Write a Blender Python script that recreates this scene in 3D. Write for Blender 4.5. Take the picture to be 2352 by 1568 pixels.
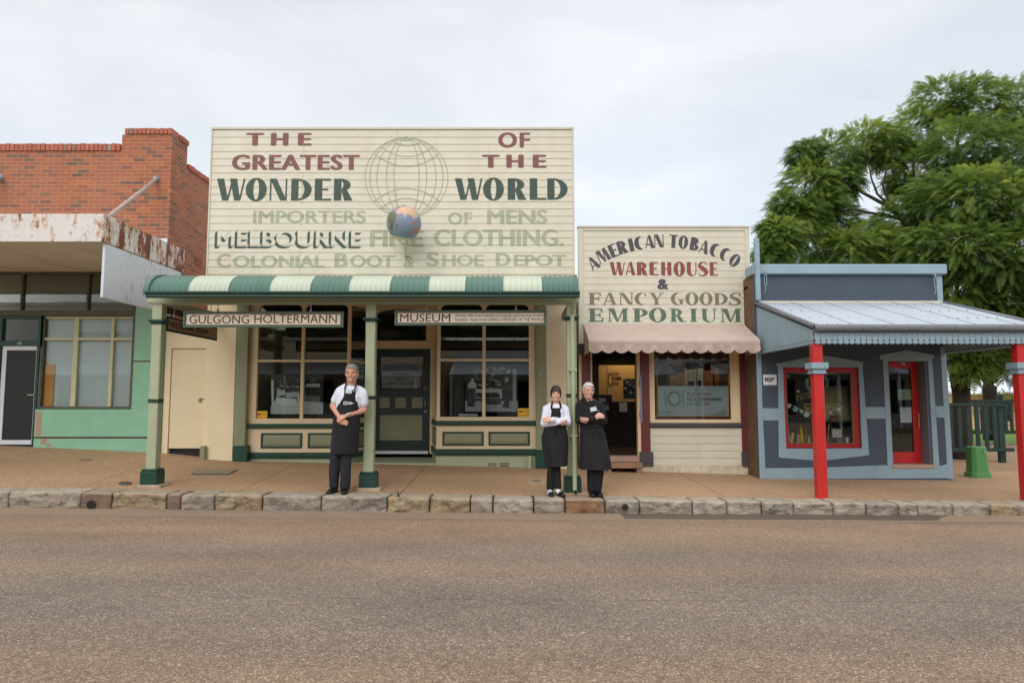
import bpy, bmesh, math, random
import numpy as np
from mathutils import Vector, Matrix, noise

for o in list(bpy.data.objects):
    bpy.data.objects.remove(o)
SC = bpy.context.scene
COL = SC.collection
R = math.radians
random.seed(7)

# ------------------------------------------------------------------ camera, world, sun, exposure
PITCH = math.atan(131 / 1568)
CT, ST = math.cos(PITCH), math.sin(PITCH)
CAMZ = 1.381
cd = bpy.data.cameras.new('camera')
cd.lens = 24.0
cd.sensor_width = 36.0
cd.clip_start = 0.05
cd.clip_end = 2000
cam = bpy.data.objects.new('camera', cd)
cam.location = (0, 0, CAMZ)
cam.rotation_euler = (math.pi / 2 + PITCH, 0, 0)
COL.objects.link(cam)
SC.camera = cam

SUN_EL, SUN_AZ = R(34), R(200)
world = bpy.data.worlds.new('World')
SC.world = world
world.use_nodes = True
wt = world.node_tree
wt.nodes.clear()
def wn(t, **k):
    n = wt.nodes.new(t)
    for a, b in k.items():
        setattr(n, a, b)
    return n
w_out = wn('ShaderNodeOutputWorld')
w_sky = wn('ShaderNodeTexSky', sky_type='NISHITA', sun_disc=False, sun_elevation=SUN_EL, sun_rotation=SUN_AZ)
w_b1 = wn('ShaderNodeBackground')
w_b1.inputs['Strength'].default_value = 0.05
w_b2 = wn('ShaderNodeBackground')
w_b2.inputs['Strength'].default_value = 0.93
w_add = wn('ShaderNodeAddShader')
w_tc = wn('ShaderNodeTexCoord')
w_sep = wn('ShaderNodeSeparateXYZ')
# the cloud deck: an overcast that is brighter overhead than near the horizon
w_map = wn('ShaderNodeMapping')
w_map.inputs['Scale'].default_value = (1.0, 1.0, 2.6)
w_map.inputs['Rotation'].default_value = (0.0, R(14), 0.0)
w_noise = wn('ShaderNodeTexNoise')
w_noise.inputs['Scale'].default_value = 2.4
w_noise.inputs['Detail'].default_value = 6.0
w_noise.inputs['Roughness'].default_value = 0.48
w_noise.inputs['Distortion'].default_value = 0.35
w_ramp = wn('ShaderNodeValToRGB')
e = w_ramp.color_ramp.elements
e[0].position = 0.34
e[0].color = (0.70, 0.71, 0.715, 1)
e[1].position = 0.66
e[1].color = (0.93, 0.91, 0.885, 1)
em = w_ramp.color_ramp.elements.new(0.5)
em.color = (0.80, 0.795, 0.785, 1)
w_zr = wn('ShaderNodeMapRange', interpolation_type='SMOOTHSTEP')
w_zr.inputs['From Min'].default_value = 0.50
w_zr.inputs['From Max'].default_value = 1.0
w_zr.inputs['To Min'].default_value = 1.0
w_zr.inputs['To Max'].default_value = 2.3
w_mul = wn('ShaderNodeVectorMath', operation='SCALE')
L = wt.links.new
L(w_tc.outputs['Generated'], w_map.inputs['Vector'])
L(w_map.outputs['Vector'], w_noise.inputs['Vector'])
L(w_noise.outputs['Fac'], w_ramp.inputs['Fac'])
L(w_tc.outputs['Generated'], w_sep.inputs['Vector'])
L(w_sep.outputs['Z'], w_zr.inputs['Value'])
L(w_ramp.outputs['Color'], w_mul.inputs[0])
L(w_zr.outputs['Result'], w_mul.inputs['Scale'])
L(w_mul.outputs['Vector'], w_b2.inputs['Color'])
L(w_sky.outputs['Color'], w_b1.inputs['Color'])
L(w_b1.outputs['Background'], w_add.inputs[0])
L(w_b2.outputs['Background'], w_add.inputs[1])
L(w_add.outputs['Shader'], w_out.inputs['Surface'])

sd = bpy.data.lights.new('sun', 'SUN')
sd.energy = 1.2
sd.angle = R(42)
sd.color = (1.0, 0.965, 0.91)
sun = bpy.data.objects.new('sun', sd)
sun.location = (0, -20, 30)
sun.rotation_euler = (R(90) - SUN_EL, 0, R(-20))
COL.objects.link(sun)

SC.view_settings.view_transform = 'Standard'
SC.view_settings.look = 'None'
SC.view_settings.exposure = 0.0
SC.view_settings.gamma = 1.0
SC.view_settings.use_curve_mapping = False

# ------------------------------------------------------------------ measuring helpers
def W(px, py, Y):
    """where the line of sight through a point of the photograph meets the upright plane at distance Y: real x and z in metres"""
    a, b = (px - 1176.0) / 1568.0, (784.0 - py) / 1568.0
    t = Y / (CT - b * ST)
    return a * t, CAMZ + (ST + b * CT) * t
def PX(px, Y, py=850):
    return W(px, py, Y)[0]
def PZ(py, Y):
    return W(1176, py, Y)[1]
def RC(x0, y0, x1, y1, Y):
    ym = (y0 + y1) / 2
    return PX(x0, Y, ym), PX(x1, Y, ym), PZ(y1, Y), PZ(y0, Y)

YK, YKB, YP, YF = 9.6, 10.02, 10.3, 12.9           # kerb front, kerb back, posts, shop fronts
Y3 = 12.3                                          # the blue shop stands a little forward
def table(tab, Y):
    xs = [W(p, q, Y)[0] for p, q in tab]
    zs = [W(p, q, Y)[1] for p, q in tab]
    return xs, zs
T_KERB = table([(-700, 1118), (0, 1129), (1176, 1145), (2100, 1157), (2352, 1160), (3100, 1166)], YK)
T_ROAD = table([(-700, 1156), (0, 1164), (800, 1174), (1176, 1177), (2100, 1182), (3100, 1184)], YK)
T_FRONT = table([(-900, 1008), (0, 1022), (335, 1036), (475, 1052), (570, 1057), (850, 1064), (1230, 1073), (1480, 1081), (1743, 1089), (2190, 1092), (3300, 1094)], YF)
def zk(x): return float(np.interp(x, *T_KERB))
def zr(x): return float(np.interp(x, *T_ROAD))
def zf(x): return float(np.interp(x, *T_FRONT))
def gz(x, y):
    """height of the footpath"""
    t = (y - YKB) / (YF - YKB)
    t = min(max(t, 0.0), 1.0)
    return zk(x) * (1 - t) + zf(x) * t

# ------------------------------------------------------------------ materials
def S(r, g, b):
    f = lambda c: (c / 255 / 12.92) if c / 255 <= 0.04045 else ((c / 255 + 0.055) / 1.055) ** 2.4
    return (f(r), f(g), f(b), 1.0)
class NT:
    def __init__(s, name):
        s.m = bpy.data.materials.new(name)
        s.m.use_nodes = True
        s.t = s.m.node_tree
        s.b = s.t.nodes['Principled BSDF']
        s.o = s.t.nodes['Material Output']
    def n(s, t, **k):
        n = s.t.nodes.new(t)
        for a, b in k.items():
            if a.startswith('i_'):
                n.inputs[int(a[2:])].default_value = b
            else:
                setattr(n, a, b)
        return n
    def l(s, a, b):
        s.t.links.new(a, b)
    def math(s, op, a, b=None, c=None):
        n = s.n('ShaderNodeMath', operation=op)
        for i, v in enumerate((a, b, c)):
            if v is None: continue
            if isinstance(v, (int, float)): n.inputs[i].default_value = v
            else: s.l(v, n.inputs[i])
        return n.outputs[0]
    def mix(s, fac, a, b, mode='MIX'):
        n = s.n('ShaderNodeMix', data_type='RGBA', blend_type=mode)
        if isinstance(fac, (int, float)): n.inputs[0].default_value = fac
        else: s.l(fac, n.inputs[0])
        for i, v in ((6, a), (7, b)):
            if isinstance(v, tuple): n.inputs[i].default_value = v
            else: s.l(v, n.inputs[i])
        return n.outputs[2]
    def coord(s, scale=(1, 1, 1), loc=(0, 0, 0)):
        tc = s.n('ShaderNodeTexCoord')
        mp = s.n('ShaderNodeMapping')
        mp.inputs['Scale'].default_value = scale
        mp.inputs['Location'].default_value = loc
        s.l(tc.outputs['Object'], mp.inputs['Vector'])
        return mp.outputs['Vector']
    def noise(s, vec, scale, detail=4, rough=0.55):
        n = s.n('ShaderNodeTexNoise')
        n.inputs['Scale'].default_value = scale
        n.inputs['Detail'].default_value = detail
        n.inputs['Roughness'].default_value = rough
        s.l(vec, n.inputs['Vector'])
        return n.outputs['Fac']
    def vor(s, vec, scale, out='Color', feature='F1'):
        n = s.n('ShaderNodeTexVoronoi', feature=feature)
        n.inputs['Scale'].default_value = scale
        s.l(vec, n.inputs['Vector'])
        return n.outputs[out]
    def ramp(s, fac, stops, interp='LINEAR'):
        n = s.n('ShaderNodeValToRGB')
        n.color_ramp.interpolation = interp
        el = n.color_ramp.elements
        while len(el) < len(stops): el.new(0.5)
        for i, (p, c) in enumerate(stops):
            el[i].position = p
            el[i].color = c if isinstance(c, tuple) else (c, c, c, 1)
        s.l(fac, n.inputs['Fac'])
        return n.outputs['Color']
    def bump(s, h, strength=0.3, dist=0.01):
        n = s.n('ShaderNodeBump')
        n.inputs['Strength'].default_value = strength
        n.inputs['Distance'].default_value = dist
        s.l(h, n.inputs['Height'])
        s.l(n.outputs['Normal'], s.b.inputs['Normal'])
    def base(s, c):
        if isinstance(c, tuple): s.b.inputs['Base Color'].default_value = c
        else: s.l(c, s.b.inputs['Base Color'])
    def rough(s, r):
        if isinstance(r, (int, float)): s.b.inputs['Roughness'].default_value = r
        else: s.l(r, s.b.inputs['Roughness'])
def dk(c, k): return (c[0] * k, c[1] * k, c[2] * k, 1.0)
MATS = {}
def paint(name, c, rough=0.55, var=0.12, scale=3.0, grime=0.0, grime_col=None, bump=0.0, bscale=60, streak=1.0, metal=0.0, chips=0.0, chip_col=None):
    """a painted or plain surface with uneven tone, optional stains, chips and a fine surface relief"""
    t = NT(name)
    v = t.coord((1, 1, streak))
    n1 = t.noise(v, scale, 5)
    col = t.mix(t.ramp(n1, [(0.3, 0.0), (0.7, 1.0)]), dk(c, 1 - var), dk(c, 1 + var * 0.6))
    if grime > 0:
        vs = t.coord((1, 1, 0.25))
        n2 = t.noise(vs, scale * 2.3, 7, 0.65)
        col = t.mix(t.math('MULTIPLY', t.ramp(n2, [(0.48, 0.0), (0.72, 1.0)]), grime), col, grime_col or dk(c, 0.45))
    if chips > 0:
        n3 = t.noise(t.coord(), 14, 8, 0.7)
        col = t.mix(t.ramp(n3, [(0.72 - chips * 0.2, 0.0), (0.74 - chips * 0.2, 1.0)]), col, chip_col or S(150, 130, 110))
    t.base(col)
    t.rough(rough)
    t.b.inputs['Metallic'].default_value = metal
    if bump > 0:
        t.bump(t.noise(t.coord(), bscale, 6, 0.6), bump, 0.006)
    MATS[name] = t.m
    return t.m
def M(n): return MATS[n]
def cells(t, w, h, off=0.5, mw=0.012, mh=0.012):
    """brick or tile cells on upright faces: returns (mortar mask, per-cell random, per-cell random 2)"""
    tc = t.n('ShaderNodeTexCoord')
    sp = t.n('ShaderNodeSeparateXYZ')
    t.l(tc.outputs['Object'], sp.inputs[0])
    u = t.math('ADD', sp.outputs[0], sp.outputs[1])
    u = t.math('ADD', u, 200.0)
    vv = t.math('DIVIDE', t.math('ADD', sp.outputs[2], 20.0), h)
    row = t.math('FLOOR', vv)
    odd = t.math('MODULO', row, 2.0)
    uu = t.math('ADD', t.math('DIVIDE', u, w), t.math('MULTIPLY', odd, off))
    colm = t.math('FLOOR', uu)
    fu, fv = t.math('FRACT', uu), t.math('FRACT', vv)
    m = t.math('MAXIMUM', t.math('LESS_THAN', fu, mw / w), t.math('LESS_THAN', fv, mh / h))
    cb = t.n('ShaderNodeCombineXYZ')
    t.l(colm, cb.inputs[0]); t.l(row, cb.inputs[1])
    wn_ = t.n('ShaderNodeTexWhiteNoise', noise_dimensions='2D')
    t.l(cb.outputs[0], wn_.inputs['Vector'])
    return m, wn_.outputs['Value'], wn_.outputs['Color']
def glassmat(name, tint=(0.9, 0.93, 0.92, 1), refl=1.0, rough=0.0):
    t = NT(name)
    t.t.nodes.remove(t.b)
    tr = t.n('ShaderNodeBsdfTransparent'); tr.inputs[0].default_value = tint
    gl = t.n('ShaderNodeBsdfGlossy'); gl.inputs['Roughness'].default_value = rough
    gl.inputs['Color'].default_value = (refl, refl, refl, 1)
    fr = t.n('ShaderNodeFresnel'); fr.inputs['IOR'].default_value = 1.62
    # old panes are never quite flat
    n = t.noise(t.coord(), 1.3, 2)
    bp = t.n('ShaderNodeBump'); bp.inputs['Strength'].default_value = 0.03; bp.inputs['Distance'].default_value = 0.02
    t.l(n, bp.inputs['Height']); t.l(bp.outputs['Normal'], gl.inputs['Normal'])
    mx = t.n('ShaderNodeMixShader')
    t.l(t.math('MINIMUM', t.math('MULTIPLY', fr.outputs[0], 0.72), 1.0), mx.inputs[0]); t.l(tr.outputs[0], mx.inputs[1]); t.l(gl.outputs[0], mx.inputs[2])
    t.l(mx.outputs[0], t.o.inputs['Surface'])
    MATS[name] = t.m

paint('cream_board', S(209, 203, 186), 0.5, 0.07, 1.2, 0.36, S(196, 182, 146), streak=0.4)
paint('cream_trim', S(205, 199, 180), 0.5, 0.06, 2.0, 0.15)
paint('lap_shade_joint', S(204, 184, 146), 0.8, 0.2, 5.0)  # shadow lines of the board laps put into colour; board joints share it
paint('stucco_cream', S(233, 216, 180), 0.7, 0.06, 2.0, 0.12, S(205, 185, 148), bump=0.35, bscale=22)
paint('door_cream', S(226, 210, 174), 0.5, 0.05, 2.0, 0.12, S(198, 178, 140))
paint('joinery_cream', S(224, 202, 166), 0.45, 0.05, 3.0, 0.1)
paint('maroon_letter', S(124, 76, 72), 0.6, 0.1, 6.0, chips=0.16, chip_col=S(196, 184, 168))
paint('green_letter', S(52, 74, 65), 0.6, 0.12, 2.0, chips=0.02, chip_col=S(150, 155, 140))
paint('faded_letter', S(166, 170, 142), 0.65, 0.12, 3.0)
paint('black_letter', S(72, 70, 76), 0.6, 0.1, 3.0)
paint('red_letter', S(134, 66, 62), 0.6, 0.1, 3.0)
paint('olive_letter', S(120, 112, 92), 0.6, 0.1, 3.0)
paint('emporium_green', S(84, 106, 88), 0.6, 0.1, 3.0)
paint('roof_green', S(76, 112, 98), 0.45, 0.12, 2.0, 0.25, S(50, 92, 80))
paint('roof_cream', S(188, 196, 176), 0.45, 0.06, 2.0, 0.25, S(168, 178, 152))
paint('soffit_brown', S(92, 72, 56), 0.8, 0.2, 3.0)
paint('dark_green', S(24, 66, 56), 0.38, 0.12, 4.0, 0.2, S(12, 36, 32))
paint('door_green', S(12, 40, 35), 0.38, 0.12, 4.0)
paint('gutter_green', S(28, 68, 62), 0.35, 0.1, 4.0, 0.2, S(52, 66, 66))
paint('sage', S(168, 174, 144), 0.5, 0.07, 3.0, 0.18, S(136, 138, 110), bump=0.05)
paint('sage_dark', S(136, 140, 110), 0.5, 0.07, 3.0, 0.1)
paint('olive_panel', S(138, 138, 108), 0.5, 0.07, 3.0)
paint('maroon', S(104, 44, 44), 0.42, 0.12, 3.0, 0.2, S(74, 30, 32))
paint('dark_maroon', S(74, 20, 20), 0.4, 0.12, 3.0)
paint('charcoal', S(72, 68, 70), 0.5, 0.12, 3.0, 0.2)
paint('gold', S(196, 150, 60), 0.4, 0.1, 6.0)
paint('gold_leaf', S(244, 206, 96), 0.4, 0.06, 6.0)
paint('brown_trim', S(122, 84, 62), 0.5, 0.1, 3.0)
paint('sign_cream', S(240, 230, 208), 0.45, 0.03, 2.0)
paint('sign_maroon', S(108, 58, 54), 0.5, 0.06, 3.0)
paint('sign_green', S(86, 112, 98), 0.45, 0.08, 3.0)
paint('sign_tan', S(176, 150, 118), 0.5, 0.06, 3.0)
paint('sign_black', S(34, 34, 36), 0.5, 0.06, 3.0)
paint('pale_blue', S(142, 165, 177), 0.55, 0.07, 2.0, 0.35, S(116, 142, 156), bump=0.25, bscale=18)
paint('slate_blue', S(66, 78, 92), 0.6, 0.1, 2.5, 0.15, S(52, 61, 74), bump=0.35, bscale=14)
paint('red_paint', S(194, 40, 38), 0.4, 0.12, 3.0, 0.35, S(146, 30, 30), chips=0.03, chip_col=S(150, 60, 52))
paint('window_red', S(168, 26, 30), 0.35, 0.1, 4.0)
paint('grey_metal', S(110, 114, 120), 0.4, 0.12, 4.0, 0.2)
paint('zinc', S(178, 186, 194), 0.42, 0.06, 3.0, 0.3, S(150, 158, 166), streak=0.3)
paint('awning_cloth', S(186, 166, 154), 0.85, 0.08, 2.5, 0.3, S(150, 128, 116), bump=0.12, bscale=30, chips=0.10, chip_col=S(132, 110, 100))
paint('white_metal', S(214, 220, 228), 0.45, 0.05, 2.0, 0.1)
paint('dark_glass_frame', S(86, 84, 66), 0.5, 0.1, 3.0)
paint('pale_frame', S(196, 194, 160), 0.5, 0.08, 3.0)
paint('blind_white', S(214, 220, 224), 0.8, 0.04, 2.0)
paint('yellow_board', S(224, 158, 74), 0.7, 0.06, 3.0)
paint('soffit_white', S(216, 206, 188), 0.7, 0.1, 1.0, 0.2, S(170, 152, 128))
paint('paper_grey', S(124, 118, 110), 0.8, 0.06, 2.0)
paint('box_grey', S(126, 138, 148), 0.4, 0.06, 3.0)
paint('black', S(18, 18, 19), 0.5, 0.1, 4.0)
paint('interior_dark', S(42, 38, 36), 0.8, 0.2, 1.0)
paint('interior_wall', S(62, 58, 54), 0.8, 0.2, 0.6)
paint('floor_wood', S(74, 56, 42), 0.5, 0.25, 3.0)
paint('warm_panel', S(226, 186, 120), 0.6, 0.05, 1.0)
paint('poster_grey', S(152, 163, 167), 0.5, 0.03, 2.0)
paint('poster_ink', S(40, 44, 48), 0.5, 0.03, 2.0)
paint('poster_black', S(22, 22, 26), 0.5, 0.03, 2.0)
paint('paper', S(214, 218, 224), 0.7, 0.04, 3.0)
paint('sticker_yellow', S(232, 196, 20), 0.4, 0.03, 3.0)
paint('sticker_red', S(200, 50, 40), 0.4, 0.03, 3.0)
paint('sticker_navy', S(40, 40, 76), 0.4, 0.03, 3.0)
paint('steel', S(176, 176, 174), 0.3, 0.06, 4.0, metal=0.7)
paint('rust_rod', S(178, 160, 152), 0.6, 0.2, 8.0, 0.7, S(142, 84, 58))
paint('galv', S(150, 160, 170), 0.5, 0.1, 8.0)
paint('pillar_green', S(84, 142, 82), 0.5, 0.08, 3.0, 0.2, S(66, 112, 62), bump=0.1, bscale=12)
paint('fence_green', S(26, 54, 50), 0.5, 0.2, 4.0, 0.2)
paint('bark', S(62, 52, 43), 0.9, 0.35, 5.0, 0.5, S(36, 30, 25), bump=0.9, bscale=22, streak=0.3)
paint('white_boards', S(222, 222, 216), 0.6, 0.05, 1.0)
paint('house_cream', S(216, 198, 150), 0.6, 0.06, 1.0)
paint('iron_roof', S(206, 210, 214), 0.45, 0.06, 0.6, 0.35, S(178, 168, 150), streak=0.3)
paint('pad_stone', S(176, 160, 136), 0.85, 0.2, 8.0, 0.4, bump=0.5, bscale=30)
paint('cover_metal', S(140, 134, 118), 0.6, 0.15, 20, 0.3, bump=0.3, bscale=80)
paint('iron_cap', S(86, 74, 64), 0.7, 0.2, 20)
paint('white_plinth', S(206, 196, 172), 0.85, 0.15, 6.0, 0.5, S(150, 132, 108), bump=0.7, bscale=14)
paint('timber_step', S(158, 122, 94), 0.75, 0.2, 5.0, 0.4, S(104, 76, 58), bump=0.4, bscale=30)
paint('threshold_pink', S(176, 142, 128), 0.7, 0.1, 5.0)
paint('oldwall_brown', S(112, 84, 62), 0.9, 0.35, 6.0, 0.6, S(66, 50, 40), bump=0.8, bscale=20)
glassmat('glass')
glassmat('glass_smoke', (0.5, 0.52, 0.53, 1))

def brickmat():
    t = NT('brick')
    m, r1, rc = cells(t, 0.236, 0.0757, 0.5, 0.010, 0.010)
    col = t.ramp(r1, [(0.0, S(162, 91, 62)), (0.30, S(174, 99, 64)), (0.5, S(150, 83, 61)), (0.66, S(186, 112, 68)), (0.78, S(136, 84, 66)), (0.90, S(110, 86, 72)), (1.0, S(88, 77, 70))])
    v = t.coord()
    col = t.mix(t.math('MULTIPLY', t.noise(v, 40, 4), 0.5), col, S(146, 92, 70))
    big = t.ramp(t.noise(v, 0.7, 5), [(0.4, 0.0), (0.7, 0.55)])
    col = t.mix(big, col, S(160, 104, 82))
    col = t.mix(m, col, S(172, 138, 110))
    t.base(col); t.rough(0.85)
    t.bump(t.math('ADD', t.math('MULTIPLY', m, -1.0), t.math('MULTIPLY', t.noise(v, 60, 4), 0.4)), 0.5, 0.006)
    MATS['brick'] = t.m
    t = NT('coping_brick')
    r = t.n('ShaderNodeAttribute', attribute_name='tint')
    col = t.ramp(r.outputs['Fac'], [(0, S(172, 98, 76)), (0.5, S(184, 108, 84)), (0.8, S(168, 100, 90)), (0.92, S(140, 114, 96)), (1, S(158, 138, 114))])
    v = t.coord()
    col = t.mix(t.ramp(t.noise(v, 12, 6), [(0.5, 0.0), (0.75, 0.6)]), col, S(110, 92, 76))
    t.base(col); t.rough(0.9); t.bump(t.noise(v, 50, 4), 0.4, 0.005)
    MATS['coping_brick'] = t.m
    t = NT('green_tile')
    m, r1, rc = cells(t, 0.152, 0.152, 0.0, 0.004, 0.004)
    v = t.coord()
    col = t.ramp(r1, [(0, S(138, 190, 160)), (0.5, S(141, 194, 164)), (1, S(145, 197, 166))])
    col = t.mix(t.ramp(t.noise(v, 1.4, 5), [(0.45, 0.0), (0.7, 0.35)]), col, S(142, 182, 148))
    col = t.mix(m, col, S(130, 180, 152))
    t.base(col); t.rough(0.3); t.bump(t.math('MULTIPLY', m, -1.0), 0.1, 0.002)
    MATS['green_tile'] = t.m
    t = NT('rusty_white')
    v = t.coord()
    col = t.mix(t.noise(v, 3, 5), S(206, 202, 194), S(226, 224, 220))
    vs = t.coord((1, 1, 0.35))
    n = t.noise(vs, 5, 9, 0.68)
    n2 = t.noise(v, 17, 6, 0.7)
    at = t.n('ShaderNodeAttribute', attribute_name='tint')
    k = t.math('ADD', t.math('ADD', n, t.math('MULTIPLY', n2, 0.25)), t.math('MULTIPLY', at.outputs['Fac'], 0.085))
    col = t.mix(t.ramp(k, [(0.66, 0.0), (0.74, 1.0)]), col, S(188, 138, 100))
    col = t.mix(t.ramp(k, [(0.73, 0.0), (0.77, 1.0)]), col, S(112, 62, 42))
    cr = t.vor(t.coord((1, 1, 1.3)), 9, 'Distance', 'DISTANCE_TO_EDGE')
    crm = t.math('MULTIPLY', t.ramp(cr, [(0.0, 1.0), (0.035, 0.0)]), t.ramp(t.noise(v, 2.3, 4), [(0.5, 0.0), (0.62, 1.0)]))
    col = t.mix(t.math('MULTIPLY', crm, 0.8), col, S(120, 92, 76))
    t.base(col); t.rough(0.6); t.bump(n2, 0.3, 0.004)
    MATS['rusty_white'] = t.m
    t = NT('scuffed_panel')
    v = t.coord()
    col = t.mix(t.noise(v, 1.5, 4), S(206, 212, 222), S(220, 224, 230))
    sc = t.ramp(t.noise(t.coord((3, 1.4, 0.5)), 4.5, 8, 0.75), [(0.55, 0.0), (0.62, 1.0)])
    col = t.mix(t.math('MULTIPLY', sc, 0.6), col, S(128, 136, 146))
    t.base(col); t.rough(0.5)
    MATS['scuffed_panel'] = t.m
brickmat()

def groundmats():
    t = NT('chip_seal')
    v = t.coord()
    stone = t.vor(v, 108, 'Color')
    sep = t.n('ShaderNodeSeparateColor'); t.l(stone, sep.inputs[0])
    grain = t.ramp(sep.outputs[0], [(0.0, S(62, 54, 46)), (0.2, S(94, 80, 66)), (0.45, S(122, 104, 86)), (0.66, S(142, 117, 91)), (0.80, S(164, 134, 106)), (0.92, S(190, 166, 140)), (1.0, S(220, 206, 186))])
    dist = t.vor(v, 108, 'Distance')
    grain = t.mix(t.math('MULTIPLY', t.ramp(dist, [(0.45, 0.0), (0.8, 1.0)]), 0.7), grain, S(50, 44, 40))
    tc = t.n('ShaderNodeTexCoord'); sp = t.n('ShaderNodeSeparateXYZ'); t.l(tc.outputs['Object'], sp.inputs[0])
    yy = t.math('ADD', sp.outputs[1], t.math('MULTIPLY', t.math('SUBTRACT', t.noise(t.coord((0.25, 1, 1)), 1.6, 4), 0.5), 0.9))
    mr = t.n('ShaderNodeMapRange'); t.l(yy, mr.inputs['Value'])
    mr.inputs['From Min'].default_value = 2.0; mr.inputs['From Max'].default_value = 10.0
    # wheel paths polished grey, looser reddish stone between them
    bands = t.ramp(mr.outputs[0], [(0.0, S(146, 124, 105)), (0.22, S(154, 128, 106)), (0.34, S(126, 116, 108)), (0.46, S(128, 117, 108)), (0.53, S(150, 126, 107)), (0.60, S(128, 117, 109)), (0.66, S(146, 124, 105)), (0.74, S(170, 137, 108)), (0.84, S(170, 138, 111)), (0.9, S(150, 127, 107)), (1.0, S(140, 121, 104))])
    col = t.mix(0.42, grain, bands)
    col = t.mix(1.0, col, t.ramp(t.noise(t.coord((0.6, 1.2, 1)), 0.9, 6, 0.6), [(0.3, 0.88), (0.7, 1.22)]), 'MULTIPLY')
    col = t.mix(0.9, col, t.ramp(t.noise(v, 22, 3, 0.7), [(0.28, 0.66), (0.5, 0.86), (0.72, 1.06)]), 'MULTIPLY')
    spot = t.ramp(t.noise(t.coord((0.5, 2.0, 1)), 1.4, 7, 0.7), [(0.66, 0.0), (0.74, 1.0)])
    col = t.mix(t.math('MULTIPLY', spot, 0.5), col, S(82, 76, 72))
    # long broken seam along the carriageway
    wob = t.math('ADD', sp.outputs[1], t.math('MULTIPLY', t.math('SUBTRACT', t.noise(t.coord((1, 0.01, 1)), 1.2, 6), 0.5), 0.10))
    ln = t.math('LESS_THAN', t.math('ABSOLUTE', t.math('SUBTRACT', wob, 5.27)), 0.012)
    brk = t.ramp(t.noise(t.coord((1, 0.01, 1), (7, 0, 0)), 1.7, 6, 0.7), [(0.46, 0.0), (0.56, 1.0)])
    col = t.mix(t.math('MULTIPLY', t.math('MULTIPLY', ln, brk), 0.42), col, S(44, 38, 36))
    t.base(col); t.rough(0.85)
    t.bump(t.math('ADD', dist, t.math('MULTIPLY', t.noise(v, 40, 3), 0.6)), 0.55, 0.006)
    MATS['chip_seal'] = t.m
    t = NT('pebble_path')
    v = t.coord()
    sep = t.n('ShaderNodeSeparateColor'); t.l(t.vor(v, 110, 'Color'), sep.inputs[0])
    grain = t.ramp(sep.outputs[1], [(0.0, S(108, 84, 64)), (0.3, S(160, 128, 98)), (0.6, S(182, 145, 108)), (0.85, S(202, 166, 128)), (1.0, S(232, 212, 182))])
    big = t.ramp(t.noise(t.coord((0.5, 1, 1)), 0.8, 6, 0.6), [(0.3, 0.84), (0.7, 1.1)])
    col = t.mix(0.4, grain, S(178, 142, 108))
    col = t.mix(1.0, col, big, 'MULTIPLY')
    st = t.ramp(t.noise(v, 2.2, 7, 0.7), [(0.62, 0.0), (0.72, 1.0)])
    col = t.mix(t.math('MULTIPLY', st, 0.42), col, S(92, 72, 58))
    tc = t.n('ShaderNodeTexCoord'); sp = t.n('ShaderNodeSeparateXYZ'); t.l(tc.outputs['Object'], sp.inputs[0])
    jm = t.math('LESS_THAN', t.math('ABSOLUTE', t.math('SUBTRACT', t.math('FRACT', t.math('DIVIDE', t.math('ADD', sp.outputs[0], 40.38), 2.35)), 0.5)), 0.0035)
    col = t.mix(t.math('MULTIPLY', jm, 0.7), col, S(70, 54, 44))
    t.base(col); t.rough(0.8); t.bump(t.vor(v, 110, 'Distance'), 0.5, 0.006)
    MATS['pebble_path'] = t.m
    t = NT('gutter_concrete')
    v = t.coord()
    col = t.mix(t.noise(t.coord((0.4, 1.5, 1)), 2.5, 7, 0.65), S(130, 111, 93), S(156, 135, 112))
    tc = t.n('ShaderNodeTexCoord'); sp = t.n('ShaderNodeSeparateXYZ'); t.l(tc.outputs['Object'], sp.inputs[0])
    # damp left by the downpipe outlet: a stain with its own outline
    nx = t.math('MULTIPLY', t.math('SUBTRACT', t.noise(v, 2.0, 4), 0.5), 0.5)
    xx = t.math('ADD', sp.outputs[0], nx)
    wet = t.math('MULTIPLY', t.math('GREATER_THAN', xx, 1.45), t.math('LESS_THAN', t.math('ADD', xx, t.math('MULTIPLY', t.math('SUBTRACT', sp.outputs[1], 9.3), -1.2)), 5.7))
    yb = t.math('GREATER_THAN', t.math('ADD', sp.outputs[1], t.math('MULTIPLY', nx, 0.12)), 9.16)
    wet = t.math('MULTIPLY', wet, yb)
    col = t.mix(t.math('MULTIPLY', wet, 0.75), col, S(66, 54, 46))
    t.base(col); t.rough(0.75); t.bump(t.noise(v, 50, 5), 0.3, 0.005)
    MATS['gutter_concrete'] = t.m
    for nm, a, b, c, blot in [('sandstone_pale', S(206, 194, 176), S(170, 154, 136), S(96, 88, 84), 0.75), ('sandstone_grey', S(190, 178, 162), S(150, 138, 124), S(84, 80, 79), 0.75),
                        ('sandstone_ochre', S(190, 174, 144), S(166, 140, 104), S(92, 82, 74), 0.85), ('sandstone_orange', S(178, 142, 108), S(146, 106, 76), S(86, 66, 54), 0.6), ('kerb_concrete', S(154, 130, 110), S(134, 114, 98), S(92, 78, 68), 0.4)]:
        t = NT(nm)
        oi = t.n('ShaderNodeObjectInfo')
        ofs = t.n('ShaderNodeVectorMath', operation='SCALE'); ofs.inputs['Scale'].default_value = 40.0
        cb = t.n('ShaderNodeCombineXYZ'); t.l(oi.outputs['Random'], cb.inputs[0]); t.l(oi.outputs['Random'], cb.inputs[2])
        t.l(cb.outputs[0], ofs.inputs[0])
        ad = t.n('ShaderNodeVectorMath', operation='ADD')
        t.l(t.coord((1, 1, 1.8)), ad.inputs[0]); t.l(ofs.outputs[0], ad.inputs[1])
        v = ad.outputs[0]
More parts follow.
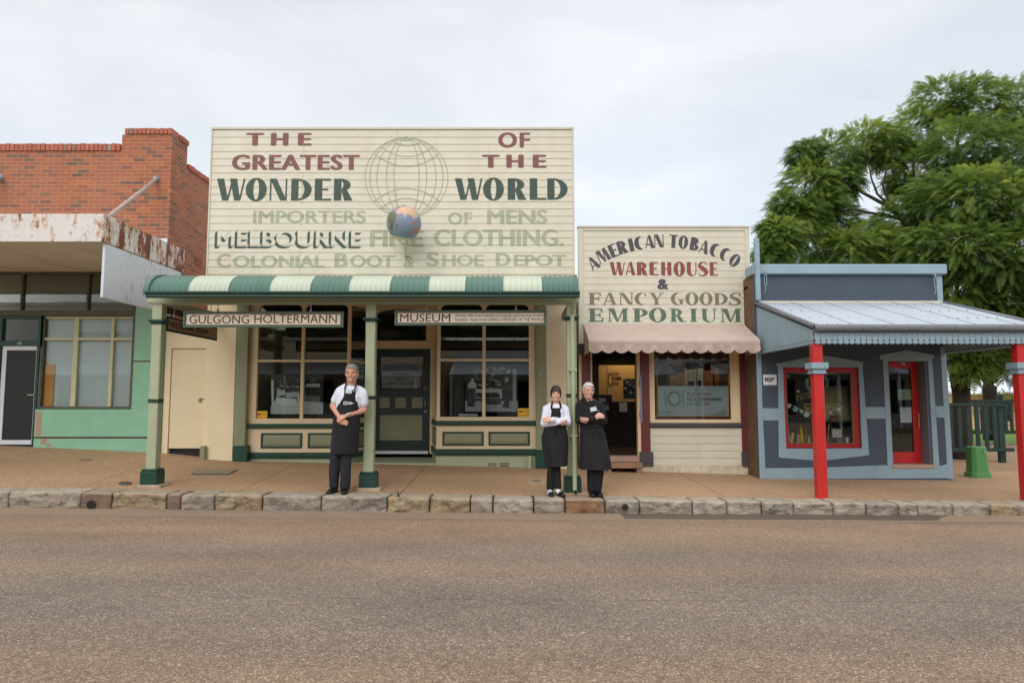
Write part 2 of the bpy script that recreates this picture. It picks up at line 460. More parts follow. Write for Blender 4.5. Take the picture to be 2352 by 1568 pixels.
        col = t.mix(t.ramp(t.noise(v, 3.5, 6, 0.6), [(0.35, 0.0), (0.65, 1.0)]), a, b)
        col = t.mix(t.math('MULTIPLY', t.ramp(t.noise(v, 5.5, 8, 0.72), [(0.47, 0.0), (0.62, 1.0)]), blot), col, c)
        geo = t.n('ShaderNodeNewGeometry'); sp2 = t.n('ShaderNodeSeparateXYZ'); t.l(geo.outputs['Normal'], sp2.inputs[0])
        # faces turned upwards are mixed towards a paler tone
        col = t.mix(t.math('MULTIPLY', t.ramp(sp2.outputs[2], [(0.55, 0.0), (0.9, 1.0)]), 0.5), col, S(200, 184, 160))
        vein = t.ramp(t.noise(t.coord((1.2, 1.2, 4)), 9, 5, 0.7), [(0.6, 0.0), (0.66, 1.0)])
        col = t.mix(t.math('MULTIPLY', vein, 0.35), col, dk(c, 0.6))
        t.base(col); t.rough(0.9); t.bump(t.noise(v, 20, 9, 0.75), 1.0, 0.045)
        MATS[nm] = t.m
    t = NT('lawn')
    v = t.coord()
    t.base(t.mix(t.noise(v, 6, 6), S(70, 104, 30), S(112, 146, 48))); t.rough(0.9); t.bump(t.noise(v, 120, 3), 1.0, 0.02)
    MATS['lawn'] = t.m
    t = NT('bare_earth')
    v = t.coord()
    t.base(t.mix(t.noise(v, 2, 7), S(96, 80, 64), S(128, 108, 86))); t.rough(0.95)
    MATS['bare_earth'] = t.m
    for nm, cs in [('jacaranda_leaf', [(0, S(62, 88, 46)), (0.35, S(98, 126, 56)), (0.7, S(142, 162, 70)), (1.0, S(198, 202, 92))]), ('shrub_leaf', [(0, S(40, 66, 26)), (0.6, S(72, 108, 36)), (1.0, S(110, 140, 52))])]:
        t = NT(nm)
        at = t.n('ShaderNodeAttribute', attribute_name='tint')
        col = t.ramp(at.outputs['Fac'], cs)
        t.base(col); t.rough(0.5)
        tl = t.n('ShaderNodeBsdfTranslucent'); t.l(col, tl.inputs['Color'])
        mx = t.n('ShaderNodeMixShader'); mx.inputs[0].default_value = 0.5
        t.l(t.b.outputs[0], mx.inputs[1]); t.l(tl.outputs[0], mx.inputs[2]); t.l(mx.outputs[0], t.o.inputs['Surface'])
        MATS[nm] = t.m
    # a half-tone clutter for the old photographs shown in the windows
    t = NT('photo_clutter')
    v = t.coord((1, 1, 1.6))
    sep = t.n('ShaderNodeSeparateColor'); t.l(t.vor(v, 17, 'Color'), sep.inputs[0])
    t.base(t.ramp(sep.outputs[0], [(0.0, S(32, 33, 36)), (0.5, S(56, 58, 62)), (0.72, S(96, 102, 108)), (0.86, S(160, 170, 176)), (1.0, S(220, 228, 232))], 'CONSTANT')); t.rough(0.5)
    MATS['photo_clutter'] = t.m
    for i, g in enumerate((34, 70, 118, 170, 214, 240)):
        paint('photo_tone_%d' % i, S(g, g + 3, g + 6), 0.5, 0.1, 9.0)
    paint('sepia', S(196, 142, 96), 0.6, 0.2, 6.0)
groundmats()
# ------------------------------------------------------------------ mesh helpers
ORG = {}
class MB:
    """collects boxes, prisms, tubes and sheets in world metres and links them as ONE mesh object"""
    def __init__(s):
        s.v, s.f, s.mi, s.sm = [], [], [], []
        s.cur = 0
        s.smooth = False
        s.tint = None
        s.tints = []
    def add(s, vs, fs):
        b = len(s.v)
        s.v += [tuple(p) for p in vs]
        for f in fs:
            s.f.append([b + i for i in f]); s.mi.append(s.cur); s.sm.append(s.smooth)
        if s.tint is not None or s.tints:
            s.tints += [s.tint if s.tint is not None else 0.0] * (len(s.v) - len(s.tints))
        return s
    def box(s, x0, x1, y0, y1, z0, z1):
        v = [(x0, y0, z0), (x1, y0, z0), (x1, y1, z0), (x0, y1, z0), (x0, y0, z1), (x1, y0, z1), (x1, y1, z1), (x0, y1, z1)]
        return s.add(v, [(0, 3, 2, 1), (4, 5, 6, 7), (0, 1, 5, 4), (1, 2, 6, 5), (2, 3, 7, 6), (3, 0, 4, 7)])
    def hexa(s, p):
        """eight corners: bottom four, then top four, both anticlockwise from above"""
        return s.add(p, [(0, 3, 2, 1), (4, 5, 6, 7), (0, 1, 5, 4), (1, 2, 6, 5), (2, 3, 7, 6), (3, 0, 4, 7)])
    def quad(s, a, b, c, d):
        return s.add([a, b, c, d], [(0, 1, 2, 3)])
    def prism(s, poly, y0, y1):
        """a polygon (x, z), anticlockwise seen from the street, given depth from y0 (front) to y1"""
        a = sum(poly[i][0] * poly[(i + 1) % len(poly)][1] - poly[(i + 1) % len(poly)][0] * poly[i][1] for i in range(len(poly)))
        if a < 0: poly = poly[::-1]
        n = len(poly)
        v = [(x, y0, z) for x, z in poly] + [(x, y1, z) for x, z in poly]
        f = [tuple(range(n)), tuple(range(2 * n - 1, n - 1, -1))]
        f += [(i, i + n, (i + 1) % n + n, (i + 1) % n) for i in range(n)]
        return s.add(v, f)
    def obox(s, p0, p1, u0, u1, t0, t1, z0, z1):
        """a box along the plan line p0 > p1: u along it, t to its outer (street) side negative"""
        d = Vector((p1[0] - p0[0], p1[1] - p0[1])); d.normalize()
        n = Vector((-d.y, d.x))
        P = lambda u, t, z: (p0[0] + d.x * u + n.x * t, p0[1] + d.y * u + n.y * t, z)
        return s.hexa([P(u0, t0, z0), P(u1, t0, z0), P(u1, t1, z0), P(u0, t1, z0), P(u0, t0, z1), P(u1, t0, z1), P(u1, t1, z1), P(u0, t1, z1)])
    def tube(s, pts, r, n=10, caps=True):
        pts = [Vector(p) for p in pts]
        rs = r if isinstance(r, (list, tuple)) else [r] * len(pts)
        vs, fs = [], []
        for i, p in enumerate(pts):
            t = (pts[min(i + 1, len(pts) - 1)] - pts[max(i - 1, 0)]).normalized()
            up = Vector((0, 0, 1)) if abs(t.z) < 0.9 else Vector((1, 0, 0))
            a = t.cross(up).normalized(); b = a.cross(t).normalized()
            for k in range(n):
                w = 2 * math.pi * k / n
                vs.append(p + a * (math.cos(w) * rs[i]) + b * (math.sin(w) * rs[i]))
        for i in range(len(pts) - 1):
            for k in range(n):
                k2 = (k + 1) % n
                fs.append((i * n + k, i * n + k2, (i + 1) * n + k2, (i + 1) * n + k))
        if caps:
            fs.append(tuple(range(n - 1, -1, -1))); fs.append(tuple((len(pts) - 1) * n + k for k in range(n)))
        return s.add(vs, fs)
    def loft(s, pts, radii, n=16, front=(0, -1, 0), caps=True):
        """a tapering limb or trunk: elliptical rings (side radius, front radius) along a path"""
        pts = [Vector(p) for p in pts]
        F0 = Vector(front)
        vs, fs = [], []
        for i, p in enumerate(pts):
            t = (pts[min(i + 1, len(pts) - 1)] - pts[max(i - 1, 0)]).normalized()
            a = t.cross(F0)
            if a.length < 0.15: a = t.cross(Vector((0.3, -0.2, 1)))
            a.normalize(); b = a.cross(t).normalized()
            ra, rb = radii[i] if isinstance(radii[i], (list, tuple)) else (radii[i], radii[i])
            for k in range(n):
                w = 2 * math.pi * k / n
                vs.append(p + a * (math.cos(w) * ra) + b * (math.sin(w) * rb))
        for i in range(len(pts) - 1):
            for k in range(n):
                k2 = (k + 1) % n
                fs.append((i * n + k, (i + 1) * n + k, (i + 1) * n + k2, i * n + k2))
        if caps:
            fs.append(tuple(range(n))); fs.append(tuple((len(pts) - 1) * n + k for k in range(n - 1, -1, -1)))
        return s.add(vs, fs)
    def ball(s, c, r, n=12, m=8):
        rx, ry, rz = r if isinstance(r, (list, tuple)) else (r, r, r)
        vs = [(c[0], c[1], c[2] - rz)]
        for i in range(1, m):
            a = -math.pi / 2 + math.pi * i / m
            for k in range(n):
                w = 2 * math.pi * k / n
                vs.append((c[0] + rx * math.cos(a) * math.cos(w), c[1] + ry * math.cos(a) * math.sin(w), c[2] + rz * math.sin(a)))
        vs.append((c[0], c[1], c[2] + rz))
        fs = [(0, 1 + (k + 1) % n, 1 + k) for k in range(n)]
        for i in range(m - 2):
            for k in range(n):
                k2 = (k + 1) % n
                fs.append((1 + i * n + k, 1 + i * n + k2, 1 + (i + 1) * n + k2, 1 + (i + 1) * n + k))
        L_ = len(vs) - 1
        fs += [(L_, 1 + (m - 2) * n + k, 1 + (m - 2) * n + (k + 1) % n) for k in range(n)]
        return s.add(vs, fs)
    def sheet(s, fn, nu, nv):
        vs = [fn(i / nu, j / nv) for j in range(nv + 1) for i in range(nu + 1)]
        fs = [(j * (nu + 1) + i, j * (nu + 1) + i + 1, (j + 1) * (nu + 1) + i + 1, (j + 1) * (nu + 1) + i) for j in range(nv) for i in range(nu)]
        return s.add(vs, fs)
    def build(s, name, mats, parent=None, bevel=0.0, smooth=False, label=None, solid=0.0):
        me = bpy.data.meshes.new(name)
        org = ORG.get(parent.name, Vector((0, 0, 0))) if parent else Vector((0, 0, 0))
        me.from_pydata([tuple(Vector(p) - org) for p in s.v], [], s.f)
        if isinstance(mats, str): mats = [mats]
        for m in mats: me.materials.append(MATS[m])
        me.polygons.foreach_set('material_index', s.mi)
        me.polygons.foreach_set('use_smooth', [smooth or q for q in s.sm])
        if s.tints:
            at = me.attributes.new('tint', 'FLOAT', 'POINT')
            at.data.foreach_set('value', s.tints)
        if bevel > 0 or solid > 0:
            bm = bmesh.new(); bm.from_mesh(me)
            if solid > 0:
                bmesh.ops.solidify(bm, geom=bm.faces[:], thickness=solid)
            if bevel > 0:
                ed = [e_ for e_ in bm.edges if len(e_.link_faces) == 2 and e_.calc_face_angle(0) > 0.6 and e_.calc_length() > bevel * 2.5]
                bmesh.ops.bevel(bm, geom=ed, offset=bevel, offset_type='OFFSET', segments=1, profile=0.5, affect='EDGES', clamp_overlap=True)
            bm.to_mesh(me); bm.free()
        me.update()
        o = bpy.data.objects.new(name, me)
        COL.objects.link(o)
        if parent:
            o.parent = parent
            ORG[o.name] = org
        if label: o['label'] = label
        return o
def thing(name, label, cat, loc=(0, 0, 0), group=None):
    o = bpy.data.objects.new(name, None)
    o.empty_display_size = 0.2
    COL.objects.link(o)
    o.location = loc
    ORG[o.name] = Vector(loc)
    o['label'] = label; o['category'] = cat
    if group: o['group'] = group
    return o
def tag(o, label, cat, group=None, kind=None):
    o['label'] = label; o['category'] = cat
    if group: o['group'] = group
    if kind: o['kind'] = kind
    return o
def struct(o, label=None):
    o['kind'] = 'structure'
    if label: o['label'] = label
    return o
def fbm(p, s=1.0, h=4):
    return noise.fractal(Vector(p) * s, 1.0, 2.0, h)
def frame_mb(mb, x0, x1, z0, z1, wl, wr, wb, wt_, y0, y1):
    """four butted members round an opening"""
    mb.box(x0, x0 + wl, y0, y1, z0, z1); mb.box(x1 - wr, x1, y0, y1, z0, z1)
    mb.box(x0 + wl, x1 - wr, y0, y1, z0, z0 + wb); mb.box(x0 + wl, x1 - wr, y0, y1, z1 - wt_, z1)
    return mb

# ------------------------------------------------------------------ lettering
_tc = {}
def text_geo(body, bold=0.0, shear=0.0, space=1.0):
    key = (body, bold, shear, space)
    if key not in _tc:
        c = bpy.data.curves.new('lettering', 'FONT')
        c.body = body; c.size = 1.0; c.offset = 0.0; c.shear = shear; c.space_character = space; c.resolution_u = 4
        o = bpy.data.objects.new('lettering', c); COL.objects.link(o)
        dg = bpy.context.evaluated_depsgraph_get(); dg.update()
        me = bpy.data.meshes.new_from_object(o.evaluated_get(dg))
        v = [(p.co.x, p.co.y) for p in me.vertices]; f = [tuple(p.vertices) for p in me.polygons]
        bpy.data.objects.remove(o); bpy.data.curves.remove(c); bpy.data.meshes.remove(me)
        if bold > 0:
            # thicken by laying shifted copies over each other
            n = len(v); V, Fc = [], []
            for k, (dx, dy) in enumerate(((-1, 0), (-.5, .35), (0, -.35), (.5, .35), (1, 0), (0, .35))):
                V += [(a + dx * bold * 1.25, b + dy * bold) for a, b in v]; Fc += [tuple(i + k * n for i in q) for q in f]
            v, f = V, Fc
        _tc[key] = (v, f)
    return _tc[key]
def fit(geo, x0, x1, z0, z1):
    v, f = geo
    xs = [p[0] for p in v]; zs = [p[1] for p in v]
    sx = (x1 - x0) / (max(xs) - min(xs)); sz = (z1 - z0) / (max(zs) - min(zs))
    return [(x0 + (p[0] - min(xs)) * sx, z0 + (p[1] - min(zs)) * sz) for p in v], f
def words_mb(mb, items, Y):
    """items: (text, px0, px1, py_top, py_bottom, bold) in points of the photograph on the plane Y"""
    for it in items:
        body, a, b, c, d = it[:5]
        bold = it[5] if len(it) > 5 else 0.0
        sh = it[6] if len(it) > 6 else 0.0
        sp = it[7] if len(it) > 7 else 1.0
        x0, x1, z0, z1 = RC(a, c, b, d, Y)
        v, f = fit(text_geo(body, bold, sh, sp), x0, x1, z0, z1)
        n = len(v) // 6 if bold > 0 else len(v) + 1
        mb.add([(x, Y - 0.00012 * (i // n), z) for i, (x, z) in enumerate(v)], f)
    return mb
# sign-writer's fat-and-thin capitals, drawn stroke by stroke (height 1)
def ring(cx, cz, ro, ri, dx=0.0, a0=0, a1=360, n=36):
    out = []
    for i in range(n):
        p, q = R(a0 + (a1 - a0) * i / n), R(a0 + (a1 - a0) * (i + 1) / n)
        o = lambda a, r, d: (cx + d + r[0] * math.cos(a), cz + r[1] * math.sin(a))
        out.append([o(p, ri, dx), o(p, ro, 0), o(q, ro, 0), o(q, ri, dx)])
    return out
def stroke(pts, ws, n=40):
    P = [Vector((a, b)) for a, b in pts]
    def cr(t, arr):
        k = len(arr) - 1; x = t * k; i = min(int(x), k - 1); u = x - i
        g = lambda j: arr[min(max(j, 0), k)]
        a, b, c, d = g(i - 1), g(i), g(i + 1), g(i + 2)
        return 0.5 * (2 * b + (c - a) * u + (2 * a - 5 * b + 4 * c - d) * u * u + (3 * b - a - 3 * c + d) * u ** 3)
    L_, R_ = [], []
    for i in range(n + 1):
        t = i / n
        p, d = cr(t, P), cr(min(t + 0.01, 1), P) - cr(max(t - 0.01, 0), P)
        d.normalize(); nn = Vector((-d.y, d.x)); w = max(cr(t, ws), 0.02) / 2
        L_.append(tuple(p + nn * w)); R_.append(tuple(p - nn * w))
    return [[R_[i], R_[i + 1], L_[i + 1], L_[i]] for i in range(n)]
def rect(a, b, c, d): return [[(a, c), (b, c), (b, d), (a, d)]]
def bowl(cx, z0, z1, rx, thick, thin):
    c, h = (z0 + z1) / 2, (z1 - z0) / 2
    return ring(cx, c, (rx, h), (rx - thick, h - thin), 0, -90, 90, 18)
def glyph(ch, th=0.30, tn=0.075, serif=False):
    g = []
    sl = lambda *spans: [rect(a, b, (0 if z == 0 else 1 - 0.06), (0.06 if z == 0 else 1)) for a, b, z in spans] if serif else []
    if ch == 'A':
        g = [[[(0, 0), (tn * 1.2, 0), (.44, 1), (.36, 1)]], [[(.34, 1), (.56, 1), (.88, 0), (.88 - th * 1.05, 0)]], rect(.2, .6, .25, .25 + tn)] + sl((-.1, .2, 0), (.48, .98, 0))
    elif ch == 'B':
        g = [rect(0, th, 0, 1), bowl(th * .8, .5, 1, .36, th * .85, tn), bowl(th * .8, 0, .54, .44, th * .95, tn)]
    elif ch in 'CG':
        g = [ring(.42, .5, (.42, .51), (.42 - th * .55, .51 - tn), th * .5, 48, 308 if ch == 'C' else 318, 40)]
        if ch == 'C' and serif: g.append(rect(.64, .72, .7, .95))
        if ch == 'G': g += [rect(.62, .62 + th * .8, .06, .42), rect(.5, .92, .38, .45)]
    elif ch == 'D':
        g = [rect(0, th, 0, 1), bowl(th * .8, 0, 1, .62, th, tn)] + sl((-.1, th, 0), (-.1, th, 1))
    elif ch in 'EF':
        g = [rect(0, th, 0, 1), rect(th, .64, .91, 1), rect(th, .55, .46, .46 + tn * 1.2)]
        if ch == 'E': g.append(rect(th, .68, 0, .09))
        if serif:
            g += [rect(.58, .66, .72, .91), rect(.49, .56, .36, .46), rect(.49, .56, .55, .66)] + sl((-.1, th, 1), (-.1, th + .1, 0))
            if ch == 'E': g.append(rect(.62, .7, .09, .3))
    elif ch == 'H':
        g = [rect(0, th, 0, 1), rect(th, .5, .47, .47 + tn), rect(.5, .5 + th, 0, 1)]
    elif ch == 'I':
        g = [rect(0, th, 0, 1)] + sl((-.1, th + .1, 0), (-.1, th + .1, 1))
    elif ch == 'L':
        g = [rect(0, th, 0, 1), rect(th, .68, 0, .1)]
    elif ch == 'M':
        g = [[[(0, 0), (tn, 0), (.2, 1), (.12, 1)]], [[(.12, 1), (.12 + th * 1.1, 1), (.62, 0), (.46, 0)]], [[(.5, 0), (.58, 0), (.86, 1), (.78, 1)]], [[(.76, 1), (.76 + th * .85, 1), (1.12, 0), (1.12 - th, 0)]]]
        if serif: g = [rect(0.06, 0.06 + tn, 0, 1), [[(.06, 1), (.06 + th * 1.3, 1), (.62, 0), (.5, 0)]], [[(.52, 0), (.6, 0), (.98, 1), (.88, 1)]], rect(.88, .88 + th, 0, 1)] + sl((-.04, .24, 0), (-.04, .2, 1), (.78, .98 + th, 0), (.9, .98 + th, 1))
    elif ch == 'N':
        g = [rect(0, tn * 1.1, 0, 1), [[(0, 1), (th * 1.1, 1), (.9, 0), (.9 - th * 1.1, 0)]], rect(.9 - tn * 1.1, .9, 0, 1)] + sl((-.1, .2, 0), (-.1, .1, 1), (.72, 1.0, 1))
    elif ch in 'OQ':
        g = [ring(.42, .5, (.42, .52), (.42 - th, .52 - tn))]
    elif ch in 'PR':
        g = [rect(0, th, 0, 1), bowl(th * .8, .42 if ch == 'R' else .38, 1, .44, th * .95, tn)] + sl((-.1, th + .1, 0), (-.1, th, 1))
        if ch == 'R': g.append([[(.3, .47), (.3 + th * .8, .47), (.78, 0), (.78 - th * 1.1, 0)]])
        if ch == 'R' and serif: g.append(rect(.6, .92, 0, .06))
    elif ch == 'S':
        k = th / .3
        g = [stroke([(.63, .80), (.54, .95), (.34, .965), (.17, .86), (.17, .68), (.36, .53), (.54, .38), (.58, .2), (.42, .05), (.18, .05), (.05, .22)], [.05, .07, .09, .16 * k, .24 * k, .29 * k, .29 * k, .22 * k, .11, .08, .05])]
        if serif: g += [rect(.58, .66, .72, .98), rect(.0, .08, .02, .3)]
    elif ch == 'T':
        g = [rect(.36 - th / 2, .36 + th / 2, 0, 1), rect(0, .36 - th / 2, .92, 1), rect(.36 + th / 2, .72, .92, 1)]
    elif ch == 'U':
        g = [rect(0, th, .32, 1), ring(.38, .34, (.38, .36), (.38 - th * .62, .36 - tn), th * .37, 180, 360, 20), rect(.76 - tn, .76, .32, 1)] + sl((-.1, th + .1, 1), (.6, .9, 1))
    elif ch == 'W':
        g = [[[(0, 1), (th, 1), (.52, 0), (.52 - th * .85, 0)]], [[(.44, 0), (.52, 0), (.74, 1), (.66, 1)]], [[(.56, 1), (.56 + th, 1), (1.04, 0), (1.04 - th * .85, 0)]], [[(.97, 0), (1.04, 0), (1.24, 1), (1.16, 1)]]]
    elif ch == 'Y':
        g = [[[(0, 1), (th * 1.1, 1), (.56, .44), (.33, .44)]], [[(.48, .44), (.56, .44), (.88, 1), (.8, 1)]], rect(.33, .33 + th, 0, .46)] + sl((-.1, .34, 1), (.7, 1.0, 1), (.23, .43 + th, 0))
    return g
def glyph_mb(mb, ch, place, Y, th=0.3, tn=0.075, serif=False):
    """place(u, w) maps glyph units to (x, z); each stroke lies a hair in front of the last"""
    for k, piece in enumerate(glyph(ch, th, tn, serif)):
        for q in piece:
            p = [place(a, b) for a, b in q]
            ar = sum(p[i][0] * p[(i + 1) % 4][1] - p[(i + 1) % 4][0] * p[i][1] for i in range(4))
            if ar < 0: p = p[::-1]
            mb.add([(x, Y - 0.0003 * k, z) for x, z in p], [(0, 1, 2, 3)])
def gwidth(ch, th=0.3, tn=.075, serif=False):
    xs = [p[0] for piece in glyph(ch, th, tn, serif) for q in piece for p in q]
    return min(xs), max(xs)
def glyphs_fit(mb, items, Y, th=0.3, tn=0.075, serif=False):
    """items: (letter, px0, px1, py_top, py_bottom)"""
    for ch, a, b, c, d in items:
        x0, x1, z0, z1 = RC(a, c, b, d, Y)
        lo, hi = gwidth(ch, th, tn, serif)
        glyph_mb(mb, ch, lambda u, w: (x0 + (u - lo) / (hi - lo) * (x1 - x0), z0 + w * (z1 - z0)), Y, th, tn, serif)
    return mb
def spread(word, a, b, c, d, gap=0.1, th=0.3, tn=0.075, serif=False):
    """lays a word out between px a and b with even gaps (in letter heights)"""
    ws = [gwidth(ch, th, tn, serif) for ch in word]
    tot = sum(h - l for l, h in ws) + gap * (len(word) - 1)
    k = (b - a) / tot; out = []; x = a
    for ch, (l, h) in zip(word, ws):
        out.append((ch, x, x + (h - l) * k, c, d)); x += (h - l + gap) * k
    return out
def lap_onto(mb, zs, prof):
    """lay flat lettering onto lapped boards: cut it at every lap and give each strip its board's slope"""
    bm0 = bmesh.new()
    vs = [bm0.verts.new(p) for p in mb.v]
    for f in mb.f:
        try: bm0.faces.new([vs[i] for i in f])
        except ValueError: pass
    lo, hi = min(p[2] for p in mb.v), max(p[2] for p in mb.v)
    out = MB()
    for z0, z1 in zip(zs[:-1], zs[1:]):
        if z1 < lo or z0 > hi: continue
        bm = bm0.copy()
        for zc, nn in ((z0 + 0.004, (0, 0, -1)), (z1 - 0.0005, (0, 0, 1))):
            bmesh.ops.bisect_plane(bm, geom=bm.verts[:] + bm.edges[:] + bm.faces[:], plane_co=(0, 0, zc), plane_no=nn, clear_outer=True)
        bm.verts.index_update()
        out.add([(v.co.x, v.co.y + prof(v.co.z, z0, z1), v.co.z) for v in bm.verts], [tuple(v.index for v in f.verts) for f in bm.faces])
        bm.free()
    bm0.free()
    return out

# ------------------------------------------------------------------ ground, road, kerb
mb = MB()
mb.sheet(lambda u, v: (-400 + 800 * u, -400 + 900 * v, -1.2), 4, 4)
struct(mb.build('ground', 'bare_earth'))
mb = MB()
def road_z(x, y):
    t = (9.05 - y) / 9.0
    return zr(x) + 0.003 + 0.10 * (1 - (1 - min(max(t, 0), 2)) ** 2)
mb.sheet(lambda u, v: (-40 + 80 * u, -6.4 + 15.48 * v, road_z(-40 + 80 * u, -6.4 + 15.48 * v)), 80, 24)
struct(mb.build('road', 'chip_seal', smooth=True))
mb = MB()
mb.sheet(lambda u, v: (-40 + 80 * u, 9.05 + 0.62 * v, zr(-40 + 80 * u) - 0.004 + 0.004 * (1 - v)), 80, 3)
struct(mb.build('gutter', 'gutter_concrete', smooth=True))
mb = MB()
mb.sheet(lambda u, v: (-40 + 80 * u, YKB - 0.05 + v * 33, gz(-40 + 80 * u, YKB - 0.05 + v * 33) - 0.004), 120, 99)
struct(mb.build('footpath', 'pebble_path', smooth=True))
mb = MB()
mb.sheet(lambda u, v: (-40 + 80 * u, -26 + 19.6 * v, zr(-40 + 80 * u) + 0.16), 20, 2)
mb.box(-40, 40, -6.42, -6.3, -1.2, 0.05)
struct(mb.build('far_pavement', 'gutter_concrete'))

STONES = [(-40, 18, 'sandstone_grey', 'grey weathered kerb stone at the far end beside the tiled shop front'),
    (18, 184, 'sandstone_pale', 'long pale kerb stone just before the one with the square drain hole'),
    (184, 256, 'kerb_concrete', 'brown concrete kerb block with a round drain hole at its foot'),
    (256, 381, 'sandstone_ochre', 'ochre stained kerb stone in front of the first green post base'),
    (381, 415, 'kerb_concrete', 'shortest kerb block, a narrow brown patch between two long stones'),
    (415, 492, 'sandstone_grey', 'dark streaked kerb stone right after the narrow brown patch'),
    (492, 601, 'sandstone_ochre', 'yellowish kerb stone in front of the metal service cover'),
    (601, 737, 'sandstone_grey', 'long grey kerb stone ending by the feet of the man in white shirt'),
    (737, 889, 'sandstone_grey', 'longest grey kerb stone under the man in white shirt and the middle post'),
    (889, 987, 'sandstone_ochre', 'tan kerb stone with a weed at its joint, just past the middle post'),
    (987, 1080, 'sandstone_ochre', 'tan and grey kerb stone below the closed green shop door'),
    (1080, 1132, 'sandstone_pale', 'short pinkish kerb stone midway between middle post and woman'),
    (1132, 1226, 'sandstone_pale', 'pale chiselled kerb stone just before the woman in white sleeves'),
    (1226, 1298, 'sandstone_grey', 'rough kerb stone under the feet of the woman'),
    (1298, 1390, 'sandstone_orange', 'orange brown kerb stone below the downpipe and the man in black'),
    (1390, 1469, 'sandstone_grey', 'kerb stone pierced by a round drain pipe outlet'),
    (1469, 1591, 'sandstone_pale', 'long chiselled kerb stone right after the drain pipe outlet'),
    (1591, 1670, 'sandstone_pale', 'smooth pale kerb stone below the shop window with the grey panel'),
    (1670, 1750, 'sandstone_pale', 'pale kerb stone in front of the gap between two shops'),
    (1750, 1823, 'sandstone_grey', 'hatched grey kerb stone one before the first red post'),
    (1823, 1915, 'sandstone_pale', 'cracked pale kerb stone under the first red post'),
    (1915, 1991, 'sandstone_pale', 'squat pale kerb stone just past the first red post'),
    (1991, 2064, 'sandstone_grey', 'blue grey kerb stone in front of the red shop door'),
    (2064, 2109, 'sandstone_pale', 'short pale kerb stone near the end of the damp gutter stain'),
    (2109, 2190, 'sandstone_pale', 'smooth buff kerb stone in front of the blue shop corner'),
    (2190, 2275, 'sandstone_pale', 'layered pale kerb stone in front of the green cable pillar'),
    (2275, 2343, 'sandstone_ochre', 'brownish kerb stone just before the second red post'),
    (2343, 2420, 'sandstone_pale', 'pale kerb stone below the second red post at the picture edge')]
def kerb_stone(i, a, b, mat, lab):
    x0, x1 = PX(a, YK, 1150) + 0.009, PX(b, YK, 1150) - 0.009
    rnd = random.Random(i * 31 + 5)
    L_ = x1 - x0
    nx, ny, nz = max(6, int(L_ / 0.035)), 10, 8
    dy = rnd.uniform(-0.012, 0.012); dz = rnd.uniform(-0.006, 0.008)
    y0, y1 = YK + dy, YKB + rnd.uniform(-0.015, 0.02)
    bm = bmesh.new()
    bmesh.ops.create_grid(bm, x_segments=1, y_segments=1, size=1)
    bm.clear()
    mbk = MB()
    def pt(u, v, w):
        # rounded block: u along, v depth, w height
        x = x0 + L_ * u; y = y0 + (y1 - y0) * v
        zb = min(zr(x), zr(x)) - 0.12
        zt = zk(x) + dz
        z = zb + (zt - zb) * w
        return Vector((x, y, z))
    def disp(p, u, v, w):
        rr = 0.017
        q = p.copy()
        # soften the arrises
        ex = min(u, 1 - u) * L_; ey = v * (y1 - y0); ez = (1 - w) * 0.34
        if ey < rr and ez < rr:
            k = ((rr - ey) / rr) * ((rr - ez) / rr); q.y += k * 0.014; q.z -= k * 0.014
        if ex < rr and ey < rr:
            k = ((rr - ex) / rr) * ((rr - ey) / rr); q.y += k * 0.016
        if ex < rr and ez < rr:
            k = ((rr - ex) / rr) * ((rr - ez) / rr); q.z -= k * 0.010
        s_ = Vector((p.x * 1.0 + i * 7.7, p.y * 2, p.z * 2.2))
        rough = 0.034 if mat != 'kerb_concrete' else 0.005
        if v < 0.02: q.y += (fbm(s_, 5.5, 5) * 0.75 + abs(fbm(s_ + Vector((3, 9, 1)), 11, 3)) * 0.5) * rough
        if w > 0.98: q.z += fbm(s_, 4, 4) * 0.006
        return q
    n = 0
    for face in ('front', 'top', 'left', 'right', 'back'):
        if face == 'front': mbk.sheet(lambda a_, b_: disp(pt(a_, 0, b_), a_, 0, b_), nx, 14)
        if face == 'top': mbk.sheet(lambda a_, b_: disp(pt(a_, b_, 1), a_, b_, 1), nx, ny)
        if face == 'left': mbk.sheet(lambda a_, b_: disp(pt(0, 1 - a_, b_), 0, 1 - a_, b_), ny, 14)
        if face == 'right': mbk.sheet(lambda a_, b_: disp(pt(1, a_, b_), 1, a_, b_), ny, 14)
        if face == 'back': mbk.sheet(lambda a_, b_: disp(pt(1 - a_, 1, b_), 1 - a_, 1, b_), nx, 14)
    bm.free()
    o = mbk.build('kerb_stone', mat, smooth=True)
    me = o.data
    bm = bmesh.new(); bm.from_mesh(me); bmesh.ops.remove_doubles(bm, verts=bm.verts[:], dist=0.0008); bm.to_mesh(me); bm.free()
    # give every stone its own origin
    c = Vector(((x0 + x1) / 2, (y0 + y1) / 2, zk((x0 + x1) / 2)))
    me.transform(Matrix.Translation(-c)); o.location = c
    ORG[o.name] = c
    tag(o, lab, 'kerb stone', 'sandstone kerb stones')
    return o
KS = {}
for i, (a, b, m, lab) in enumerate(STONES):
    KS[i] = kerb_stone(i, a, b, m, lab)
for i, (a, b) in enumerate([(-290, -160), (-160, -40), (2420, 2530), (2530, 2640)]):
    kerb_stone(60 + i, a, b, 'sandstone_pale', ['pale kerb stone two past the far end of the tiled shop', 'pale kerb stone beyond the tiled shop end', 'pale kerb stone past the second red post', 'pale kerb stone two past the second red post'][i])
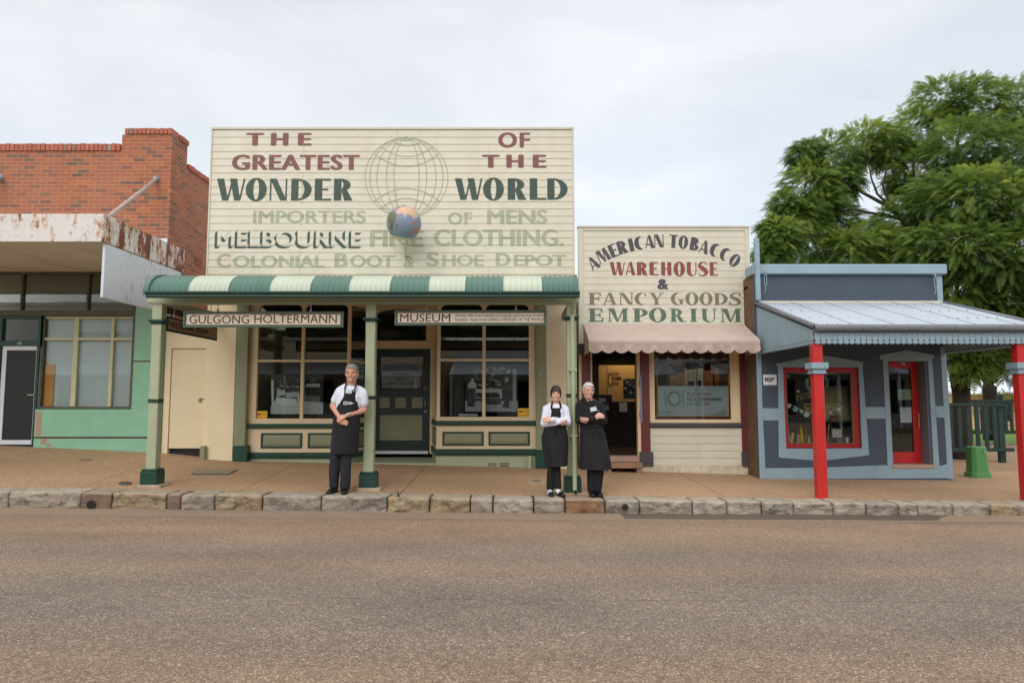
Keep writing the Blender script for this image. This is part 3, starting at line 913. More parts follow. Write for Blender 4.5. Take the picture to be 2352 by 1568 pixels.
# plain concrete kerb where the stones run out, beyond both edges of the view
m = MB()
for a_, b_ in ((-40, PX(-292, YK, 1150)), (PX(2642, YK, 1150), 40)):
    n_ = 24
    for k_ in range(n_):
        p_, q_ = a_ + (b_ - a_) * k_ / n_, a_ + (b_ - a_) * (k_ + 1) / n_
        m.hexa([(p_, YK, zr(p_) - .1), (q_, YK, zr(q_) - .1), (q_, YKB, zr(q_) - .1), (p_, YKB, zr(p_) - .1), (p_, YK, zk(p_)), (q_, YK, zk(q_)), (q_, YKB, zk(q_)), (p_, YKB, zk(p_))])
struct(m.build('concrete_kerb', 'kerb_concrete'))
# the drain holes in two of the stones
def outlet(px, py, r, collar, parent):
    x, z = W(px, py, YK - 0.008)
    m = MB()
    m.tube([(x, YK - 0.034, z), (x, YK + 0.06, z)], r + (0.014 if collar else 0.0), 18)
    o1 = m.build('pipe_end' if collar else 'hole_rim', 'iron_cap', parent)
    m = MB(); m.tube([(x, YK - 0.036, z), (x, YK - 0.0345, z)], r, 18)
    m.build('pipe_mouth' if collar else 'hole_mouth', 'black', parent)
outlet(1435, 1164, 0.035, True, KS[15])
outlet(211, 1158, 0.058, False, KS[2])

# covers and marks in the footpath
def flat_on_path(name, pts, mat, label, cat, lift=0.004, h=0.012, edge=None):
    m = MB()
    P = []
    for px, py in pts:
        # walk along the sight line until it meets the footpath
        lo, hi = YKB, 13.2
        for _ in range(40):
            mid = (lo + hi) / 2
            x, z = W(px, py, mid)
            if z > gz(x, mid): lo = mid
            else: hi = mid
        x, z = W(px, py, lo); P.append((x, lo))
    n = len(P)
    a = sum(P[i][0] * P[(i + 1) % n][1] - P[(i + 1) % n][0] * P[i][1] for i in range(n))
    if a < 0: P = P[::-1]
    v = [(x, y, gz(x, y) - 0.02) for x, y in P] + [(x, y, gz(x, y) + lift) for x, y in P]
    m.add(v, [tuple(range(n, 2 * n))] + [(i, (i + 1) % n, (i + 1) % n + n, i + n) for i in range(n)])
    if edge:
        m.cur = 1
        cx, cy = sum(p[0] for p in P) / n, sum(p[1] for p in P) / n
        q = [(cx + (x - cx) * 0.93, cy + (y - cy) * 0.9) for x, y in P]
        m.add([(x, y, gz(x, y) + lift + 0.003) for x, y in q], [tuple(range(n))])
    o = m.build(name, [mat] + ([edge] if edge else []))
    return tag(o, label, cat), P
flat_on_path('service_cover', [(438, 1089), (525, 1089), (547, 1079), (458, 1078)], 'iron_cap', 'flat rectangular metal service cover set in the footpath', 'service cover', edge='cover_metal')
flat_on_path('drain_cap', [(272 + 16 * (1 + math.cos(a)), 1109.5 + 4.2 * math.sin(a)) for a in [k * math.pi / 8 for k in range(16)]], 'iron_cap', 'small dark round cap in the footpath beside the first post', 'drain cap')
o, P = flat_on_path('utility_marker', [(1212, 1110), (1262, 1110), (1262, 1099), (1214, 1099)], 'pad_stone', 'pale concrete utility marker slab with a faded red letter', 'marker slab')
m = MB()
cx, cy = sum(p[0] for p in P) / 4 - 0.02, sum(p[1] for p in P) / 4
m.tube([(cx + 0.075 * math.cos(a), cy + 0.10 * math.sin(a), gz(cx, cy) + 0.006) for a in [R(50 + 26 * k) for k in range(11)]], 0.009, 6)
m.build('red_letter', 'red_letter', o)
o, P = flat_on_path('small_cover', [(196 + 15 * math.cos(a), 1054 + 3 * math.sin(a)) for a in [k * math.pi / 8 for k in range(16)]], 'red_letter', 'small round reddish cover in the path before the tiled shop', 'cover', edge='cover_metal')
# one weed in a kerb joint
m = MB(); m.tints = []
rnd = random.Random(4)
bx = PX(924, YKB, 1135)
for k in range(9):
    a = rnd.uniform(0, 6.28); l = rnd.uniform(0.03, 0.07)
    p = Vector((bx + rnd.uniform(-.015, .015), 9.66 + rnd.uniform(-.03, .03), zk(bx) - 0.005)); m.tint = rnd.random()
    q = p + Vector((math.cos(a) * 0.03, math.sin(a) * 0.03, l)); s_ = Vector((-math.sin(a), math.cos(a), 0)) * 0.008
    m.add([p - s_ * .4, p + s_ * .4, q + s_, q + Vector((0, 0, .012)), q - s_], [(0, 1, 2, 3, 4)])
tag(m.build('weed', 'shrub_leaf'), 'tiny green weed growing in a kerb joint past the middle post', 'weed')
# ------------------------------------------------------------------ brick shop with the tiled front
XB = PX(389, YF, 480)                      # its street corner
XL = -24.0
B = thing('brick_shop', 'red brick shop with green tiled front and rusty white box awning', 'shop building', (XB - 3, YF, zf(XB - 3)))
zs0 = PZ(620, YF)                          # underside of the awning
zlow, zpier = PZ(334, YF), PZ(297, YF)
xpier = PX(281, YF, 310)
m = MB()
# front wall above the shopfront, pier at the corner, long return wall
m.box(XL, XB, YF, YF + 0.24, zs0 - 0.02, PZ(347, YF))
m.box(xpier, XB, YF, YF + 0.24, PZ(347, YF), PZ(309, YF))
m.box(XB - 0.24, XB, YF + 0.24, 25, -0.3, PZ(362, YF))
m.box(XB - 0.24, XB, YF + 0.24, YF + 0.62, PZ(362, YF), PZ(309, YF))
m.box(XL, XB - 0.24, 24.7, 25, -0.3, zlow)
# toothed quoin proud of the return
for k in range(24):
    zq = zs0 + k * 0.1514
    if zq + 0.0757 < PZ(362, YF): m.box(XB, XB + 0.012, YF + 0.001, YF + (0.24 if k % 2 else 0.16), zq, zq + 0.0757)
m.build('brick_wall', 'brick', B)
m = MB(); m.tints = []
rnd = random.Random(2)
def soldiers(m, x0, x1, y0, y1, z0, z1, along='x'):
    n = int(round((x1 - x0 if along == 'x' else y1 - y0) / 0.086)); 
    for k in range(n):
        m.tint = rnd.random() ** 1.5
        j = rnd.uniform(-.006, .006)
        if along == 'x':
            a = x0 + (x1 - x0) * k / n; b = x0 + (x1 - x0) * (k + 1) / n - 0.010
            m.box(a, b, y0 + j, y1 + j, z0 + rnd.uniform(-.002, .004), z1 + rnd.uniform(-.006, .006))
        else:
            a = y0 + (y1 - y0) * k / n; b = y0 + (y1 - y0) * (k + 1) / n - 0.010
            m.box(x0 + j, x1 + j, a, b, z0, z1 + rnd.uniform(-.006, .006))
soldiers(m, -14, xpier - 0.01, YF - 0.03, YF + 0.25, PZ(347, YF) + 0.002, PZ(331, YF))
soldiers(m, xpier + 0.06, XB + 0.01, YF - 0.035, YF + 0.25, PZ(309, YF) + 0.002, PZ(296, YF))
soldiers(m, XB - 0.25, XB + 0.03, YF + 0.27, YF + 0.64, PZ(309, YF) + 0.002, PZ(297, YF), 'y')
soldiers(m, XB - 0.25, XB + 0.035, YF + 0.66, 24.9, PZ(362, YF) + 0.002, PZ(350, YF), 'y')
m.tint = 0.3
m.box(-14, xpier - 0.01, YF + 0.01, YF + 0.2, PZ(347, YF) - 0.01, PZ(333, YF))
m.build('coping', 'coping_brick', B, bevel=0.005)
m = MB()
m.box(XB - 0.008, XB + 0.004, 14.05, 14.35, PZ(612, 14.2), PZ(590, 14.2))
vg = m.build('wall_vent', 'black', B)
m = MB()
for k in range(5): m.box(XB + 0.004, XB + 0.012, 14.05 + k * 0.065, 14.09 + k * 0.065, PZ(612, 14.2), PZ(590, 14.2))
m.build('vent_bars', 'brick', vg)
# awning
YA = 10.3
xa = PX(238, YA, 520)
za0, za1 = PZ(555, YA), PZ(491, YA)
m = MB(); m.tints = []; m.tint = 0.0
m.box(XL, xa - 0.025, YA, YA + 0.03, za0, za1)
aw = m.build('awning_fascia', 'rusty_white', B, bevel=0.006)
m = MB(); m.tints = []; m.tint = 1.0
m.box(xa - 0.025, xa, YA, YF - 0.003, za0 + 0.004, za1 + 0.003)
m.build('awning_end', 'rusty_white', B, bevel=0.006, label='heavily rusted end of the box awning')
m = MB()
m.box(XL, xa - 0.026, YA + 0.031, YF - 0.004, za0 + 0.02, za0 + 0.06)
for k in range(16):
    m.box(xa - 0.7 - k * 1.2, xa - 0.685 - k * 1.2, YA + 0.031, YF - 0.004, za0 + 0.012, za0 + 0.0195)
m.build('awning_soffit', 'soffit_white', B)
m = MB()
m.box(XL, xa - 0.03, YA + 0.031, YF - 0.004, za1 - 0.06, za1 - 0.03)
m.build('awning_top', 'iron_roof', B)
m = MB()
m.box(PX(355, YF, 555), XB - 0.01, YF - 0.012, YF - 0.001, PZ(566, YF), PZ(548, YF))
m.build('flashing', 'white_metal', B)
for k, (px, py) in enumerate([(359, 411), (3, 407)]):
    x, z = W(px, py, YF - 0.02)
    x2 = x - 0.06
    m = MB(); m.tube([(x, YF - 0.03, z - 0.02), (x2 + 0.03, YA + 0.75, za1 - 0.05)], 0.036, 12)
    rod = m.build('awning_rod', 'rust_rod', B, smooth=True)
    m = MB(); m.tube([(x, YF + 0.01, z), (x, YF - 0.035, z)], 0.05, 10); m.ball((x, YF - 0.05, z - 0.01), 0.05, 10, 6)
    m.build('rod_bolt', 'galv', rod)
# shopfront below the awning
zb = lambda x: zf(x) - 0.05
xw0, xw1 = PX(95, YF, 830), PX(303, YF, 830)
zw0, zw1 = PZ(939, YF), PZ(724, YF)
zt0, zt1 = PZ(716, YF), PZ(624, YF)
xd0, xd1 = PX(-5, YF, 900), PX(84, YF, 900)
m = MB()
m.box(xw0 - 0.06, XB, YF, YF + 0.2, -0.3, zw0 - 0.005)                                # below the window
m.box(xw1 + 0.03, XB, YF, YF + 0.2, zw0 - 0.005, zs0 - 0.021)                            # corner column
xo0 = PX(-230, YF, 830)
m.box(XL, xo0, YF, YF + 0.2, -0.3, zs0 - 0.021)
m.box(xo0, xd0 - 0.1, YF, YF + 0.2, -0.3, zw0 - 0.005)
tw = m.build('tiled_wall', 'green_tile', B)
m = MB()
m.box(xw0 - 0.06, XB - 0.001, YF - 0.003, YF - 0.0005, PZ(1006.5, YF), PZ(1002.5, YF))
m.box(xw1 + 0.03, XB - 0.001, YF - 0.003, YF - 0.0005, PZ(831, YF), PZ(828, YF))
m.build('maroon_tile_line', 'dark_maroon', tw)
m = MB()
a0, a1, c0, c1 = RC(82, 944, 95, 1001, YF)
m.box(a0, a1, YF - 0.002, YF - 0.0004, c0, c1)
a0, a1, c0, c1 = RC(94, 1007, 107, 1020, YF); m.box(a0, a1, YF - 0.002, YF - 0.0004, c0, c1)
a0, a1, c0, c1 = RC(107, 1019, 118, 1025, YF); m.box(a0, a1, YF - 0.002, YF - 0.0004, c0, c1)
m.build('bare_render_patch', 'threshold_pink', tw)
m = MB()
frame_mb(m, XL + 6, xw1 + 0.03, zt0 - 0.07, zs0 - 0.022, 0.05, 0.05, 0.10, 0.05, YF + 0.0, YF + 0.12)
for px in (49, 201): 
    x = PX(px, YF, 670); m.box(x - 0.018, x + 0.018, YF + 0.004, YF + 0.11, zt0 + 0.03, zt1 + 0.02)
tr = m.build('transom_window', 'dark_glass_frame', B, bevel=0.004)
m = MB(); m.box(XL + 6.05, xw1 - 0.02, YF + 0.05, YF + 0.056, zt0 + 0.03, zs0 - 0.07); m.build('pane', 'glass', tr)
m = MB(); m.box(XL + 6.05, xw1 - 0.02, YF + 0.13, YF + 0.14, zt0 + 0.0, zs0 - 0.03); m.build('paper_backing', 'paper_grey', tr)
m = MB()
frame_mb(m, xw0, xw1 + 0.029, zw0, zt0 - 0.071, 0.02, 0.05, 0.045, 0.02, YF + 0.002, YF + 0.12)
wf = m.build('shop_window', 'dark_glass_frame', B, bevel=0.004)
m = MB()
zbar = PZ(778, YF)
for a, b in ((163, 174), (249, 256)):
    x0, x1 = PX(a, YF, 850), PX(b, YF, 850); m.box(x0, x1, YF + 0.02, YF + 0.08, zw0 + 0.046, zt0 - 0.092)
xs = [xw0 + 0.02, PX(163, YF), PX(174, YF), PX(249, YF), PX(256, YF), xw1 - 0.021]
for k in (0, 2, 4): m.box(xs[k], xs[k + 1], YF + 0.022, YF + 0.078, zbar - 0.024, zbar + 0.024)
m.box(xs[0], xs[1], YF + 0.022, YF + 0.078, zt0 - 0.13, zt0 - 0.092); m.box(xs[2], xs[3], YF + 0.022, YF + 0.078, zt0 - 0.13, zt0 - 0.092); m.box(xs[4], xs[5], YF + 0.022, YF + 0.078, zt0 - 0.13, zt0 - 0.092)
m.build('mullions', 'pale_frame', wf, bevel=0.004)
m = MB(); m.box(xw0 + 0.02, xw1 - 0.02, YF + 0.05, YF + 0.055, zw0 + 0.045, zt0 - 0.09); m.build('pane', 'glass', wf)
m = MB(); m.box(xw0 + 0.02, xw1 - 0.01, YF + 0.105, YF + 0.115, zw0 + 0.02, zt0 - 0.09); m.build('blind', 'blind_white', wf)
# second window beyond the door, out of the picture
m = MB(); frame_mb(m, xo0, xd0 - 0.1, zw0 - 0.004, zt0 - 0.071, 0.05, 0.05, 0.045, 0.02, YF + 0.002, YF + 0.12); w2 = m.build('shop_window', 'dark_glass_frame', B)
m = MB(); m.box(xo0 + 0.05, xd0 - 0.15, YF + 0.05, YF + 0.055, zw0 + 0.04, zt0 - 0.09); m.build('pane', 'glass', w2)
# door
m = MB()
zdt = PZ(794, YF); zdb = PZ(1021, YF)
frame_mb(m, xd0 - 0.1, xw0 - 0.061, zdb - 0.12, zt0 - 0.071, 0.09, 0.055, 0.1, 0.06, YF + 0.02, YF + 0.14)
m.box(xd0 - 0.01, xw0 - 0.117, YF + 0.022, YF + 0.13, zdt + 0.005, zdt + 0.10)
df = m.build('door_frame', 'dark_green', B, bevel=0.004)
m = MB(); m.box(xd0 - 0.01, xw0 - 0.117, YF + 0.07, YF + 0.075, zdt + 0.1, zt0 - 0.132); m.build('fanlight', 'glass', df)
m = MB()
frame_mb(m, xd0, xd1, zdb, zdt, 0.085, 0.085, 0.085, 0.08, YF + 0.05, YF + 0.09)
dr = m.build('door', 'white_metal', B, bevel=0.004)
m = MB(); m.box(xd0 + 0.085, xd1 - 0.085, YF + 0.065, YF + 0.075, zdb + 0.085, zdt - 0.08); m.build('screen', 'black', dr)
m = MB(); hx, hz = xd1 - 0.045, PZ(907, YF)
m.box(hx - 0.02, hx + 0.02, YF + 0.04, YF + 0.0495, hz - 0.12, hz + 0.05); m.tube([(hx, YF + 0.045, hz), (hx, YF, hz), (hx - 0.12, YF - 0.005, hz + 0.005)], 0.010, 8)
m.build('handle', 'steel', dr)
m = MB()
words_mb(m, [('63', 40.5, 49, 785, 791, 0.02)], YF + 0.019)
m.build('house_number', 'paper', df)
# body, floor, dark interior
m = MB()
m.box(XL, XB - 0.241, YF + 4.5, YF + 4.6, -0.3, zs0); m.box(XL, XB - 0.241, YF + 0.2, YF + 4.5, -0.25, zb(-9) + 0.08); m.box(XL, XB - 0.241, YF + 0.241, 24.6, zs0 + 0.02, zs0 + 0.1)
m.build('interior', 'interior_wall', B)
m = MB(); m.box(XL, XB - 0.241, YF + 0.241, 24.69, zlow - 0.75, zlow - 0.7); m.build('roof', 'iron_roof', B)
# loose things on and in it
a0, a1, c0, c1 = RC(95, 837, 124.5, 934, YF + 0.1)
m = MB(); m.box(a0, a1, YF + 0.082, YF + 0.1, c0 + 0.01, c1)
tag(m.build('plywood_board', 'yellow_board'), 'orange plywood board standing inside the tiled shop window', 'board')
m = MB()
xs_, zt_, zb_ = xa - 0.05, za0 - 0.012, PZ(683, YA + 0.08)
m.box(xs_, xs_ + 0.045, YA + 0.08, YF - 0.12, zb_, zt_)
tag(m.build('blank_sign', 'scuffed_panel', None, bevel=0.006), 'blank scuffed white panel hanging under the rusty awning end', 'sign panel')
a0, a1, c0, c1 = RC(370, 588, 389, 629, YF - 0.3)
m = MB(); m.box(a0, a0 + 0.27, YF - 0.32, YF - 0.02, c0, c1); m.box(a0 - 0.008, a0 + 0.278, YF - 0.328, YF - 0.02, c1 + 0.001, c1 + 0.014)
jb = tag(m.build('meter_box', 'box_grey', None, bevel=0.006), 'grey metal box on the brick shop corner above the veranda', 'meter box')
m = MB(); m.tube([(a0 + 0.2, YF - 0.1, c0 + 0.01), (a0 + 0.22, YF - 0.1, c0 - 0.1), (a0 + 0.3, YF - 0.1, c0 - 0.35)], 0.018, 8); m.build('cable', 'white_metal', jb)

# ------------------------------------------------------------------ cream lane wall with a door
XM = PX(475, YF, 900)                       # where the museum shop begins
LW = thing('lane_wall', 'low cream rendered wall with a flush door closing the lane', 'wall', ((XB + XM) / 2, YF, zf(XM)))
ztop = PZ(742, YF)
dx0, dx1, dz0, dz1 = RC(386, 801, 473, 1030, YF)
yl = YF + 0.05
m = MB()
m.box(XB + 0.013, dx0, yl, yl + 0.15, zf(XB) - 0.1, ztop)
m.box(dx0, XM + 0.02, yl, yl + 0.15, dz1 + 0.012, ztop)
m.build('wall', 'stucco_cream', LW, bevel=0.004)
m = MB(); m.box(dx0 + 0.012, dx1 + 0.03, yl + 0.02, yl + 0.06, dz0, dz1); d = m.build('door', 'door_cream', LW, bevel=0.003)
m = MB(); m.box(dx0 + .001, dx1 + .03, yl + .1, yl + .14, zf(XM) - .3, dz0 + .05); m.build('gap', 'black', LW)
hx, hz = W(460, 916, yl)
m = MB(); m.box(hx - 0.01, hx + 0.11, yl + 0.008, yl + 0.02, hz - 0.008, hz + 0.012); m.box(hx - 0.03, hx + 0.015, yl - 0.012, yl + 0.019, hz - 0.055, hz - 0.005); m.tube([(hx - 0.02, yl, hz - 0.01), (hx - 0.02, yl, hz + 0.015), (hx + 0.005, yl, hz + 0.015), (hx + 0.005, yl, hz - 0.01)], 0.005, 6)
m.build('padlock', 'cover_metal', d)
a0, a1, c0, c1 = RC(458, 1024, 470, 1052, YF - 0.2)
m = MB(); m.box(a0, a1, YF - 0.2, YF + 0.03, c0 - 0.1, c1); m.build('pipe_shoe', 'sage_dark', LW, bevel=0.015)

# ------------------------------------------------------------------ museum shop
MS = thing('museum_shop', 'cream weatherboard shop with tall lettered parapet and striped bullnose veranda', 'shop building', (PX(900, YF), YF, zf(PX(900, YF))))
XR = PX(1323, YF, 800)
zpar0, zpar1 = PZ(629, YF - 0.05), PZ(293, YF - 0.05)
xp0, xp1 = (PX(485, YF - .05, 293) + PX(475, YF - .05, 630)) / 2, (PX(1317, YF - .05, 295) + PX(1321, YF - .05, 630)) / 2
YB = YF - 0.05
# lapped boards
ztrim = PZ(299.5, YB)
step = PZ(315, YB) - PZ(331.3, YB)
zs = []
z = ztrim
while z > zpar0 - 0.1: zs.append(z); z -= step
zs = zs[::-1]
def lap_y(z, z0, z1): return -0.010 + 0.008 * (z - z0) / (z1 - z0)
m = MB()
for z0, z1 in zip(zs[:-1], zs[1:]):
    m.cur = 0
    m.quad((xp0 + 0.03, YB + lap_y(z0, z0, z1), z0 + 0.004), (xp1 - 0.03, YB + lap_y(z0, z0, z1), z0 + 0.004), (xp1 - 0.03, YB + lap_y(z1, z0, z1), z1), (xp0 + 0.03, YB + lap_y(z1, z0, z1), z1))
    m.cur = 1  # lip underside and the strip below it carry the painted lap shade
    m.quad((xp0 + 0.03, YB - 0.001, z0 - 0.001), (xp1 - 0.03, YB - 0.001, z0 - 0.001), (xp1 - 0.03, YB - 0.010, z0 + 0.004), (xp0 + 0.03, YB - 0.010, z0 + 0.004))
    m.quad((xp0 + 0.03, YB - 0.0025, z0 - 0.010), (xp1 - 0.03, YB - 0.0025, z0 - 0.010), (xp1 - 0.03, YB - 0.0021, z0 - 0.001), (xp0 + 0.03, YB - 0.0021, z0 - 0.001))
m.cur = 0
m.box(xp0 + 0.002, xp1 - 0.002, YB + 0.002, YB + 0.12, zs[0] - 0.05, zpar1 - 0.005)
pw = m.build('sign_wall', ['cream_board', 'lap_shade_joint'], MS)
m = MB()
m.box(xp0, xp0 + 0.03, YB - 0.022, YB + 0.06, zs[0] - 0.05, zpar1 - 0.045); m.box(xp1 - 0.03, xp1, YB - 0.022, YB + 0.06, zs[0] - 0.05, zpar1 - 0.045)
m.box(xp0 - 0.004, xp1 + 0.004, YB - 0.026, YB + 0.13, zpar1 - 0.044, zpar1)
m.build('edge_trim', 'cream_trim', pw, bevel=0.003)
m = MB()
for px, py0, py1 in ((684.6, 322, 360), (684, 396, 470), (683, 485, 520), (682, 570, 628), (904, 299, 332), (904, 420, 590), (1121, 332, 350), (1122, 395, 412), (1122, 460, 520), (1123, 590, 625)):
    x = PX(px, YB); m.box(x - 0.003, x + 0.003, YB - 0.0125, YB - 0.004, PZ(py1, YB), PZ(py0, YB))
m.build('board_joints', 'lap_shade_joint', pw)
YL = YB - 0.003
def painted(name, mbx, mat, label=None):
    o = lap_onto(mbx, zs, lap_y).build(name, mat, pw)
    if label: o['label'] = label
    return o
for grp in ([('T', 565.6, 607, 305.7, 335, .05), ('H', 622.5, 663, 305.7, 335, .05), ('E', 684.5, 716.3, 305.7, 335, .05)], [('GREATEST', 532.8, 826.5, 355.6, 391.4, .04, 0, 1.1)], [('OF', 1144, 1217.5, 304.5, 340, .035, 0, 1.15)],
    [('T', 1107, 1147.5, 355.8, 386, .05), ('H', 1163, 1203, 355.8, 386, .05), ('E', 1223.5, 1255.3, 355.8, 386, .05)]):
    painted('painted_word', words_mb(MB(), grp, YL), 'maroon_letter', 'faded maroon capitals')
mw = MB()
glyphs_fit(mw, [('W', 497.8, 563.5, 410.7, 461.2), ('O', 564.5, 613, 409.8, 462), ('N', 620, 659.5, 410.7, 461.2), ('D', 669, 716, 410.7, 461.2), ('E', 723, 761.5, 410.7, 461.2), ('R', 767, 810.5, 410.7, 461.2)], YL, 0.31, 0.075)
painted('painted_word', mw, 'green_letter', 'large dark green fat and thin capitals')
mw = MB()
glyphs_fit(mw, [('W', 1044.5, 1108, 410, 459.5), ('O', 1109.5, 1157.5, 409, 460.5), ('R', 1166, 1209.5, 410, 459.5), ('L', 1216.5, 1255, 410, 459.5), ('D', 1257, 1303.8, 410, 459.5)], YL, 0.31, 0.075)
painted('painted_word', mw, 'green_letter', 'large dark green fat and thin capitals')
for grp in ([('IMPORTERS', 581.5, 841, 484, 512.3, .022)], [('OF', 1029, 1084.5, 488, 516.3, .025, 0, 1.1)], [('MENS', 1118.8, 1257.7, 482, 514.6, .028)],
    [('FINE', 849.8, 973, 529, 566.6, .035)], [('CLOTHING.', 996, 1296, 527, 565.4, .032)],
    [('C', 497.8, 530.5, 582.5, 614.8, .035), ('OLONIAL', 535, 746.5, 587, 614.2, .032)], [('B', 768.5, 800, 581.8, 613.5, .04), ('OOT', 804, 906.4, 586, 613.5, .032)],
    [('&', 927, 952, 588.2, 614.4, .03)], [('S', 979, 1008.8, 579.5, 611.8, .035), ('HOE', 1016, 1111, 585, 611.4, .032)], [('D', 1138.4, 1173, 581.2, 611, .04), ('EPOT', 1180, 1301, 585, 611, .032)]):
    painted('painted_word', words_mb(MB(), grp, YL), 'faded_letter', 'faded pale green capitals')
# cream faced letters that show only by their dark shade
for k in range(5):
    d = (k + 1) * 1.3
    painted('letter_shade', words_mb(MB(), [('MELBOURNE', 499.5 - d * .95, 832.5 - d * .95, 529 + d * .75, 566.4 + d * .75, .018)], YL + 0.0012 + 0.0001 * (5 - k)), 'green_letter', 'dark shade of the cream capitals')
painted('painted_word', words_mb(MB(), [('MELBOURNE', 499.5, 832.5, 529, 566.4, .018)], YL - 0.0004), 'cream_board', 'cream capitals with a dark green shade')
# the painted wire globe
mg = MB()
gx, gzc = 933.8, 408.0
def pline(pts, w):
    P = [W(a, b, YL) for a, b in pts]
    for i in range(len(P) - 1):
        a, b = Vector(P[i]), Vector(P[i + 1]); d = (b - a).normalized(); n_ = Vector((-d.y, d.x)) * w / 2
        q = [a - n_, b - n_, b + n_, a + n_]
        mg.add([(p.x, YL - 0.0001 * (i % 2) - 0.0002 * mg.lay, p.y) for p in q], [(0, 1, 2, 3)])
    mg.lay = (mg.lay + 1) % 12
mg.lay = 0
for rx in (95, 84, 68, 46, 29):
    pline([(gx + rx * math.sin(a), gzc - 92 * math.cos(a)) for a in [2 * math.pi * k / 72 for k in range(73)]], 0.017)
def arc3(x0, y0, xm, ym, x1, y1):
    return [((1 - t) ** 2 * x0 + 2 * t * (1 - t) * (2 * xm - (x0 + x1) / 2) + t * t * x1, (1 - t) ** 2 * y0 + 2 * t * (1 - t) * (2 * ym - (y0 + y1) / 2) + t * t * y1) for t in [k / 24 for k in range(25)]]
Z4 = lambda x, y: (826 + x * .245, 268.9 + y * .245)
for a, b, c in (((310, 232), (440, 270), (572, 238)), ((200, 280), (440, 372), (682, 284)), ((140, 346), (440, 465), (742, 349)), ((140, 790), (440, 671), (744, 789)), ((200, 855), (440, 765), (674, 855))):
    pline(arc3(*Z4(*a), *Z4(*b), *Z4(*c)), 0.019)
P = [W(gx + 12.5 * math.cos(a), 319.5 + 5 * math.sin(a), YL) for a in [2 * math.pi * k / 24 for k in range(24)]]
mg.add([(x, YL - 0.004, z) for x, z in P][::-1], [tuple(range(24))])
painted('painted_globe', mg, 'faded_letter', 'painted wire globe outline')

# walls behind and below
m = MB()
zc = PZ(640, YF)
m.box(XM, PX(545, YF, 850), YF - 0.10, YF + 0.2, zf(XM) - 0.15, zc)                      # rendered pier by the lane
m.box(PX(1254, YF), XR, YF, YF + 0.2, zf(XR) - 0.15, zc)                                   # rendered wall by the next shop
m.box(PX(545, YF, 850), PX(1254, YF), YF + 0.001, YF + 0.2, PZ(692, YF), zc - 0.002)          # head over the windows
wall = m.build('rendered_wall', 'stucco_cream', MS, bevel=0.004)
m = MB()
m.box(XM, XM + 0.2, YF + 0.201, 25, -0.3, 3.7); m.box(XR - 0.2, XR, YF + 0.201, 25, -0.3, 3.7); m.box(XM + 0.2, XR - 0.2, 24.8, 25, -0.3, 3.7)
m.build('side_walls', 'stucco_cream', MS)
m = MB()
m.add([(XM, YF + .15, 3.7), (XR, YF + .15, 3.7), (XR, 25.2, 3.7), (XM, 25.2, 3.7), ((XM + XR) / 2, YF + .15, 5.6), ((XM + XR) / 2, 25.2, 5.6)], [(0, 3, 5, 4), (1, 4, 5, 2), (0, 4, 1), (3, 2, 5)])
m.build('roof', 'iron_roof', MS)
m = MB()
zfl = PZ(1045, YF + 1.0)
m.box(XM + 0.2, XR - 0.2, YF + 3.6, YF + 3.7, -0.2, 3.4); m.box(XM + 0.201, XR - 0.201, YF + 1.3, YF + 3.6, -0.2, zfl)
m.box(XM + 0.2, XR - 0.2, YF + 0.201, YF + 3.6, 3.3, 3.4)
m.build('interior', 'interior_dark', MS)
# pilasters
for a0, a1, b0, b1, yb0, yb1 in ((544.5, 571, 538.5, 570, 1024, 1060), (1231, 1255, 1229.5, 1259, 1034, 1076)):
    x0, x1 = PX(a0, YF - .06, 850), PX(a1, YF - .06, 850)
    m = MB(); m.box(x0, x1, YF - 0.135 if a0 < 900 else YF - 0.07, YF + 0.05, PZ(yb0, YF - .07), zc - 0.01)
    p = m.build('pilaster', 'sage_dark', MS, bevel=0.006)
    x0, x1 = PX(b0, YF - .1, 1040), PX(b1, YF - .1, 1040)
    m = MB(); m.box(x0, x1, YF - 0.16 if a0 < 900 else YF - 0.11, YF + 0.04, PZ(yb1, YF - .1) - 0.1, PZ(yb0 + 2, YF - .1)); m.box(x0 + .012, x1 - .012, YF - 0.15 if a0 < 900 else YF - 0.1, YF + 0.04, PZ(yb0 + 2, YF - .1), PZ(yb0 - 1, YF - .1))
    m.build('pilaster_base', 'dark_green', p, bevel=0.006)
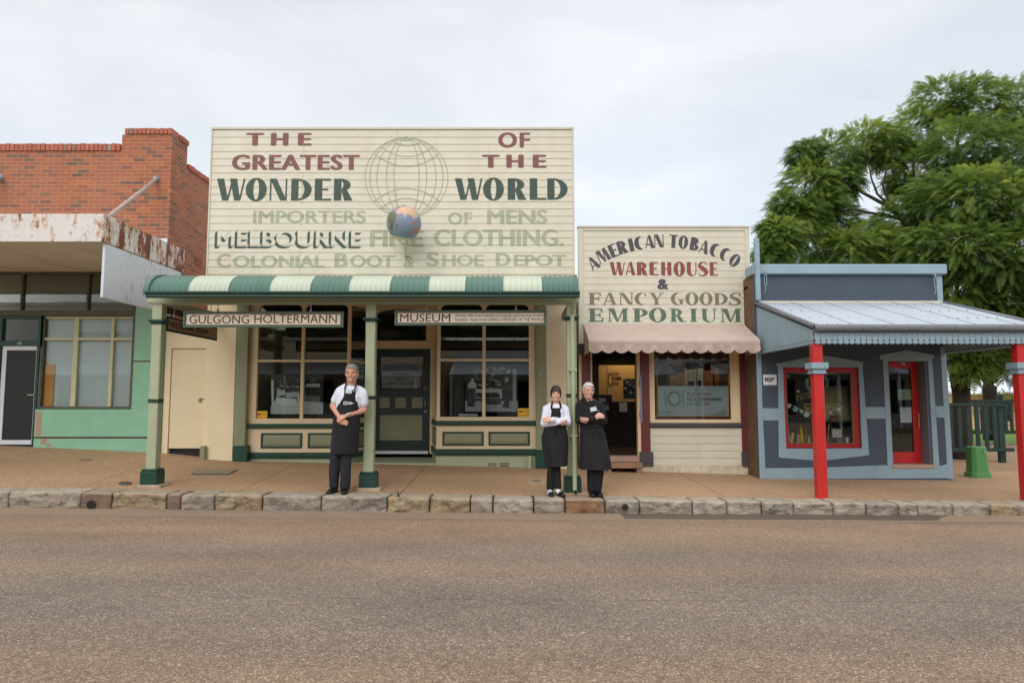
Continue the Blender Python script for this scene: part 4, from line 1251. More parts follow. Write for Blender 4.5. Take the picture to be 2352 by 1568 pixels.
# shop windows
def spandrel(m, x, z, r, sx, y0, y1):
    pts = [(x, z)] + [(x + sx * r * (1 - math.cos(a)), z - r * (1 - math.sin(a))) for a in [math.pi / 2 * k / 7 for k in range(7, -1, -1)]]
    m.prism(pts, y0, y1)
def museum_window(panes, yt, ytr0, ytr1, yb, ysill, left, right, corner_left):
    m = MB()
    y0, y1 = YF, YF + 0.09
    zt, z1, z0, zb_, zsl = PZ(yt, YF), PZ(ytr0, YF), PZ(ytr1, YF), PZ(yb, YF), PZ(ysill, YF)
    X = [(PX(a, YF, 830), PX(b, YF, 830)) for a, b in panes]
    xl, xr = PX(left, YF, 830), PX(right, YF, 830)
    m.box(xl, X[0][0], y0, y1, zsl, PZ(692, YF)); m.box(X[0][1], X[1][0], y0 + 0.004, y1 - 0.004, zb_, zt); m.box(X[1][1], xr, y0, y1, zsl, PZ(692, YF))
    m.box(X[0][0], X[1][1], y0 + 0.001, y1 - 0.002, zsl, zb_); m.box(X[0][0], X[1][1], y0 + 0.001, y1 - 0.002, zt, PZ(692, YF))
    for a, b in X:
        m.box(a, b, y0 + 0.006, y1 - 0.006, z0, z1)
        spandrel(m, a, zt, 0.11, 1, y0 + 0.005, y1 - 0.006); spandrel(m, b, zt, 0.11, -1, y0 + 0.005, y1 - 0.006)
    f = m.build('shop_window', 'joinery_cream', MS, bevel=0.005)
    for a, b in X:
        for lo, hi in ((zb_, z0), (z1, zt)):
            g = MB(); g.box(a - .004, b + .004, YF + 0.05, YF + 0.055, lo - .004, hi + .004); g.build('pane', 'glass', f)
    return f, X, xl, xr, zt, z0, z1, zb_, zsl
wl = museum_window([(591, 691), (698, 797)], 699, 826, 831, 961, 973, 571, 804, False)
wr = museum_window([(1011, 1108), (1115, 1215)], 699, 824, 829, 957, 966, 1004, 1230.5, True)
YD = YF + 1.0
dl, drr = PX(861, YD, 900), PX(987.5, YD, 900)
# splayed returns into the doorway: glass above, panel below
def splay(p0, p1, zt, z0, z1, zb_, zsl, zsb, zband0, zband1):
    d = math.hypot(p1[0] - p0[0], p1[1] - p0[1])
    flip = p1[1] < p0[1]
    m = MB()
    O = lambda u0, u1, t0, t1, a, b: m.obox(p0, p1, u0, u1, t0, t1, a, b)
    O(0, 0.05, 0, 0.06, zsl, zt + 0.06); O(d - 0.07, d, 0, 0.06, zsl, zt + 0.06); O(0.05, d - 0.07, 0.002, 0.058, zsl, zb_); O(0.05, d - 0.07, 0.002, 0.058, z0, z1); O(0.05, d - 0.07, 0.002, 0.058, zt, zt + 0.06)
    O(0, d, 0.002, 0.06, zt + 0.061, PZ(640, YF))
    f = m.build('return_window', 'joinery_cream', MS, bevel=0.004)
    g = MB(); g.obox(p0, p1, 0.045, d - 0.065, 0.03, 0.035, zb_, zt); g.build('pane', 'glass', f)
    m = MB(); O(0, d, 0.0, 0.06, zband1, zsb)
    rz = m.build('return_riser', 'joinery_cream', MS, bevel=0.004)
    m = MB(); O(-0.01, d, -0.025, 0.06, zsb + 0.001, zsl - 0.001); O(0, d, -0.03, 0.06, zband0, zband1 - 0.001); O(0.07, d - 0.1, -0.006, -0.0005, zband1 + 0.06, zsb - 0.05)
    m.build('green_trim', 'dark_green', rz)
    m = MB(); O(0.10, d - 0.13, -0.012, -0.0065, zband1 + 0.09, zsb - 0.08); m.build('panel', 'olive_panel', rz)
    m = MB(); O(0, d, 0.0, 0.06, -0.3, zband0 - 0.001); m.build('plinth', 'sage', rz)
    return f
(fl, XLp, lxl, lxr, zt, z0, z1, zb_, zslL) = wl
splay((lxr, YF + 0.002), (dl - 0.06, YD), zt, z0, z1, zb_, zslL, PZ(983, YF), PZ(1052, YF), PZ(1039, YF))
(fr_, XRp, rxl, rxr, zt2, z02, z12, zb2, zslR) = wr
splay((drr + 0.06, YD), (rxl, YF + 0.002), zt2, z02, z12, zb2, zslR, PZ(976.5, YF), PZ(1045, YF), PZ(1031, YF))
# risers under the windows
for x0, x1, zsl, ysb, yb0, yb1, pans, py0, py1 in ((lxl, lxr, zslL, 983, 1039, 1052, ((599, 694), (707, 800)), 994, 1029), (rxl, rxr, zslR, 976.5, 1031, 1045, ((1016, 1111), (1122, 1217)), 991, 1023)):
    m = MB(); m.box(x0, x1, YF + 0.01, YF + 0.1, PZ(yb0, YF), PZ(ysb, YF)); r = m.build('stall_riser', 'joinery_cream', MS, bevel=0.003)
    m = MB(); m.box(x0 - 0.005, x1 + 0.003, YF - 0.05, YF + 0.09, PZ(ysb, YF) + 0.001, zsl - 0.001); m.build('sill', 'dark_green', r, bevel=0.012)
    m = MB(); m.box(x0 - 0.003, x1 + 0.003, YF - 0.03, YF + 0.1, PZ(yb1 - 3, YF), PZ(yb0, YF) - 0.001); m.box(x0 - 0.003, x1 + 0.003, YF - 0.045, YF + 0.1, PZ(yb1, YF), PZ(yb1 - 3, YF) - 0.001); m.build('base_board', 'dark_green', r, bevel=0.006)
    m = MB(); m.box(x0, x1, YF + 0.0, YF + 0.1, -0.35, PZ(yb1, YF) - 0.001); m.build('plinth', 'sage', r)
    for a, b in pans:
        a0, a1, c0, c1 = RC(a, py0, b, py1, YF)
        m = MB(); frame_mb(m, a0, a1, c0, c1, .032, .032, .032, .032, YF - 0.012, YF + 0.0095); m.build('panel_moulding', 'dark_green', r, bevel=0.006)
        m = MB(); b0, b1, e0, e1 = a0 + .033, a1 - .033, c0 + .033, c1 - .033; q = 0.045
        m.add([(b0, YF + .008, e0), (b1, YF + .008, e0), (b1, YF + .008, e1), (b0, YF + .008, e1), (b0 + q, YF - .008, e0 + q), (b1 - q, YF - .008, e0 + q), (b1 - q, YF - .008, e1 - q), (b0 + q, YF - .008, e1 - q)], [(4, 5, 6, 7), (0, 1, 5, 4), (1, 2, 6, 5), (2, 3, 7, 6), (3, 0, 4, 7)])
        m.build('panel', 'olive_panel', r)
for a, b in ((1119, 1142), (1147, 1170)):
    a0, a1, c0, c1 = RC(a, 1062, b, 1075.5, YF)
    m = MB(); m.box(a0, a1, YF - 0.006, YF - 0.0005, c0, c1); v = m.build('air_vent', 'sage', MS)
    m = MB()
    for i in range(5):
        for j in range(3): 
            if a < 1130: m.box(a0 + .015 + i * .034, a0 + .037 + i * .034, YF - .008, YF - .0065, c0 + .012 + j * .034, c0 + .034 + j * .034)
        if a > 1130 and i < 4: m.box(a0 + .01, a1 - .01, YF - .008, YF - .0065, c0 + .008 + i * .027, c0 + .022 + i * .027)
    m.build('vent_holes', 'black', v)
a0, a1, c0, c1 = RC(1212, 1051, 1221, 1074, YF - .06)
m = MB(); m.box(a0, a1, YF - 0.10, YF - 0.052, c0 - 0.08, c1 + 0.04); m.build('waste_pipe', 'sage', MS, bevel=0.015)
# recess: floor, ceiling, door and fanlight
m = MB()
m.hexa([(lxr, YF + .02, -0.3), (rxl, YF + .02, -0.3), (drr + .06, YD + .05, -0.3), (dl - .06, YD + .05, -0.3), (lxr, YF + .02, PZ(1063, YF)), (rxl, YF + .02, PZ(1063, YF)), (drr + .06, YD + .05, PZ(1050, YD)), (dl - .06, YD + .05, PZ(1050, YD))])
m.build('door_step', 'sage', MS)
m = MB(); m.hexa([(lxr, YF + .201, PZ(692, YF)), (rxl, YF + .201, PZ(692, YF)), (drr + .06, YD - .001, PZ(692, YF)), (dl - .06, YD - .001, PZ(692, YF)), (lxr, YF + .201, zc - .01), (rxl, YF + .201, zc - .01), (drr + .06, YD - .001, zc - .01), (dl - .06, YD - .001, zc - .01)])
m.build('recess_ceiling', 'joinery_cream', MS)
m = MB()
a0, a1, c0, c1 = RC(865, 709, 979, 782, YD)
zdt = PZ(801, YD)
m.box(dl - 0.06, dl - 0.002, YD, YD + .09, PZ(1042, YD), PZ(640, YF)); m.box(drr + 0.002, drr + 0.06, YD, YD + .09, PZ(1042, YD), PZ(640, YF))
m.box(dl - 0.002, drr + 0.002, YD + .002, YD + .08, zdt + .004, c0); m.box(dl - .002, a0, YD + .002, YD + .08, c0, c1 + .3); m.box(a1, drr + .002, YD + .002, YD + .08, c0, c1 + .3)
arch = [(a0, c1 + .3), (a0, c1 - .12)] + [(a0 + (a1 - a0) * (1 - math.cos(t)) / 2, c1 - .12 + .12 * math.sin(t)) for t in [math.pi * k / 16 for k in range(1, 16)]] + [(a1, c1 - .12), (a1, c1 + .3)]
m.prism(arch, YD + .002, YD + .08)
m.box(dl - .002, drr + .002, YD - .02, YD + .0015, c0 - .055, c0 - .005)
df = m.build('door_frame', 'joinery_cream', MS, bevel=0.004)
m = MB(); m.box(a0 - .01, a1 + .01, YD + .04, YD + .045, c0 - .01, c1 + .02); m.build('fanlight', 'glass', df)
zdb = PZ(1035, YD)
G = lambda x, y: (845.2 + x * .17766, 787.5 + y * .17766)
def GR(x0, y0, x1, y1, Y=None): return RC(*G(x0, y0), *G(x1, y1), Y or YD)
m = MB()
ga = GR(155, 175, 705, 605)
m.box(dl, ga[0], YD + .03, YD + .075, zdb, zdt); m.box(ga[1], drr, YD + .03, YD + .075, zdb, zdt); m.box(ga[0], ga[1], YD + .03, YD + .075, ga[3], zdt); m.box(ga[0], ga[1], YD + .03, YD + .075, zdb, ga[2])
dr = m.build('door', 'door_green', MS, bevel=0.004)
m = MB(); m.box(ga[0] - .005, ga[1] + .005, YD + .05, YD + .055, ga[2] - .005, ga[3] + .005); m.build('glass', 'glass', dr)
m = MB()
for q in ((148, 703, 278, 838), (352, 703, 492, 838), (563, 703, 705, 838), (148, 930, 700, 1257)):
    a0, a1, c0, c1 = GR(*q); m.box(a0, a1, YD + .022, YD + .0295, c0, c1)
m.build('panels', 'olive_panel', dr, bevel=0.004)
m = MB(); m.box(dl + .002, drr - .03, YD + .02, YD + .07, PZ(1042, YD), zdb - .002); m.build('kick_strip', 'white_metal', dr)
m = MB()
for x, y, r in ((742, 585, .022), (740, 885, .026)):
    px, pz = W(*G(x, y), YD); m.tube([(px, YD + .03, pz), (px, YD + .01, pz)], r, 12); m.ball((px, YD + .006, pz), r * .8, 10, 6)
p0, p1 = W(*G(740, 742), YD), W(*G(740, 800), YD)
m.tube([(p0[0], YD + .03, p0[1] + .03), (p0[0], YD - .02, p0[1]), (p1[0], YD - .02, p1[1]), (p1[0], YD + .03, p1[1] - .03)], .009, 8)
m.build('handle', 'steel', dr)
# notice inside the door glass
yn = YD + .075
m = MB(); a0, a1, c0, c1 = GR(140, 165, 715, 620, yn); m.box(a0, a1, yn, yn + .01, c0, c1)
nt = tag(m.build('door_notice', 'dark_maroon'), 'grey arched notice on dark red card in the green door', 'notice')
m = MB()
def Gp(x, y, Y): return W(*G(x, y), Y)
arc = [(178 + (680 - 178) * t, 290 - 65 * math.sin(math.pi * t)) for t in [k / 16 for k in range(17)]]
m.prism([Gp(178, 582, yn)] + [Gp(678, 582, yn)] + [Gp(x, y, yn) for x, y in arc[::-1]], yn - .002, yn - .0002); m.build('gold_border', 'gold', nt)
m = MB(); arc2 = [(184 + (674 - 184) * t, 294 - 62 * math.sin(math.pi * t)) for t in [k / 16 for k in range(17)]]
m.prism([Gp(184, 362, yn), Gp(674, 362, yn)] + [Gp(x, y, yn) for x, y in arc2[::-1]], yn - .004, yn - .0025); m.build('dark_arch', 'poster_ink', nt)
m = MB(); a0, a1, c0, c1 = GR(184, 363, 674, 578, yn); m.box(a0, a1, yn - .0045, yn - .0025, c0, c1); m.build('grey_panel', 'poster_grey', nt)
m = MB()
for body, x0, x1, y0, y1 in (('MUSEUM', 320, 530, 388, 422), ('ENTRY', 350, 500, 446, 480), ('NEXT DOOR', 265, 540, 505, 541)):
    words_mb(m, [(body, G(x0, 0)[0], G(x1, 0)[0], G(0, y0)[1], G(0, y1)[1], .012)], yn - .006)
m.add([(Gp(560, 500, yn)[0], yn - .006, Gp(560, 500, yn)[1]), (Gp(560, 548, yn)[0], yn - .006, Gp(560, 548, yn)[1]), (Gp(588, 524, yn)[0], yn - .006, Gp(588, 524, yn)[1])], [(0, 1, 2)])
m.build('words', 'poster_black', nt)
# veranda
xv0, xv1 = PX(338, 9.8, 676), PX(1329, 9.8, 676)
zg0, zg1 = PZ(684, 9.74), PZ(669, 9.74)
zr0, zr1 = PZ(671, 9.8), PZ(636, 10.38)
prof = [(10.42 - .62 * math.cos(a), zr0 + (zr1 - zr0) * math.sin(a)) for a in [R(86) * k / 12 for k in range(13)]]
prof += [(prof[-1][0] + (YB - 0.03 - prof[-1][0]) * t, prof[-1][1] + (3.66 - prof[-1][1]) * t) for t in (0.25, 0.5, 0.75, 1.0)]
stripes = [345, 441, 531, 626, 716.6, 805.7, 897.6, 986.8, 1069, 1156.6, 1244, 1326]
xst = [PX(p, 9.9, 655) for p in stripes]
m = MB(); m.smooth = True
for si in range(11):
    m.cur = si % 2
    a, b = xst[si], xst[si + 1]
    n = max(1, int(round((b - a) / 0.076))) * 8
    cols = [a + (b - a) * k / n for k in range(n + 1)]
    base = len(m.v); vs = []
    for (y, z) in prof:
        for k, x in enumerate(cols):
            w = 0.009 * math.cos(2 * math.pi * k / 8)
            i = prof.index((y, z)); p, q = prof[max(i - 1, 0)], prof[min(i + 1, len(prof) - 1)]
            dy, dz = q[0] - p[0], q[1] - p[1]; l = math.hypot(dy, dz)
            vs.append((x, y - dz / l * w, z + dy / l * w))
    nn = n + 1
    m.add(vs, [(j * nn + k, j * nn + k + 1, (j + 1) * nn + k + 1, (j + 1) * nn + k) for j in range(len(prof) - 1) for k in range(n)])
vr = m.build('veranda_roof', ['roof_green', 'roof_cream'], MS)
m = MB()
for side in (0, 1):
    x = xst[0] if side == 0 else xst[-1]
    for i in range(12):
        (y0, za), (y1, zb1) = prof[i], prof[i + 1]
        x0, x1 = (x - .045, x + .03) if side == 0 else (x - .01, x + .012)
        m.hexa([(x0, y0 - .012, za - .05), (x1, y0 - .012, za - .05), (x1, y1 - .012, zb1 - .05), (x0, y1 - .012, zb1 - .05), (x0, y0 - .012, za + .022), (x1, y0 - .012, za + .022), (x1, y1 - .012, zb1 + .022), (x0, y1 - .012, zb1 + .022)])
    y0, za = prof[12]; y1, zb1 = prof[-1]
    x0, x1 = (x - .045, x + .03) if side == 0 else (x - .01, x + .012)
    m.hexa([(x0, y0, za - .1), (x1, y0, za - .1), (x1, y1, zb1 - .1), (x0, y1, zb1 - .1), (x0, y0, za + .022), (x1, y0, za + .022), (x1, y1, zb1 + .022), (x0, y1, zb1 + .022)])
m.build('barge', 'roof_green', vr)
m = MB()
m.hexa([(xst[0] + .04, 10.36, zr1 - .11), (xst[-1] - .02, 10.36, zr1 - .11), (xst[-1] - .02, YB - .04, 3.56), (xst[0] + .04, YB - .04, 3.56), (xst[0] + .04, 10.36, zr1 - .09), (xst[-1] - .02, 10.36, zr1 - .09), (xst[-1] - .02, YB - .04, 3.58), (xst[0] + .04, YB - .04, 3.58)])
for k in range(9):
    x = xst[0] + .3 + k * (xst[-1] - xst[0] - .6) / 8
    m.hexa([(x - .02, 10.37, zr1 - .21), (x + .02, 10.37, zr1 - .21), (x + .02, YB - .05, 3.46), (x - .02, YB - .05, 3.46), (x - .02, 10.37, zr1 - .111), (x + .02, 10.37, zr1 - .111), (x + .02, YB - .05, 3.559), (x - .02, YB - .05, 3.559)])
m.build('veranda_ceiling', 'soffit_brown', MS)
m = MB()                                   # ogee gutter
gp = [(9.79, zg0 + .005), (9.755, zg0), (9.735, zg0 + .02), (9.735, zg0 + .045), (9.70, zg1 - .02), (9.70, zg1 - .004), (9.712, zg1), (9.72, zg1 - .006), (9.75, zg0 + .055), (9.79, zg0 + .05)]
xg0, xg1 = PX(333, 9.72, 676), PX(1332, 9.72, 676)
for x0, x1 in ((xg0, xg1),):
    n = len(gp); vs = [(x0, y, z) for y, z in gp] + [(x1, y, z) for y, z in gp]
    m.add(vs, [(i, i + n, (i + 1) % n + n, (i + 1) % n) for i in range(n)] + [tuple(range(n)), tuple(range(2 * n - 1, n - 1, -1))])
for k in range(1, 5):
    x = xg0 + (xg1 - xg0) * k / 5 + .1; m.box(x, x + .012, 9.694, 9.7, zg0 + .05, zg1 - .004)
m.build('gutter', 'gutter_green', MS)
zbm0, zbm1 = PZ(698, 10.21), PZ(685, 10.21)
m = MB()
m.box(PX(346, 10.21, 690), PX(1326, 10.21, 690), 10.21, 10.33, zbm0, zbm1 + .06); m.box(PX(346, 10.21, 690) - .004, PX(1326, 10.21, 690) + .004, 10.2, 10.2095, zbm0 + .02, zbm0 + .035)
for px in (350, 1322):
    x = PX(px, 10.4, 690); m.box(x - .045, x + .045, 10.331, YF - .12, zbm0 + .04, zbm0 + .17)
m.build('veranda_beam', 'sage', MS, bevel=0.004)
m = MB()                                   # scalloped board under the lane-side beam
x = PX(352, 10.4, 690)
zv = zbm0 + .04
for k in range(18):
    y0 = 10.6 + k * .11
    pts = [(y0, zv - .002), (y0 + .11, zv - .002), (y0 + .11, zv - .05)] + [(y0 + .055 + .05 * math.cos(t), zv - .07 - .045 * math.sin(t)) for t in [math.pi * j / 6 for j in range(7)]] + [(y0, zv - .05)]
    n = len(pts); m.add([(x - .012, a, b) for a, b in pts] + [(x + .012, a, b) for a, b in pts], [tuple(range(n)), tuple(range(2 * n - 1, n - 1, -1))] + [(i, i + n, (i + 1) % n + n, (i + 1) % n) for i in range(n)])
m.build('scalloped_board', 'soffit_brown', MS)
def veranda_post(px, cap, band, bx0, bx1, by0, by1):
    x = PX(px, YP - .07, 900); w = .073
    z_, zt_ = PZ(by0, YP - .13), zbm0
    m = MB()
    def octo(z0_, z1_, c):
        q = [(-w + c, -w), (w - c, -w), (w, -w + c), (w, w - c), (w - c, w), (-w + c, w), (-w, w - c), (-w, -w + c)]
        m.add([(x + a, YP + b, z0_) for a, b in q] + [(x + a, YP + b, z1_) for a, b in q], [tuple(range(7, -1, -1)), tuple(range(8, 16))] + [(i, (i + 1) % 8, (i + 1) % 8 + 8, i + 8) for i in range(8)])
    zc0, zc1 = PZ(cap[1], YP), PZ(cap[0], YP); zb0, zb1 = PZ(band[1], YP), PZ(band[0], YP)
    zch = zb0 - .22
    octo(z_ - .02, z_ + .3, .003); octo(z_ + .3005, zb0 - .1, .014); octo(zb0 - .0995, zb1 + .1, .003); octo(zb1 + .1005, zc0 - .16, .014); octo(zc0 - .1595, zt_, .003)
    p = m.build('veranda_post', 'sage', MS)
    m = MB()
    for j, (o, t0, t1) in enumerate(((.115, .0, .45), (.10, .45, .62), (.088, .62, 1.0))):
        m.box(x - o, x + o, YP - o, YP + o, zc1 - (zc1 - zc0) * t1, zc1 - (zc1 - zc0) * t0 - .0005)
    m.build('capital', 'dark_green', p, bevel=0.008)
    m = MB(); hb = (zb1 - zb0)
    m.box(x - .082, x + .082, YP - .082, YP + .082, zb0, zb0 + hb * .42); m.box(x - .082, x + .082, YP - .082, YP + .082, zb0 + hb * .58, zb1); m.box(x - .076, x + .076, YP - .076, YP + .076, zb0 + hb * .421, zb0 + hb * .579)
    m.build('band', 'dark_green', p, bevel=0.006)
    m = MB(); zg_ = gz(x, YP); zp = PZ(by1, YP - .13)
    m.box(x - .125, x + .125, YP - .125, YP + .125, zp, z_ - .035); m.box(x - .115, x + .115, YP - .115, YP + .115, z_ - .0349, z_)
    m.build('post_base', 'dark_green', p, bevel=0.008)
    m = MB(); m.box(x - .15, x + .2, YP - .16, YP + .17, zg_ - .1, zp - .001); m.build('stone_pad', 'pad_stone', p, bevel=0.012)
    return x
veranda_post(353, (735, 746), (916, 925), 0, 0, 1077, 1113)
veranda_post(848.5, (731, 740.5), (909, 917), 0, 0, 1084, 1120)
xp = veranda_post(1314, (728, 737), (904, 912), 0, 0, 1093, 1131)
m = MB()
xq = PX(1317, 10.08, 900)
m.tube([(xq - .01, 9.78, zg0 + .02), (xq - .01, 9.95, zg0 - .08), (xq - .008, 10.11, zg0 - .2), (xq, 10.11, 1.6), (xq + .012, 10.08, PZ(1120, 10.1)), (xq + .014, 10.02, PZ(1128, 10.06))], .033, 12)
m.smooth = False
for py in (850, 1000): 
    z_ = PZ(py, 10.1); m.box(xq - .055, xq + .055, 10.07, 10.225, z_ - .012, z_ + .012)
dp = m.build('downpipe', 'sage', MS, smooth=False)
m = MB(); m.tube([(xq + .014, 10.0, PZ(1129, 10.05)), (xq + .014, 10.022, PZ(1128, 10.06))], .026, 12); m.build('pipe_mouth', 'black', dp)
# small fittings
a0, a1, c0, c1 = RC(1238.5, 849, 1244, 861, YF - .09)
m = MB(); m.box(a0, a1, YF - .10, YF - .071, c0, c1); db = tag(m.build('doorbell', 'steel', None, bevel=0.004), 'small grey doorbell on the green pilaster beside the woman', 'doorbell')
m = MB(); m.box(a0 + .01, a1 - .01, YF - .104, YF - .1005, c0 + .05, c1 - .015); m.build('button', 'black', db)
x, z = W(1243, 694, 11.2)
m = MB(); m.tube([(x, 11.2, z + .1), (x, 11.2, z + .02)], .06, 14); m.ball((x, 11.2, z + .01), (.055, .055, .045), 14, 8)
m.box(x - .09, x + .09, 11.12, 11.28, z + .1005, z + .2)
tag(m.build('camera_dome', 'white_metal', None), 'white security dome under the veranda ceiling by the right hand post', 'security camera')
# ------------------------------------------------------------------ hanging signs of the museum veranda
def hanging_sign(x0, y0, x1, y1, Y, label, lines, rods, bx=(6, 8)):
    a0, a1, c0, c1 = RC(x0, y0, x1, y1, Y)
    t = thing('hanging_sign', label, 'sign', ((a0 + a1) / 2, Y + .02, c0), 'signs hung under the striped veranda')
    m = MB(); frame_mb(m, a0, a1, c0, c1, .034, .034, .03, .03, Y, Y + .045); f = m.build('frame', 'sign_green', t, bevel=0.005)
    m = MB(); frame_mb(m, a0 + .0345, a1 - .0345, c0 + .0305, c1 - .0305, .012, .012, .012, .012, Y + .008, Y + .035); m.build('inner_moulding', 'brown_trim', f)
    m = MB(); m.box(a0 + .047, a1 - .047, Y + .014, Y + .03, c0 + .043, c1 - .043); m.build('board', 'sign_cream', t)
    m = MB(); words_mb(m, lines, Y + .0125); m.build('lettering', 'sign_maroon', t)
    for k, px in enumerate(rods):
        x = PX(px, Y, y0)
        m = MB(); m.tube([(x, Y + .02, c1 + .005), (x, Y + .02, zbm0 + .03)], .006, 8)
        m.ball((x, Y + .02, c1 + .02), (.02, .02, .025), 8, 6); m.tube([(x - .01, Y + .02, c1 + .06), (x + .012, Y + .02, c1 + .1), (x - .008, Y + .02, c1 + .13)], .008, 6)
        m.build('hanger', 'steel', t)
    return t
Q8 = lambda x, y: (355.3 + x * .2001, 662.7 + y * .2001)
g0 = Q8(398, 302); g1 = Q8(1085, 402); h0 = Q8(1143, 296); h1 = Q8(2092, 398)
hanging_sign(420, 715, 788.5, 751.5, 10.23, 'long cream hanging sign with one line of large maroon capitals', [('GULGONG', g0[0], g1[0], g0[1] + .6, g1[1], .006), ('HOLTERMANN', h0[0], h1[0], h0[1] + .2, h1[1] - .2, .006)], (499, 713))
Q6 = lambda x, y: (806.7 + x * .34300, 614.7 + y * .34300)
s1, e1 = Q6(326, 309), Q6(664, 363)
def Q6r(x0, x1, y0, y1): return Q6(x0, 0)[0], Q6(x1, 0)[0], Q6(0, y0)[1], Q6(0, y1)[1]
hanging_sign(906, 712, 1256.3, 747, 10.23, 'cream hanging sign with a large word and two lines of small print', [('MUSEUM',) + Q6r(326, 664, 308, 363) + (.008,),
    ("showing 100s of photographs of Gulgong's goldrush days & other",) + Q6r(697, 1290, 309, 332) + (.010,),
    ('locations - listed in the UNESCO MEMORY OF THE WORLD',) + Q6r(697, 1290, 336, 357) + (.010,)], (980, 1185))
# the third sign hangs end-on to the street, near the lane
yA, yB_ = 10.45, 12.25
xs_ = PX(381, yA, 742)
z0, z1 = PZ(760, yA), PZ(725, yA)
t = thing('hanging_sign', 'tan hanging sign turned end on to the street near the lane door', 'sign', (xs_, (yA + yB_) / 2, z0), 'signs hung under the striped veranda')
m = MB(); m.box(xs_ - .02, xs_ + .02, yA, yB_, z0, z1); m.build('frame', 'dark_green', t, bevel=0.004)
m = MB(); m.box(xs_ + .0205, xs_ + .024, yA + .04, yB_ - .04, z0 + .035, z1 - .035); m.box(xs_ - .024, xs_ - .0205, yA + .04, yB_ - .04, z0 + .035, z1 - .035); m.build('board', 'sign_tan', t)
m = MB()
for body, a, b, c, d, bo in (('HOLTERMANN', yA + .1, yA + .87, z0 + .07, z1 - .07, .03), ('MUSEUM', yA + .97, yA + 1.42, z0 + .07, z1 - .07, .03), ('Open 7 Days', yA + 1.47, yA + 1.73, z0 + .085, z0 + .12, .02)):
    v, f = fit(text_geo(body, bo), a, b, c, d); m.add([(xs_ + .0245, y, z) for y, z in v], f)
m.build('lettering', 'sign_black', t)
m = MB()
for y in (yA + .25, yB_ - .25): m.tube([(xs_, y, z1), (xs_, y, 3.35)], .006, 6)
m.build('hanger', 'steel', t)

# ------------------------------------------------------------------ the globe on the parapet
YG = 12.3
gcx, gcz = W(927.7, 512.7, YG)
gr = 40.2 / 1568 * YG / 1.0
t = thing('globe', 'painted model globe on a cream bracket in front of the parapet', 'globe', (gcx, YG, gcz))
nu, nv = 144, 96
def blob(pts): return [((x - 415) / 163.0, (995 - y) / 163.0) for x, y in pts]
LANDS = [(2, blob([(262, 960), (272, 920), (285, 895), (335, 890), (332, 905), (350, 922), (340, 945), (332, 990), (318, 1040), (308, 1075), (290, 1050), (275, 985)])),
         (2, blob([(345, 1000), (356, 1010), (352, 1050), (342, 1045)])),
         (3, blob([(338, 905), (355, 870), (390, 845), (430, 833), (480, 848), (520, 875), (548, 912), (545, 935), (520, 940), (505, 955), (490, 930), (470, 912), (440, 912), (425, 945), (412, 920), (400, 900), (370, 912)])),
         (4, blob([(575, 1020), (545, 1025), (525, 1035), (505, 1045), (490, 1070), (475, 1085), (515, 1090), (530, 1090), (510, 1120), (560, 1090), (578, 1050)])),
         (4, blob([(462, 962), (480, 975), (500, 985), (520, 975), (530, 960), (535, 985), (515, 1000), (490, 995)])),
         (4, blob([(320, 862), (350, 842), (380, 836), (360, 856), (335, 880)])),
         (5, blob([(300, 1105), (350, 1118), (420, 1130), (485, 1136), (460, 1155), (410, 1162), (350, 1145)]))]
def inside(p, poly):
    c = False; j = len(poly) - 1
    for i in range(len(poly)):
        if (poly[i][1] > p[1]) != (poly[j][1] > p[1]) and p[0] < (poly[j][0] - poly[i][0]) * (p[1] - poly[i][1]) / (poly[j][1] - poly[i][1]) + poly[i][0]: c = not c
        j = i
    return c
for nm, g in (('sea_blue', S(128, 140, 160)), ('land_green', S(104, 108, 82)), ('land_orange', S(206, 168, 138)), ('land_red', S(166, 118, 118)), ('ice_cream', S(216, 208, 168))): paint(nm, g, 0.55, 0.08, 4.0, bump=0.4, bscale=16)
vf = (Vector((0, 0, CAMZ)) - Vector((gcx, YG, gcz))).normalized(); vr_ = vf.cross(Vector((0, 0, 1))).normalized() * -1; vu = vr_.cross(vf).normalized() * -1
m = MB(); m.smooth = True
vs = []; 
for j in range(nv + 1):
    la = -math.pi / 2 + math.pi * j / nv
    for i in range(nu + 1):
        lo = 2 * math.pi * i / nu
        d = Vector((math.cos(la) * math.cos(lo), math.cos(la) * math.sin(lo), math.sin(la)))
        vs.append(Vector((gcx, YG, gcz)) + d * gr * (1 + 0.006 * fbm(d, 5, 3)))
m.v = vs
for j in range(nv):
    for i in range(nu):
        la = -math.pi / 2 + math.pi * (j + .5) / nv; lo = 2 * math.pi * (i + .5) / nu
        d = (math.cos(la) * math.cos(lo), math.cos(la) * math.sin(lo), math.sin(la))
        k = 0
        dv = Vector(d)
        if dv.dot(vf) > 0.02:
            for mi, poly in LANDS:
                if inside((dv.dot(vr_), dv.dot(vu)), poly): k = mi - 1
        if d[2] < -0.97 and k == 0: k = 4
        m.f.append([j * (nu + 1) + i, j * (nu + 1) + i + 1, (j + 1) * (nu + 1) + i + 1, (j + 1) * (nu + 1) + i]); m.mi.append(k); m.sm.append(True)
m.build('sphere', ['sea_blue', 'land_green', 'land_orange', 'land_red', 'ice_cream'], t)
m = MB(); m.tube([(gcx, YG, gcz + gr - .01), (gcx, YG, gcz + gr + .018)], [.04, .025], 10); m.build('top_cap', 'black', t)
bx, bz = W(933, 583, YB)
m = MB(); m.tube([(gcx, YG, gcz - gr + .01), (gcx, YG, gcz - gr - .05)], .05, 10); m.tube([(gcx, YG, gcz - gr - .02), (gcx + .01, YG + .12, gcz - gr - .1), (bx, YB - .02, bz - .04)], [.035, .03, .026], 8); m.tube([(gcx - .02, YG + .05, gcz - gr - .03), (gcx - .03, YB - .02, bz + .12)], .02, 8)
